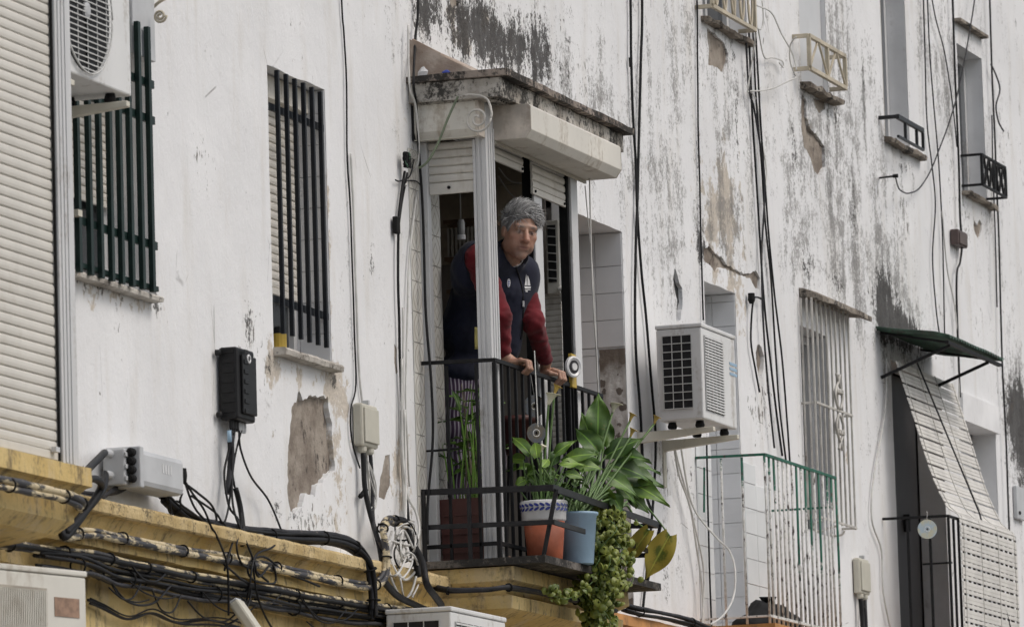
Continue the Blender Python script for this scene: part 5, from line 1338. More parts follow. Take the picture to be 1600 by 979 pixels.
# zip, chest emblems and white shirt front
from mathutils.bvhtree import BVHTree
bv = BVHTree.FromPolygons([tuple(v) for v in Vk], [tuple(int(i) for i in f) for f in Fk])
def hit(px, py, lift=.003):
    v = (ROT @ Vector((px - IW/2, -(py - IH/2), -FPX))).normalized(); h_ = bv.ray_cast(CAM, v)
    return (h_[0] + h_[1]*lift, h_[1]) if h_[0] is not None else (None, None)
def patch(name, pts, mt, parent, lift=.003, cuts=3):                 # a flat emblem laid on the cloth
    mb = MB(); q = []
    for i in range(len(pts)):
        a = pts[i]; b = pts[(i+1) % len(pts)]
        for k in range(cuts): q.append((a[0]+(b[0]-a[0])*k/cuts, a[1]+(b[1]-a[1])*k/cuts))
    cx_ = sum(a[0] for a in pts)/len(pts); cy_ = sum(a[1] for a in pts)/len(pts)
    w = [hit(x, y, lift)[0] for x, y in [(cx_, cy_)] + q]
    if any(x is None for x in w): return None
    mb.v = [Vector(x) for x in w]; n = len(q); mb.f = [(0, 1+i, 1+(i+1) % n) for i in range(n)]
    return mb.build(name, mt, parent)
M['emblem'] = mat('white_print', (.70,.70,.70), .7)
zp = [hit(x, y, .002)[0] for x, y in ((806,418),(811,432),(816,452),(817,470),(817,490),(816,510),(813,530))]
zp = [z for z in zp if z is not None]
if len(zp) > 2: MB().tube(smooth_path(zp, 3), .004, 6).build('zip', M['rubber'], vest)
h_ = hit(816.5, 472, .006)[0]
if h_ is not None: MB().box(h_.x-.006, h_.x+.006, -h_.y-.003, -h_.y+.003, h_.z-.022, h_.z+.006).build('zip_pull', M['plastic_grey'], vest)
for e_ in ([(822,428),(819.5,446),(823,446)], [(824,430),(823.6,446),(828.2,446),(827,438)], [(819,447.5),(829,447.5),(828.5,450.5),(819.5,450.5)], [(819.6,452),(828.4,452),(828.2,453.2),(819.8,453.2)], [(820.5,454.6),(824,454.6),(824,456),(820.5,456)]): patch('emblem', e_, M['emblem'], vest)
ring = [(794.6+2.6*math.cos(k*.6283), 442+7*math.sin(k*.6283)) for k in range(10)]
patch('emblem', ring, M['emblem'], vest, .0025, 1); patch('emblem_field', [(794.6+(x-794.6)*.62, 442+(y-442)*.78) for x, y in ring], M['cobalt'], vest, .004, 1)
for dy in (-3, 0, 3): patch('emblem_letter', [(793.4,441.2+dy),(795.9,441.6+dy),(795.9,442.9+dy),(793.4,442.6+dy)], M['emblem'], vest, .0055, 1)
T_ = Field(NECK - .16, NECK + .16, .005)
T_.cone(NECK + nkd*-.07, NECK + nkd*.035, .083, .070, .02); T_.cone(NECK + nkd*-.0, NECK + nkd*.12, .063, .063, .006, True)
Vt, Ft = T_.mesh(); skin('undershirt', Vt, Ft, cloth('white_undershirt', (.62,.62,.62)), man, org)
L_ = Field((27.95, -.25, 4.28), (28.55, .36, 5.32), .006)            # striped trousers
L_.ell(HIPS + np.array([0,0,-.02]), (.170,.136,.13), tA, .05)
for s_ in (1, -1):
    h_ = HIPS + tr*.085*s_ + np.array([0,0,-.05]); k_ = np.array([h_[0]+.02, h_[1]-.03, 4.80]); f_ = np.array([h_[0]+.01, h_[1]+.02, 4.375])
    L_.cone(h_, k_, .105, .082, .03); L_.cone(k_, f_, .080, .068, .02)
L_.noise(lambda X, Y, Z: .005*np.sin(Z*38+np.sin(X*25)*2+Y*12))
L_.plane_cut(np.array([0,0,4.36]), (0,0,-1), .004)
Vl, Fl = L_.mesh(); skin('trousers', Vl, Fl, cloth('striped_trousers', (.06,.035,.07), .85, (.40,.36,.42)), man, org)
# --- grey hair: a cap of tufts swept back and to the side
rs = np.random.RandomState(5); mb = MB()
cc = np.array((0,-.018,.036)); rad = np.array((.084,.103,.095))
capf = Field(HC - .17, HC + .17, .005)
capf.ell(hl(cc), rad*HS*.965, HA, .01)
capf.ell(hl((0,.082,-.028)), np.array((.086,.080,.096))*HS, HA, .012, True)
capf.ell(hl((0,-.01,-.095)), np.array((.11,.11,.065))*HS, HA, .012, True)
capf.noise(lambda X, Y, Z: .004*np.sin(X*95+Y*60)*np.sin(Z*80+Y*45))
Vh, Fh = capf.mesh()
g = G('grey_hair'); p = g.pos(); c = g.mix(g.attr('shade'), (.10,.099,.098), (.62,.615,.61)); c = g.mix(g.ss(g.noise(p, 60, 4), .5, .7, 0, .4), c, (.14,.138,.135))
g.set(Base_Color=c, Roughness=.55); g.bump(g.noise(p, 150, 4), .5, .004); M['hair'] = g.m
shade = []
def strand(p0, fl_, d, Ln, lift_, w_, tip):
    pts = smooth_path([hl(p0), hl(p0 + fl_*Ln*.35 + d*Ln*lift_), hl(p0 + fl_*Ln*.70 + d*Ln*lift_*1.15), hl(p0 + fl_*Ln*1.0 + d*Ln*(lift_*tip))], 2)
    mb.tube(pts, [w_*.8, w_, w_, w_*.9, w_*.7, w_*.45, .0003], 4, caps=False); shade.extend([rs.beta(1.6, 1.3)]*28)
for i in range(2300):
    th = math.acos(rs.uniform(-.38, 1)); ph = rs.uniform(0, 2*math.pi); lock = i < 800
    d = np.array((math.sin(th)*math.cos(ph), math.sin(th)*math.sin(ph), math.cos(th)))
    hl_line = .40 + .16*math.sin(d[0]*6+1) + rs.normal(0, .05)
    if d[1] > .42 and d[2] < hl_line: continue                       # the face
    if d[2] < -.02 and d[1] > .16: continue
    p0 = cc + rad*d*.90; side_ = max(0., 1-abs(d[2])*1.7)
    wv_ = np.array((math.sin(d[1]*7+d[2]*5), math.sin(d[0]*8+1), math.sin(d[0]*6+d[1]*6+2)))*.20
    fl_ = np.array((-.80, -.25 + .35*max(0, d[1]), .20))*(1-side_) + np.array((-.10, -.70, -.55))*side_ + wv_ + rs.normal(0, .08 if lock else .15, 3)
    fl_ -= d*fl_.dot(d); fl_ /= np.linalg.norm(fl_)+1e-6
    Ln = rs.uniform(.050, .080)*(1. if d[2] > .25 else .6); lift_ = rs.uniform(.12, .34)*(1 if d[2] > .1 else .5)
    strand(p0, fl_, d, Ln, lift_, rs.uniform(.0016, .0029) if lock else rs.uniform(.0007, .0013), rs.uniform(.2, 1.3))
for i in range(160):                                                 # uneven fringe over the forehead
    d = nrm((rs.uniform(-.8, .8), rs.uniform(.50, .75), rs.uniform(.36, .62))); p0 = cc + rad*d*.93
    fl_ = np.array((-.75, .15, -.15)) + rs.normal(0, .35, 3); fl_ -= d*fl_.dot(d)*.8; fl_ /= np.linalg.norm(fl_)
    strand(p0, fl_, d, rs.uniform(.02, .045), rs.uniform(.15, .5), rs.uniform(.0010, .0026), rs.uniform(-.1, .8))
b0 = len(mb.v); mb.v += [Vector(v) for v in Vh]; mb.f += [tuple(int(b0+i) for i in f) for f in Fh]; shade.extend([.12]*len(Vh))
hr_ = mb.build('hair', M['hair'], man, smooth=True, origin=Vector(HC)); hr_.data.attributes.new('shade', 'FLOAT', 'POINT').data.foreach_set('value', np.array(shade, np.float32))
# ---------------------------------------------------------------- flower pots and plants
def leaf_mesh(name, mt, L, W, fold=.25, droop=.35, arrow=.25, wave=.0, n=9, thick=True):
    # a calla leaf: arrow-shaped blade along +Y from the stalk, tip drooping, sides folded up
    mb = MB(); m = 5; ed = []
    for i in range(n+1):
        t = i/n
        w = W*.5*(math.sin(math.pi*min(1, (t+.10)*.92))**.75)*(1-t**3*.75) if t < 1 else .0005
        back = -arrow*L*.32*(1-t)**3
        for j in range(-m, m+1):
            s = j/m; y = L*t + back*abs(s)**1.5*(1 if t < .4 else 0); x = s*w
            z = -droop*L*t*t + fold*abs(x)*(1-.3*t) + wave*math.sin(t*9+s*2)*abs(s)*W*.2
            mb.v.append(Vector((x, y, z))); ed.append(max(abs(s), t**2))
    k = 2*m+1
    for i in range(n):
        for j in range(2*m): mb.f.append((i*k+j, i*k+j+1, (i+1)*k+j+1, (i+1)*k+j))
    me = bpy.data.meshes.new(name); me.from_pydata(mb.v, [], mb.f); me.polygons.foreach_set('use_smooth', [True]*len(mb.f)); me.materials.append(mt)
    at = me.attributes.new('edge', 'FLOAT', 'POINT'); at.data.foreach_set('value', ed)
    at = me.attributes.new('rib', 'FLOAT', 'POINT'); at.data.foreach_set('value', [abs(j)/m for i in range(n+1) for j in range(-m, m+1)])
    return me
LEAFS = [leaf_mesh('leaf', M['leaf'], .16, .100, .30, .30, wave=.3), leaf_mesh('leaf', M['leaf'], .18, .108, .22, .40, wave=.6), leaf_mesh('leaf', M['leaf_dark'], .17, .118, .2, .30, wave=.7), leaf_mesh('leaf', M['leaf_dark'], .19, .122, .25, .42, wave=.5)]
def orient(d, up=(0,0,1)):
    d = Vector(d).normalized(); up = Vector(up); x = d.cross(up); x = x.normalized() if x.length > 1e-4 else Vector((1,0,0)); z = x.cross(d)
    return Matrix((x, d, z)).transposed().to_euler()
def leaf_on(parent, root, tip, tipdir, kind, scale, stem_mt='stem', r=.005, bow=.03):
    root = Vector(root); tip = Vector(tip); mid = (root+tip)/2 + Vector((random.uniform(-1,1), random.uniform(-1,1), .6))*bow
    MB().tube(smooth_path([root, mid, tip], 4), [r]*4 + [r*.9]*4 + [r*.7], 6).build('stalk', M[stem_mt], parent)
    piece('leaf', LEAFS[kind] if isinstance(kind, int) else kind, parent, tip, rot=orient(tipdir, (-.85+random.uniform(-.25,.25), -.45+random.uniform(-.45,.45), .35+random.uniform(-.3,.4))), scale=(scale*random.uniform(.85,1.15), scale*random.uniform(1.0,1.25), scale*random.uniform(.7,1.5)))
def calla_flower(parent, root, top, lean, mt, size=1., old=False):
    root = Vector(root); top = Vector(top); lean = Vector(lean).normalized()
    MB().tube(smooth_path([root, root.lerp(top, .5) + Vector((.01,.01,0)), top], 5), .0055, 7).build('flower_stalk', M['stem'], parent)
    mb = MB(); n = 14; rows = 7; ax = (Vector((0,0,1)) + lean*.35).normalized(); u = (lean - ax*lean.dot(ax)).normalized(); w = ax.cross(u)
    for i in range(rows+1):
        t = i/rows
        for j in range(n):
            a = 2*math.pi*j/n; fr = .5+.5*math.cos(a)                # the lip reaches out on the lean side
            r = (.006 + .024*t**1.6)*size*(1+.55*fr*t**2); hgt = (.07*t + .022*fr*t**3 - .018*t**4*(1-fr) - (.03*t**6*fr))*size
            if old: r *= .65; hgt *= (1-.3*t*fr)
            mb.v.append(top + ax*hgt + (u*math.cos(a) + w*math.sin(a))*r)
    for i in range(rows):
        for j in range(n): mb.f.append((i*n+j, i*n+(j+1) % n, (i+1)*n+(j+1) % n, (i+1)*n+j))
    f = mb.build('flower', M[mt], parent, smooth=True); md = f.modifiers.new('thick', 'SOLIDIFY'); md.thickness = .002
    MB().tube([top + ax*.012, top + ax*.05*size], [.0035, .0025], 6).build('spadix', M['yellow_plastic'], f)
FLZ = 4.285
# terracotta pot with painted rim
q = Q(852, 870, 27.90); po = -q.y
pot = thing('plant_pot', V(27.90, po, FLZ), 'red terracotta pot with white rim painted in blue leaves', 'plant pot')
c = V(27.90, po, FLZ)
MB().lathe(c, [(.080,0),(.084,.004),(.100,.19),(.097,.19)], 36).build('body', M['terracotta'], pot, smooth=True)
rm_ = MB().lathe(c, [(.101,.1905),(.107,.20),(.109,.235),(.112,.24),(.117,.285),(.113,.29),(.100,.288),(.097,.25)], 36).build('rim', M['glaze'], pot, smooth=True)
for k in range(26):
    for (dz, tilt) in ((.246, .5), (.266, -.5)):
        a0 = 2*math.pi*k/26; r_ = .1130 + (dz-.24)*.10; cen = c + Vector((math.cos(a0)*r_, math.sin(a0)*r_, dz)); tan = Vector((-math.sin(a0), math.cos(a0), 0)); nr = Vector((math.cos(a0), math.sin(a0), .1))
        e1 = (tan*math.cos(tilt) + Vector((0,0,1))*math.sin(tilt)); e2 = nr.cross(e1).normalized()
        if k == 0 and tilt > 0:
            pm_ = [MB(), MB()]
        lf = [cen + nr*.0012 + e1*(.0150*math.cos(q_)) + e2*(.0068*math.sin(q_)) for q_ in [i*math.pi/4 for i in range(8)]]
        pm_[0 if tilt > 0 else 1].add(lf, [tuple(range(8))])
for m_ in pm_: o = m_.build('painted_leaves', M['cobalt'], rm_); tag(o, kind='stuff')
MB().lathe(c, [(.096,.245),(.03,.262),(.001,.265)], 24).build('soil', M['soil'], pot)
# blue bucket
q = Q(903, 876, 28.17); bo = -q.y
bk = thing('plant_pot', V(28.17, bo, FLZ), 'pale blue plastic bucket used as a plant pot', 'plant pot')
c2 = V(28.17, bo, FLZ)
MB().lathe(c2, [(.074,0),(.077,.004),(.098,.235),(.106,.24),(.107,.252),(.098,.253),(.092,.22)], 36).build('body', M['bucket'], bk, smooth=True)
MB().lathe(c2, [(.092,.222),(.03,.235),(.001,.237)], 24).build('soil', M['soil'], bk)
# maroon trough behind the side bars
q0 = Q(686, 864, 27.74); q1 = Q(756, 776, 27.74)
tr_ = thing('planter_box', V(27.85, -(q0.y+q1.y)/2, FLZ), 'maroon plastic planter box behind the corner post', 'planter')
mb = MB(); a, b = -q0.y+.01, -q1.y-.0; b = min(b, .275)
mb.add([V(27.745,a+.01,FLZ), V(27.95,a+.01,FLZ), V(27.95,b-.01,FLZ), V(27.745,b-.01,FLZ), V(27.735,a,q1.z), V(27.96,a,q1.z), V(27.96,b,q1.z), V(27.735,b,q1.z)], [(3,2,1,0),(0,1,5,4),(1,2,6,5),(2,3,7,6),(3,0,4,7)])
bo_ = mb.build('body', M['maroon'], tr_); bo_.modifiers.new('thick', 'SOLIDIFY').thickness = .006
MB().box(27.75, 27.945, a+.012, b-.012, q1.z-.04, q1.z-.03).build('soil', M['soil'], tr_)
for i in range(3): MB().box(27.728, 27.7335, a+.02, b-.02, FLZ+.05+i*.09, FLZ+.06+i*.09).build('rib', M['maroon'], tr_)
pl = thing('spiky_plant', V(27.85, (a+b)/2, q1.z-.03), 'dark straggly leafy plant growing in the maroon planter box', 'plant')
for i in range(26):
    r0 = V(random.uniform(27.78,27.92), random.uniform(a+.04,b-.03), q1.z-.03); hgt = random.uniform(.15,.62); tp = r0 + Vector((random.uniform(-.04,.12), random.uniform(-.06,.10), hgt))
    tp.y = max(-.272, tp.y)
    MB().tube(smooth_path([r0, r0.lerp(tp,.6)+Vector((0,0,.03)), tp], 4), [.004]*5+[.003,.002,.0015,.0008], 5).build('stem', M['dry_stem'] if i % 4 == 0 else M['leaf_dark'], pl)
    for k in range(2):
        u_ = random.uniform(.5,1); d_ = Vector((random.uniform(-.4,1), random.uniform(-1,1), random.uniform(.1,.9)))
        pt = r0.lerp(tp, u_); 
        piece('leaf', LEAFS[2+(i % 2)], pl, pt, rot=orient(d_), scale=(.30, .55+.3*random.random(), .5))
# calla in the terracotta pot
cal = thing('calla_lily', c + Vector((0,0,.26)), 'calla lily with one white and one ochre flower in the terracotta pot', 'plant')
base = c + Vector((0,0,.262))
def sp(px, py, X): return Q(px, py, X)
for (px, py, X, dx, kind, sc, dr) in ((812,705,27.86,-1,0,.9,.1),(825,695,27.84,-.6,1,.95,.5),(838,700,27.80,-.2,0,.8,.5),(872,695,27.92,.8,1,.85,.35),(895,700,28.0,1,0,1.0,-.05),(905,712,28.02,1,1,.9,-.3),(862,712,27.95,.3,2,.8,.3),(882,712,27.88,.9,1,.9,0),(848,715,27.82,.1,0,.7,.1),(832,720,27.85,-.7,2,.8,-.2),(820,715,27.95,-1,3,.7,-.1),(890,725,27.9,.9,0,.75,-.4)):
    tip = sp(px - 6*dx, py+14, X); rt = base + Vector((random.uniform(-.05,.05), random.uniform(-.05,.05), -.01))
    leaf_on(cal, rt, tip, Vector((.25+random.uniform(-.5,.3), -dx, dr+.25)), kind, sc*.72, r=.0048)
for i in range(9):
    rt = base + Vector((random.uniform(-.05,.05), random.uniform(-.05,.05), -.01)); leaf_on(cal, rt, rt + Vector((random.uniform(-.06,.06), random.uniform(-.1,.08), random.uniform(.10,.2))), Vector((random.uniform(-1,1), random.uniform(-1,1), .4)), random.randrange(4), .42, r=.004)
calla_flower(cal, base, sp(857, 632, 27.86), (.2,-1,0), 'petal', 1.0)
calla_flower(cal, base + Vector((.02,-.01,0)), sp(866, 616, 27.95), (.3,-1,-.1), 'petal_old', .95, True)
calla_flower(cal, base + Vector((-.03,.0,0)), sp(846, 706, 27.78), (-.2,-1,-.2), 'petal', .7, True)
# big calla behind, rooted in the blue bucket
cb = thing('calla_lily', c2 + Vector((0,0,.235)), 'large bushy calla lily with nodding flowers in the blue bucket', 'plant')
base2 = c2 + Vector((0,0,.236))
for (px, py, X, dx, up, kind, sc) in ((935,672,28.45,.1,1.4,2,1.15),(930,700,28.4,-.5,.8,3,1.0),(945,690,28.5,.2,.9,2,1.0),(955,705,28.5,.7,.4,3,1.05),(975,708,28.55,1,.1,2,1.1),(965,722,28.5,.9,-.1,3,1.1),(985,735,28.6,1,-.2,2,1.15),(995,748,28.6,1,-.45,1,1.1),(950,735,28.45,.4,-.2,3,1.0),(970,750,28.5,.8,-.6,2,1.0),(930,722,28.35,-.4,.2,2,.9),(915,712,28.4,-.8,.3,3,.9),(945,755,28.4,.3,-.7,1,.9),(960,765,28.45,.6,-.8,2,.8),(990,765,28.6,.9,-.7,3,.8),(925,690,28.5,-.3,1.,3,.9),(982,722,28.65,.9,.1,3,1.)):
    tip = sp(px - 10*dx, py+6, X); rt = base2 + Vector((random.uniform(-.05,.05), random.uniform(-.05,.05), -.01))
    leaf_on(cb, rt, tip, Vector((random.uniform(-.5,.4), -dx, up)), kind, sc*.85, r=.0058)
for (px, py, X, old) in ((957,644,28.5,'petal'),(984,658,28.6,'petal_old'),(985,682,28.55,'petal_old'),(1022,662,28.7,'petal_old')):
    calla_flower(cb, base2 + Vector((.03,-.03,.0)), sp(px, py, X), (.3,-1,0), old, .85, old != 'petal')
# feathery low plant between the two pots
ft = thing('parsley_plant', c2 + Vector((-.08,-.02,.24)), 'low feathery dark green herb between the two pots', 'plant')
fl_m = leaf_mesh('leaf', M['leaf_dark'], .035, .026, .2, .2, 0, n=4)
ctr = sp(885, 768, 28.02)
for i in range(90):
    d_ = Vector((random.gauss(0,.06), random.gauss(0,.06), random.gauss(.02,.04))); piece('leaf', fl_m, ft, ctr + d_, rot=(random.uniform(-1,1), random.uniform(-1,1), random.uniform(0,6.3)), scale=(random.uniform(.6,1.2),)*3)
for i in range(10): MB().tube([c2 + Vector((-.05,-.02,.235)), ctr + Vector((random.gauss(0,.05), random.gauss(0,.05), random.gauss(.0,.03)))], .002, 4).build('stem', M['stem'], ft)
# hanging creeper: small round leaves on trailing stems
cr_ = thing('trailing_creeper', sp(935, 800, 28.45), 'round-leaved creeper trailing from the rack far below the balcony', 'plant')
round_l = MB()
for i in range(3):
    for j in range(10): a = 2*math.pi*j/10; r_ = (.004,.011,.0165)[i]; round_l.v.append(Vector((math.cos(a)*r_, math.sin(a)*r_ + .012, -.0022*i*i + .001*math.sin(a*2))))
round_l.f = [tuple(range(10))] + [(i*10+j, i*10+(j+1) % 10, (i+1)*10+(j+1) % 10, (i+1)*10+j) for i in range(2) for j in range(10)]
rlm = [bpy.data.meshes.new('leaf') for _ in range(2)]
for k, m_ in enumerate(rlm): m_.from_pydata(round_l.v, [], round_l.f); m_.polygons.foreach_set('use_smooth', [True]*len(round_l.f)); m_.materials.append(M['creep'] if k == 0 else M['creep2'])
strands = []
top_l = [(915,805,28.35,945),(925,800,28.35,990),(935,795,28.4,1010),(945,800,28.4,1000),(955,798,28.42,985),(962,800,28.45,960),(972,815,28.45,945),(922,815,28.3,960),(940,812,28.3,1010),(950,810,28.3,1010),(930,810,28.5,1020),(960,815,28.35,930),(968,800,28.5,905),(946,805,28.5,1030),(918,800,28.32,880),(935,790,28.5,860),(955,790,28.5,870),(985,850,28.5,925),(928,820,28.35,1015)]
nleaf = 0
for (px, py, X, pe) in top_l:
    a = sp(px, py, X); pts = [a]; n = max(4, int((pe-py)/14))
    for i in range(1, n+1):
        u_ = i/n; q = sp(px + 10*math.sin(i*.9+px) + (935-px)*.25*u_, py + (pe-py)*u_, X); pts.append(Vector((X + .03*math.sin(i*1.3+px), q.y + .02*math.cos(i*1.1+px), q.z)))
    pth = smooth_path(pts, 3); MB().tube(pth, .0022, 4).build('stem', M['stem'], cr_); strands.append(pth)
# side shoot reaching along the slab
side = smooth_path([sp(930, 905, 28.2), sp(905, 925, 28.1), sp(885, 935, 28.0), sp(868, 930, 27.9), sp(856, 925, 27.85)], 6); MB().tube(side, .0022, 4).build('stem', M['stem'], cr_); strands.append(side); strands.append(side)
LMAX = 900
rest = MB()
tot = sum(len(s_) for s_ in strands); allp = [p_ for s_ in strands for p_ in s_]
for i in range(LMAX):
    p_ = random.choice(allp) + Vector((random.gauss(0,.016), random.gauss(0,.016), random.gauss(0,.012)))
    e_ = (random.uniform(-.5,1.1), random.uniform(-.7,.7), random.uniform(0,6.28)); s_ = random.uniform(.8,1.55)
    d_ = (CAM - p_).normalized(); d2 = (Vector((random.gauss(-.8,.7), random.gauss(-.7,.7), random.gauss(.5,.6)))).normalized()
    rot_ = d2.to_track_quat('Z', 'Y').to_euler()
    if i >= LMAX-290: piece('leaf', rlm[i % 5 == 0], cr_, p_ + Vector((-.008,-.012,0)), rot=rot_, scale=(s_,)*3)
    else:
        mt_ = rot_.to_matrix()
        rest.add([p_ + Vector((.01,.01,0)) + mt_ @ (v_*s_) for v_ in round_l.v], round_l.f)
o = rest.build('inner_leaves', M['creep'], cr_, smooth=True); tag(o, kind='stuff')
# yellowing elephant-ear leaves over the rack's far end
ye = thing('elephant_ear_plant', sp(985, 790, 29.0), 'plant with large yellowing arrow-shaped leaves drooping past the rack', 'plant')
yl = leaf_mesh('leaf', M['leaf_yellow'], .215, .125, .22, .08, .30, wave=.3, n=12)
s0 = Vector(c2) + Vector((.6,.05,.20))
def droopleaf(root, top, tip, d, sc, nrm_):
    MB().tube(smooth_path([root, root.lerp(top,.55)+Vector((0,0,.07)), top, tip], 6), [.006]*13+[.0045]*6, 6).build('stalk', M['stem'], ye)
    d = Vector(d).normalized(); z = (Vector(nrm_) - d*Vector(nrm_).dot(d)).normalized(); x = d.cross(z)
    piece('leaf', yl, ye, tip, rot=Matrix((x, d, z)).transposed().to_euler(), scale=(sc,)*3)
X_ = 29.15
def dirpx(a, b, X): return sp(*b, X) - sp(*a, X)
droopleaf(sp(960,800,28.75), sp(1018,800,X_), sp(1046,836,X_), dirpx((1046,836),(1015,892),X_), 1.18, (-.85,-.45,.35))
droopleaf(sp(960,805,28.75), sp(995,815,28.9), sp(1014,828,28.9), dirpx((1014,828),(980,872),28.9), .95, (-.8,-.2,.55))
# --- hung compact discs and ribbons
q = Q(838, 676, 27.66); t = thing('compact_disc', q, 'compact disc hanging on a ribbon among the callas', 'disc'); q = V(q.x, -q.y, q.z)
disc(t, q, (-.75,-.62,-.10), .048); MB().bar(q + Vector((.0,-.01,.03)), q + Vector((.01,.0,.40)), .010, .002).build('ribbon', M['cable_white'], t)
q = Q(835, 634, 28.4); t = thing('compact_disc', q, 'second disc hanging inside the railing behind the callas', 'disc'); disc(t, Vector(q), (-.8,-.5,-.1), .055); MB().tube([Vector(q)+Vector((0,0,.05)), Vector(q)+Vector((0,.02,.2))], .0015, 5).build('string', M['cable_white'], t)
q = Q(822, 690, 28.3); t = thing('plant_pot', V(q.x, -q.y-.0, FLZ), 'brown clay pot on a stand behind the railing bars', 'plant pot')
cpt = V(28.45, .22, FLZ); zt_p = Q(832, 650, 28.45).z - FLZ
MB().lathe(cpt, [(.06,zt_p-.19),(.065,zt_p-.185),(.095,zt_p-.03),(.104,zt_p-.03),(.104,zt_p),(.095,zt_p)], 26).build('body', M['maroon'], t, smooth=True)
for k_ in range(3): MB().bar(cpt + Vector((.05*math.cos(k_*2.1), .05*math.sin(k_*2.1), zt_p-.192)), cpt + Vector((.085*math.cos(k_*2.1), .085*math.sin(k_*2.1), 0)), .012, .012).build('stand_leg', M['iron'], t); MB().lathe(cpt, [(.10,zt_p-.02),(.02,zt_p-.01)], 20).build('soil', M['soil'], t)
# ---------------------------------------------------------------- cables
def cable(name, label, pts, r, mt, o=.02, wobble=.004, n=5, parent=None, seed=0., cat='cable', group=None, sag=None):
    w = [P(*p[:2], p[2] if len(p) > 2 else o) for p in pts]
    pth = wob(smooth_path(w, n), wobble, 3., seed)
    ob = MB().tube(pth, r, 6).build(name, M[mt], parent)
    if parent is None: tag(ob, label, cat, group)
    return ob, pth
def bundle(name, label, pts, k, r, mts, o=.05, spread=.02, wobble=.006, ties=0, tie_mt='rubber', seed=0.):
    w = [P(*p[:2], p[2] if len(p) > 2 else o) for p in pts]; base = smooth_path(w, 8)
    t = thing(name, base[len(base)//2], label, 'cables')
    for i in range(k):
        a = 2*math.pi*i/k + seed; off = Vector((0, math.cos(a)*spread*.7, math.sin(a)*spread))
        if k == 1: off = Vector((0,0,0))
        pth = [p + off*(1+.35*mnoise.noise(p*2 + Vector((i*3.3,0,0)))) for p in base]; pth = wob(pth, wobble, 2.2, seed + i*1.37)
        MB().tube(pth, [r*(1+.25*math.sin(i*2.3))*(1+.22*mnoise.noise(x*9+Vector((i,0,0)))) for x in pth], 6).build('cable', M[mts[i % len(mts)]], t)
    for i in range(ties):
        p = base[int((i+.5)/ties*(len(base)-1))]; q = base[min(len(base)-1, int((i+.5)/ties*(len(base)-1))+1)]; d = (q-p).normalized()
        u = d.orthogonal().normalized(); v = d.cross(u); rr = spread*.85 + r*1.1
        MB().tube([p + (u*math.cos(x) + v*math.sin(x))*rr for x in [j*math.pi/6 for j in range(13)]] + [p + u*rr*1.25 + v*rr*.3], .0045, 5).build('tie', M[tie_mt], t)
    return t
# runs along the cornice
bundle('cable_bundle', 'thick black cables lying on top of the cornice ledge', [(255,775,.06),(300,812,.09),(370,830,.09),(440,838,.10),(505,840,.10),(550,852,.11),(575,880,.14),(583,920,.15),(584,960,.15)], 5, .011, ['cable','cable_grey','cable'], spread=.022, ties=7)
bundle('cable_bundle', 'paint-spattered cables clipped along the middle cornice moulding', [(100,838,.16),(140,832,.13),(200,842,.12),(270,857,.12),(330,868,.12),(380,875,.12),(450,890,.12),(520,905,.12),(575,915,.13),(600,900,.15),(603,860,.15),(598,825,.13),(610,812,.1),(640,822,.1)], 2, .0125, ['cable_painted','cable_painted'], spread=.013, ties=10, seed=1.)
bundle('cable_bundle', 'dusty grey cables strung beneath the lower cornice moulding', [(-20,845,.10),(60,858,.10),(140,866,.10),(200,880,.10),(260,893,.10),(340,908,.10),(420,922,.10),(500,935,.10),(560,945,.10),(640,955,.12)], 5, .010, ['cable_painted','cable','cable_painted','cable_grey','cable'], spread=.016, wobble=.011, ties=9, seed=2.)
bundle('cable_bundle', 'ragged paint-flecked cables just above the old air conditioner', [(140,895,.07),(180,902,.08),(240,912,.08),(320,930,.08),(400,942,.08),(470,950,.08),(560,962,.08),(640,972,.08)], 3, .008, ['cable_painted','cable','cable_painted'], spread=.012, wobble=.012, ties=6, seed=8.)
bundle('cable_bundle', 'tangled black cables sagging across the yellow wall below', [(60,873,.10),(130,885,.14),(175,900,.10),(220,908,.09),(300,925,.09),(370,930,.09),(440,945,.09),(520,958,.09),(600,968,.1),(650,975,.1)], 5, .008, ['cable','cable_grey'], spread=.030, wobble=.014, ties=5, seed=3.)
bundle('cable_bundle', 'thin cables drooping in loops low on the yellow wall', [(140,938,.05),(160,945,.05),(200,963,.05),(240,955,.05),(280,972,.05),(340,970,.05),(400,985,.05)], 3, .005, ['cable','cable_grey'], spread=.012, wobble=.014, seed=4.)
bundle('cable_bundle', 'two pale painted cables along the side of the shuttered balcony slab', [(-20,752,.53),(40,762,.53),(100,775,.53),(124,785,.52),(128,792,.45)], 2, .013, ['cable_painted'], spread=.014, ties=3, seed=5.)
bundle('cable_bundle', 'cable strapped along the front of the man’s balcony slab'.replace('’s','') , [(655,912,.02),(700,922,.20),(760,920,.38),(795,917,.46),(840,925,.46),(900,938,.46),(960,955,.45)], 2, .010, ['cable','cable_grey'], spread=.008, ties=3, seed=6.)
bundle('cable_bundle', 'black cables running along the orange ledge', [(975,948,.12),(1000,955,.14),(1040,962,.14),(1080,972,.14),(1110,985,.14)], 4, .009, ['cable','cable_grey'], spread=.018, ties=2, seed=7.)
rs4 = random.Random(11); t = thing('drooping_wires', P(300, 920, .12), 'thin loose wires drooping in arcs between the cornice cables', 'cables')
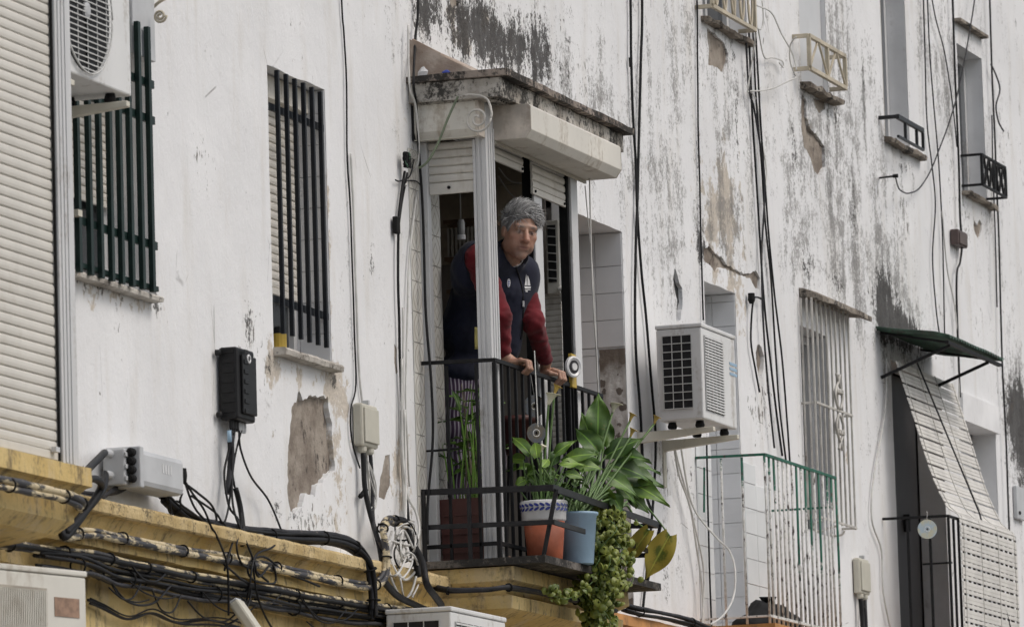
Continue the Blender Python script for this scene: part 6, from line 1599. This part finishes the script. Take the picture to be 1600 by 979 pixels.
for k in range(12):
    x0_ = rs4.uniform(140, 480); x1_ = x0_ + rs4.uniform(40, 110); y0_ = 868 + (x0_-140)*.19 + rs4.uniform(0, 45); y1_ = y0_ + (x1_-x0_)*.2 + rs4.uniform(-12, 12); dr_ = rs4.uniform(8, 32)
    MB().tube(wob(smooth_path([P(x0_, y0_, .11), P(x0_*.7+x1_*.3, y0_*.7+y1_*.3+dr_, .13), P(x0_*.3+x1_*.7, y0_*.3+y1_*.7+dr_, .13), P(x1_, y1_, .11)], 7), .006, 4, k), rs4.uniform(.003, .0055), 5).build('wire', M['cable'], t)
# loop at the near slab up to the splice closure
t = thing('cable_loop', P(100, 830, .2), 'stiff black cable looping up to the grey splice closure', 'cables')
for k, (dz, e) in enumerate(((0, SPL[0]), (.012, SPL[1]))):
    w = [P(128, 745, .30), P(150, 748, .26), P(158, 760, .20), P(140, 790, .18), P(103, 838, .18), P(95, 820, .16), P(92, 805, .12)] if k == 1 else [P(103, 832, .18), P(125, 808, .18), P(160, 765, .16)]
    w = ([e] + w) if k == 1 else (w + [e]); MB().tube(smooth_path(w, 7), .016, 8).build('cable', M['cable'], t)
for k in range(3): MB().tube(wob(smooth_path([P(115+k*4, 770+k*3, .05), P(150, 772+k*5, .06), P(185, 768-k*4, .06), P(212, 750, .06)], 6), .01, 3, k), .009, 6).build('cable', M['cable_grey'], t)
t = thing('cable_tail', P(285, 750, .12), 'black cable tails dangling from the end of the splice closure', 'cables')
q = P(287, 742, .13)
MB().lathe(q, [(.012,-.03),(.015,0),(.012,.03)], 10, (0,0,1)).build('plug', M['rubber'], t)
for k, w in enumerate(([(288,750,.13),(300,770,.13),(318,795,.13),(330,822,.14),(338,835,.14),(352,870,.16),(356,905,.16),(357,960,.15)], [(288,752,.13),(296,775,.12),(306,795,.12),(322,815,.12),(300,800,.12),(282,786,.12),(284,770,.12)], [(286,752,.13),(310,770,.12),(332,790,.12),(338,815,.12),(320,822,.12)], [(262,770,.1),(268,800,.1),(262,808,.1)], [(160,782,.06),(200,790,.07),(240,800,.07),(268,805,.07)])):
    MB().tube(wob(smooth_path([P(*x) for x in w], 6), .005, 4, k), .0055 if k < 3 else .0042, 6).build('cable', M['cable'], t)
# below the fibre box
t = thing('fibre_cables', FIBRE, 'thin black cables hanging in tangles below the black telecom box', 'cables')
lines = ([(357,672,.06),(358,700,.05),(352,740,.06),(358,790,.08),(372,815,.10),(360,860,.13),(350,890,.14)], [(366,672,.06),(362,720,.05),(370,770,.06),(378,810,.10),(370,850,.14),(378,880,.14),(395,890,.13),(420,908,.13)], [(374,672,.06),(376,700,.06),(392,745,.05),(420,780,.05),(436,815,.1),(440,835,.11),(425,855,.14),(398,870,.15),(390,910,.15),(385,940,.12)], [(378,672,.06),(364,740,.06),(366,800,.1),(395,870,.15),(404,900,.15),(425,880,.15),(430,910,.14),(395,905,.14),(388,880,.14),(412,868,.14),(450,895,.13),(500,915,.13)], [(362,672,.06),(360,760,.06),(350,815,.1),(336,800,.1),(300,775,.08)], [(396,880,.15),(402,930,.14),(412,960,.13),(428,985,.12)], [(350,880,.15),(372,900,.15),(392,918,.14),(380,960,.13),(330,985,.12)])
for k, w in enumerate(lines): MB().tube(wob(smooth_path([P(*x) for x in w], 6), .006, 4, k*1.7), .0052, 6).build('cable', M['cable'], t)
MB().tube(smooth_path([P(360, 680, .055), P(361, 720, .05), P(356, 770, .05)], 4), .016, 8).build('conduit', M['cable_grey'], t)
MB().tube(smooth_path([P(358, 672, .07), P(359, 690, .07)], 2), .010, 7).build('blue_sleeve', M['bucket'], t)
MB().tube(smooth_path([P(368, 762, .07), P(375, 790, .08), P(380, 830, .10), P(378, 850, .12)], 4), .013, 8).build('conduit', M['cable'], t)
# vertical runs on the facade
cable('facade_cable', 'thin black cable dropping past the bay between the two barred windows and the glazed balcony'.replace('past the bay ',''), [(525,-300),(533,-10),(537,50),(540,110),(543,250),(547,330),(553,500),(556,600),(548,640),(550,690),(562,730)], .0045, 'cable', .012, .006)
cable('facade_conduit', 'slim white conduit running down beside the thin black cable', [(548,240),(552,330),(560,560),(567,640),(573,720),(580,790),(590,850)], .006, 'cable_white', .012, .002, seed=2)
t = thing('meter_conduit', MA, 'black conduits dropping from the meter box by the bare patch', 'cables')
MB().tube(smooth_path([MA, P(570, 760, .04), P(578, 800, .06), P(592, 850, .10), P(598, 890, .13)], 6), .013, 8).build('conduit', M['cable'], t)
MB().tube(smooth_path([MBb, P(582, 760, .04), P(584, 820, .08), P(600, 860, .13)], 6), .010, 8).build('conduit', M['cable_grey'], t)
for k in range(3): MB().tube(wob(smooth_path([P(574, 720, .05), P(584-k*3, 745, .06), P(588, 775+k*6, .06), P(578, 800, .06)], 5), .006, 4, k), .0035, 5).build('wire', M['cable_white'], t)
MB().tube(smooth_path([P(563, 775, .03), P(572, 765, .03)], 2), .012, 6).build('clamp', M['rubber'], t)
t = thing('cable_drop', P(650, 170, .05), 'long black cable falling in front of the glazed balcony side', 'cables')
MB().tube(wob(smooth_path([P(648,-300,.03), P(653,-10,.03), P(649,60,.03), P(646,130,.06), Q(650,160,27.55), Q(655,240,27.57), Q(661,330,27.60), Q(665,480,27.60), Q(674,600,27.60), Q(676,690,27.58), Q(668,790,27.56), Q(668,850,27.55)], 6), .002, 3), .0068, 7).build('cable', M['cable'], t)
MB().tube(wob(smooth_path([P(638,40,.03), P(640,130,.04), Q(650,170,27.55), Q(655,240,27.57), Q(650,262,27.57), Q(638,275,27.57), P(634,290,.03)], 6), .003, 3, 3), .006, 6).build('cable', M['cable_white'], t)
MB().tube(wob(smooth_path([Q(716,150,27.54), Q(700,185,27.54), Q(684,225,27.54), Q(668,252,27.55), Q(655,262,27.56)], 6), .003, 3, 5), .006, 6).build('cable', mat('green_grey_cable', (.20,.24,.16), .6), t)
t = thing('cable_bundle', P(625, 400, .03), 'thin cables running down the wall edge beside the patterned tiles', 'cables')
for k, (w, r_, mt) in enumerate((([(632,268),(626,310),(622,350),(621,420),(624,520),(628,640),(634,760),(640,830,.06)], .007, 'cable'), ([(636,270),(628,320),(622,360)], .006, 'cable'), ([(652,300),(640,400),(636,520),(634,640),(640,760)], .005, 'cable_white'), ([(630,480),(630,560),(629,700),(631,820)], .006, 'cable_white'), ([(646,250),(640,275),(625,283),(618,281)], .004, 'cable'), ([(634,282),(650,283),(659,292)], .0035, 'cable'), ([(625,640),(627,720),(635,800),(648,815,.05)], .0045, 'cable_white'))):
    MB().tube(wob(smooth_path([P(x[0], x[1], x[2] if len(x) > 2 else .018) for x in w], 6), .004, 4, k), r_, 6).build('cable', M[mt], t)
MB().box(PX(619,345,.03), PX(624,345,.03), .01, .035, PZ(620,364,.03), PZ(620,338,.03)).build('coupler', M['rubber'], t, bev=.004)
q = P(636, 250, .04); kn = thing('cable_knot', q, 'dark knot of twisted cables with green wire beside the shutter box', 'cables')
for k in range(7):
    pts = [q + Vector((.03*math.sin(j*1.3+k), -.012*math.cos(j*1.9+k*2), .035*math.cos(j*1.1+k*1.7))) for j in range(8)]; MB().tube(smooth_path(pts, 4), .004, 5).build('loop', M['cable'] if k else mat('green_wire', (.06,.13,.08), .5), kn)
# iron scrolls
def scroll(label, c, r, mt, X, flip=1):
    pts = []
    for j in range(34):
        a = j*.36; rr = r*(1-j/40.); pts.append(Vector((X, c.y - flip*rr*math.cos(a), c.z - rr*math.sin(a))))
    t = thing('iron_scroll', c, label, 'iron scroll'); ob = MB().tube(pts, .006, 6).build('curl', M[mt], t); return t
q = Q(746, 186, 27.52); t = scroll('green-grey iron scroll hanging under the canopy corner', q, .068, 'white_iron', 27.52)
MB().tube(smooth_path([Q(718, 152, 27.53), Q(735, 148, 27.53), Q(760, 154, 27.53), Q(768, 175, 27.525), Vector((27.52, q.y-.068, q.z))], 5), .006, 6).build('arm', M['white_iron'], t)
q = P(250, 25, .03); t = scroll('small rusty iron scroll high on the wall near the air conditioner', P(250, 25, .10), .03, 'cream_iron', PX(250, 25, .1)); MB().tube(smooth_path([P(236, 15, .02), P(248, 4, .06), P(262, -4, .10)], 4), .007, 6).build('arm', M['cream_iron'], t)
# white knot of cables by the balcony corner
q = P(625, 870, .12); t = thing('cable_tangle', q, 'tangle of loose white and black cables at the balcony corner', 'cables')
rs2 = random.Random(3)
for k in range(7):
    cx_, cy_ = rs2.uniform(612,646), rs2.uniform(835,900); w = []
    for j in range(9):
        a = j*.8 + k; w.append(P(cx_ + rs2.uniform(10,20)*math.cos(a), cy_ + rs2.uniform(22,42)*math.sin(a), .10 + rs2.uniform(0,.08)))
    MB().tube(smooth_path(w, 5), rs2.uniform(.0035,.0058), 6).build('cable', M['cable_white' if k % 5 < 3 else 'cable'], t)
for k, w in enumerate(([(628,560,.03),(629,700,.03),(636,770,.05),(650,800,.08),(655,830,.1),(646,850,.12),(630,850,.13)], [(632,640,.03),(634,760,.05),(632,840,.1),(620,880,.13),(632,905,.14),(650,890,.14),(655,870,.13)], [(612,830,.1),(604,865,.12),(610,900,.14),(628,935,.13),(642,925,.14),(650,900,.15)])):
    MB().tube(smooth_path([P(*x) for x in w], 6), .0065, 6).build('cable', M['cable_white'], t)
for k, w in enumerate(([(598,905,.14),(620,930,.14),(650,945,.14),(680,958,.14)], [(645,850,.1),(660,880,.2),(668,915,.24),(690,945,.2)], [(612,812,.1),(632,815,.1),(640,840,.12),(648,870,.14),(655,900,.16)])):
    MB().tube(wob(smooth_path([P(*x) for x in w], 6), .006, 3, k), .017, 8).build('conduit', M['cable'], t)
# vertical black pair beyond the glazed balcony
t = thing('cable_pair', P(995, 400, .03), 'two thick black cables running full height beyond the glazed balcony', 'cables')
for k, (w, r_, mt) in enumerate((([(995,-300),(1003,-10),(1001,100),(999,200),(996,300),(993,380),(992,480),(994,560),(1000,640),(1008,760),(1020,800,.05)], .0078, 'cable'), ([(977,-300),(985,-10),(986,90),(989,180),(994,260),(996,330),(1002,420),(1010,500),(1018,600),(1024,680,.02),(1022,760),(1014,860),(1005,950)], .0075, 'cable'), ([(984,90),(985,105)], .007, 'rubber'))):
    MB().tube(wob(smooth_path([P(x[0], x[1], x[2] if len(x) > 2 else .02) for x in w], 6), .003, 2, k), r_, 7).build('cable', M[mt], t)
cable('facade_cable', 'single black cable down the wall above the bracketed air conditioner', [(1081,-300),(1089,-10),(1090,120),(1092,250),(1096,390),(1099,500)], .0052, 'cable', .015, .003, seed=4)
t = thing('cable_bundle', P(1190, 300, .03), 'group of black cables falling between the iron baskets and the green railing', 'cables')
for k, (w, r_, mt) in enumerate((([(1170,50),(1174,150),(1180,250),(1186,350),(1194,470),(1203,560),(1212,640),(1222,712)], .0065, 'cable'), ([(1176,50),(1182,160),(1190,260),(1196,350),(1205,440),(1212,560),(1218,640),(1228,720)], .0058, 'cable'), ([(1180,40),(1187,170),(1195,280),(1201,370),(1210,460),(1222,560),(1230,660),(1234,720)], .0058, 'cable'), ([(1166,60),(1170,140),(1178,170),(1192,260),(1194,320),(1190,400),(1192,500),(1200,600),(1210,700)], .006, 'cable_grey'))):
    MB().tube(wob(smooth_path([P(x[0], x[1], .02+.004*k) for x in w], 6), .004, 2, k*2.2), r_, 7).build('cable', M[mt], t)
MB().lathe(P(1174, 466, .03), [(.012,-.03),(.022,-.01),(.02,.03)], 9).build('splice', M['rubber'], t); MB().tube(wob(smooth_path([P(1192,468,.03),P(1182,464,.03),P(1176,472,.03),P(1173,530,.02),P(1180,575,.02),P(1187,612,.02)], 5), .004, 3), .006, 6).build('cable', M['cable'], t)
t = thing('loose_wires', P(1215, 80, .1), 'loose whitish wires looped between the two iron baskets', 'wires')
for k, w in enumerate(([(1182,8,.1),(1205,20,.08),(1222,55,.06),(1238,85,.06),(1244,110,.08)], [(1182,52,.12),(1176,90,.06),(1168,140,.03),(1172,142,.03),(1200,140,.04),(1225,130,.06),(1245,122,.1)], [(1190,0,.05),(1193,30,.05),(1190,45,.05),(1182,44,.08)], [(1245,58,.2),(1236,70,.15),(1235,95,.1),(1243,118,.1)], [(1172,142,.03),(1182,160,.02),(1190,220,.02),(1198,270,.02),(1192,320,.02)], [(1185,45,.05),(1193,88,.03),(1206,90,.03),(1222,95,.03),(1224,105,.03),(1218,98,.03)])):
    MB().tube(wob(smooth_path([P(*x) for x in w], 6), .006, 3, k), .0045, 5).build('wire', M['cable_white'], t)
# far right runs
t = thing('cable_bundle', P(1470, 300, .03), 'dark cables crossing the far wall between the upper windows and awning', 'cables')
for k, (w, r_, mt) in enumerate((([(1438,-250),(1443,10),(1446,120),(1449,200),(1456,260),(1461,320),(1457,400),(1462,480),(1468,525)], .0048, 'cable'), ([(1441,-250),(1450,30),(1458,150),(1466,250),(1471,330),(1474,430),(1476,525)], .0048, 'cable'), ([(1430,-200),(1456,0),(1475,80),(1488,160),(1495,230)], .0045, 'cable'), ([(1472,330),(1480,420),(1492,480),(1497,560),(1500,700)], .005, 'cable_white'), ([(1480,-300),(1488,-10),(1494,150),(1498,260),(1500,340),(1503,380),(1500,410),(1495,430),(1496,520),(1500,620)], .0075, 'cable'), ([(1538,-300),(1546,-5),(1550,110),(1556,260),(1562,420),(1566,560),(1572,700),(1578,860),(1582,985)], .0065, 'cable'), ([(1548,100),(1556,118),(1562,140),(1556,165),(1560,190),(1568,205)], .006, 'cable_grey'), ([(1550,180),(1553,300),(1558,480)], .005, 'cable_grey'))):
    MB().tube(wob(smooth_path([P(x[0], x[1], .02+.003*k) for x in w], 6), .004, 2, k*3.1), r_, 6).build('cable', M[mt], t)
t = thing('wall_wire', P(1420, 290, .06), 'slack wire looping from an iron peg up across the far window', 'wire')
MB().tube(wob(smooth_path([P(1398,275,.14), P(1405,295,.10), P(1420,302,.06), P(1440,290,.05), P(1465,240,.05), P(1495,150,.06), P(1523,0,.06), P(1535,-120,.06)], 6), .004, 3), .005, 5).build('wire', M['cable_grey'], t)
MB().tube([P(1374, 278, .0), P(1398, 275, .15)], .007, 6).build('peg', M['iron'], t); MB().lathe(P(1398, 275, .15), [(.012,-.01),(.012,.02)], 8, (0,-1,0)).build('knob', M['rubber'], t)
cable('wall_wire', 'pale wire hanging beside the doorway under the awning', [(1385,560),(1383,640),(1366,740),(1362,810),(1378,860),(1380,925),(1392,985)], .006, 'cable_white', .02, .005, seed=6, cat='wire')
t = thing('meter_conduit', MC, 'black conduit below the meter box near the caged window', 'cables')
MB().tube(smooth_path([MC, P(1347, 960, .04), P(1349, 990, .05)], 4), .016, 8).build('conduit', M['cable'], t); MB().tube(smooth_path([MD, P(1353, 965, .05), P(1354, 990, .05)], 4), .010, 8).build('conduit', M['cable_grey'], t)
# white wires by the air-conditioner and the green balcony
t = thing('loose_wires', P(1070, 800, .05), 'slack white wires falling from the air conditioner to the green balcony', 'wires')
for k, w in enumerate(([(1053,698,.05),(1060,740,.05),(1075,780,.05),(1090,840,.06),(1100,900,.06),(1098,985,.06)], [(1064,700,.05),(1074,760,.05),(1088,800,.08),(1120,840,.2),(1140,860,.3),(1148,890,.38),(1146,930,.4),(1130,960,.42),(1110,975,.42)], [(1054,698,.05),(1078,790,.04),(1088,850,.04),(1096,910,.04),(1100,985,.04)])):
    MB().tube(wob(smooth_path([P(*x) for x in w], 6), .005, 3, k), .006, 5).build('wire', M['cable_white'], t)
cable('facade_cable', 'black cable running down the tiles left of the green railing'.replace('left of','behind'), [(1104,690),(1106,780),(1108,860),(1112,985)], .0055, 'cable', .025, .003, seed=7)
t = thing('slack_line', P(890, 330, .4), 'slack white cord hanging down beside the far post of the enclosure', 'cord')
for k, w in enumerate(([Q(921,275,29.2), Q(922,330,29.2), Q(926,450,29.2), Q(934,590,29.3), Q(942,700,29.3)], [Q(914,290,29.2), Q(926,420,29.2), Q(930,500,29.25), Q(934,600,29.3)])): MB().tube(wob(smooth_path(w, 6), .003, 3, k), .004 if k == 0 else .003, 5).build('cord', M['cable_white'], t)
t = thing('room_wire', P(800, 280, -.1), 'thin pale wires slung across the dark room above the man', 'wire')
for k, w in enumerate(([Q(779,275,28.9), Q(795,300,28.9), Q(815,318,28.9)], [Q(779,262,28.9), Q(800,284,28.9), Q(838,285,28.9)])): MB().tube(smooth_path(w, 5), .004, 5).build('wire', M['cable_white'], t)
# steel plate on the sooty corner
q = P(1588, 758, .03); t = thing('metal_plate', q, 'pale metal plate bolted to the sooty wall end', 'plate'); MB().box(q.x, q.x+.25, .004, .03, q.z-.22, q.z).build('plate', M['plastic_grey'], t, bev=.004); MB().lathe(V(q.x+.05, .031, q.z-.18), [(.012,0),(.012,.01)], 8, (0,-1,0)).build('bolt', M['iron'], t)

# ---------------------------------------------------------------- groups of alike things
GROUPS = {'air conditioner': 'air conditioners on the facade', 'junction box': 'junction boxes fixed to the wall', 'cables': 'cable runs on the facade', 'cable': 'single cables down the facade', 'railing': 'iron balcony railings',
          'grille': 'iron window grilles', 'window': 'windows of the facade', 'window guard': 'iron guards of the upper windows', 'plant pot': 'pots on the flower balcony', 'plant': 'plants on the flower balcony', 'disc': 'hung compact discs',
          'door': 'balcony doors of the facade', 'wire': 'thin wires on the facade', 'wires': 'loose white wires', 'balcony enclosure': 'enclosed balconies', 'iron scroll': 'iron scrolls'}
for ob in scene.objects:
    if ob.parent is None and ob.get('category') in GROUPS: ob['group'] = GROUPS[ob['category']]
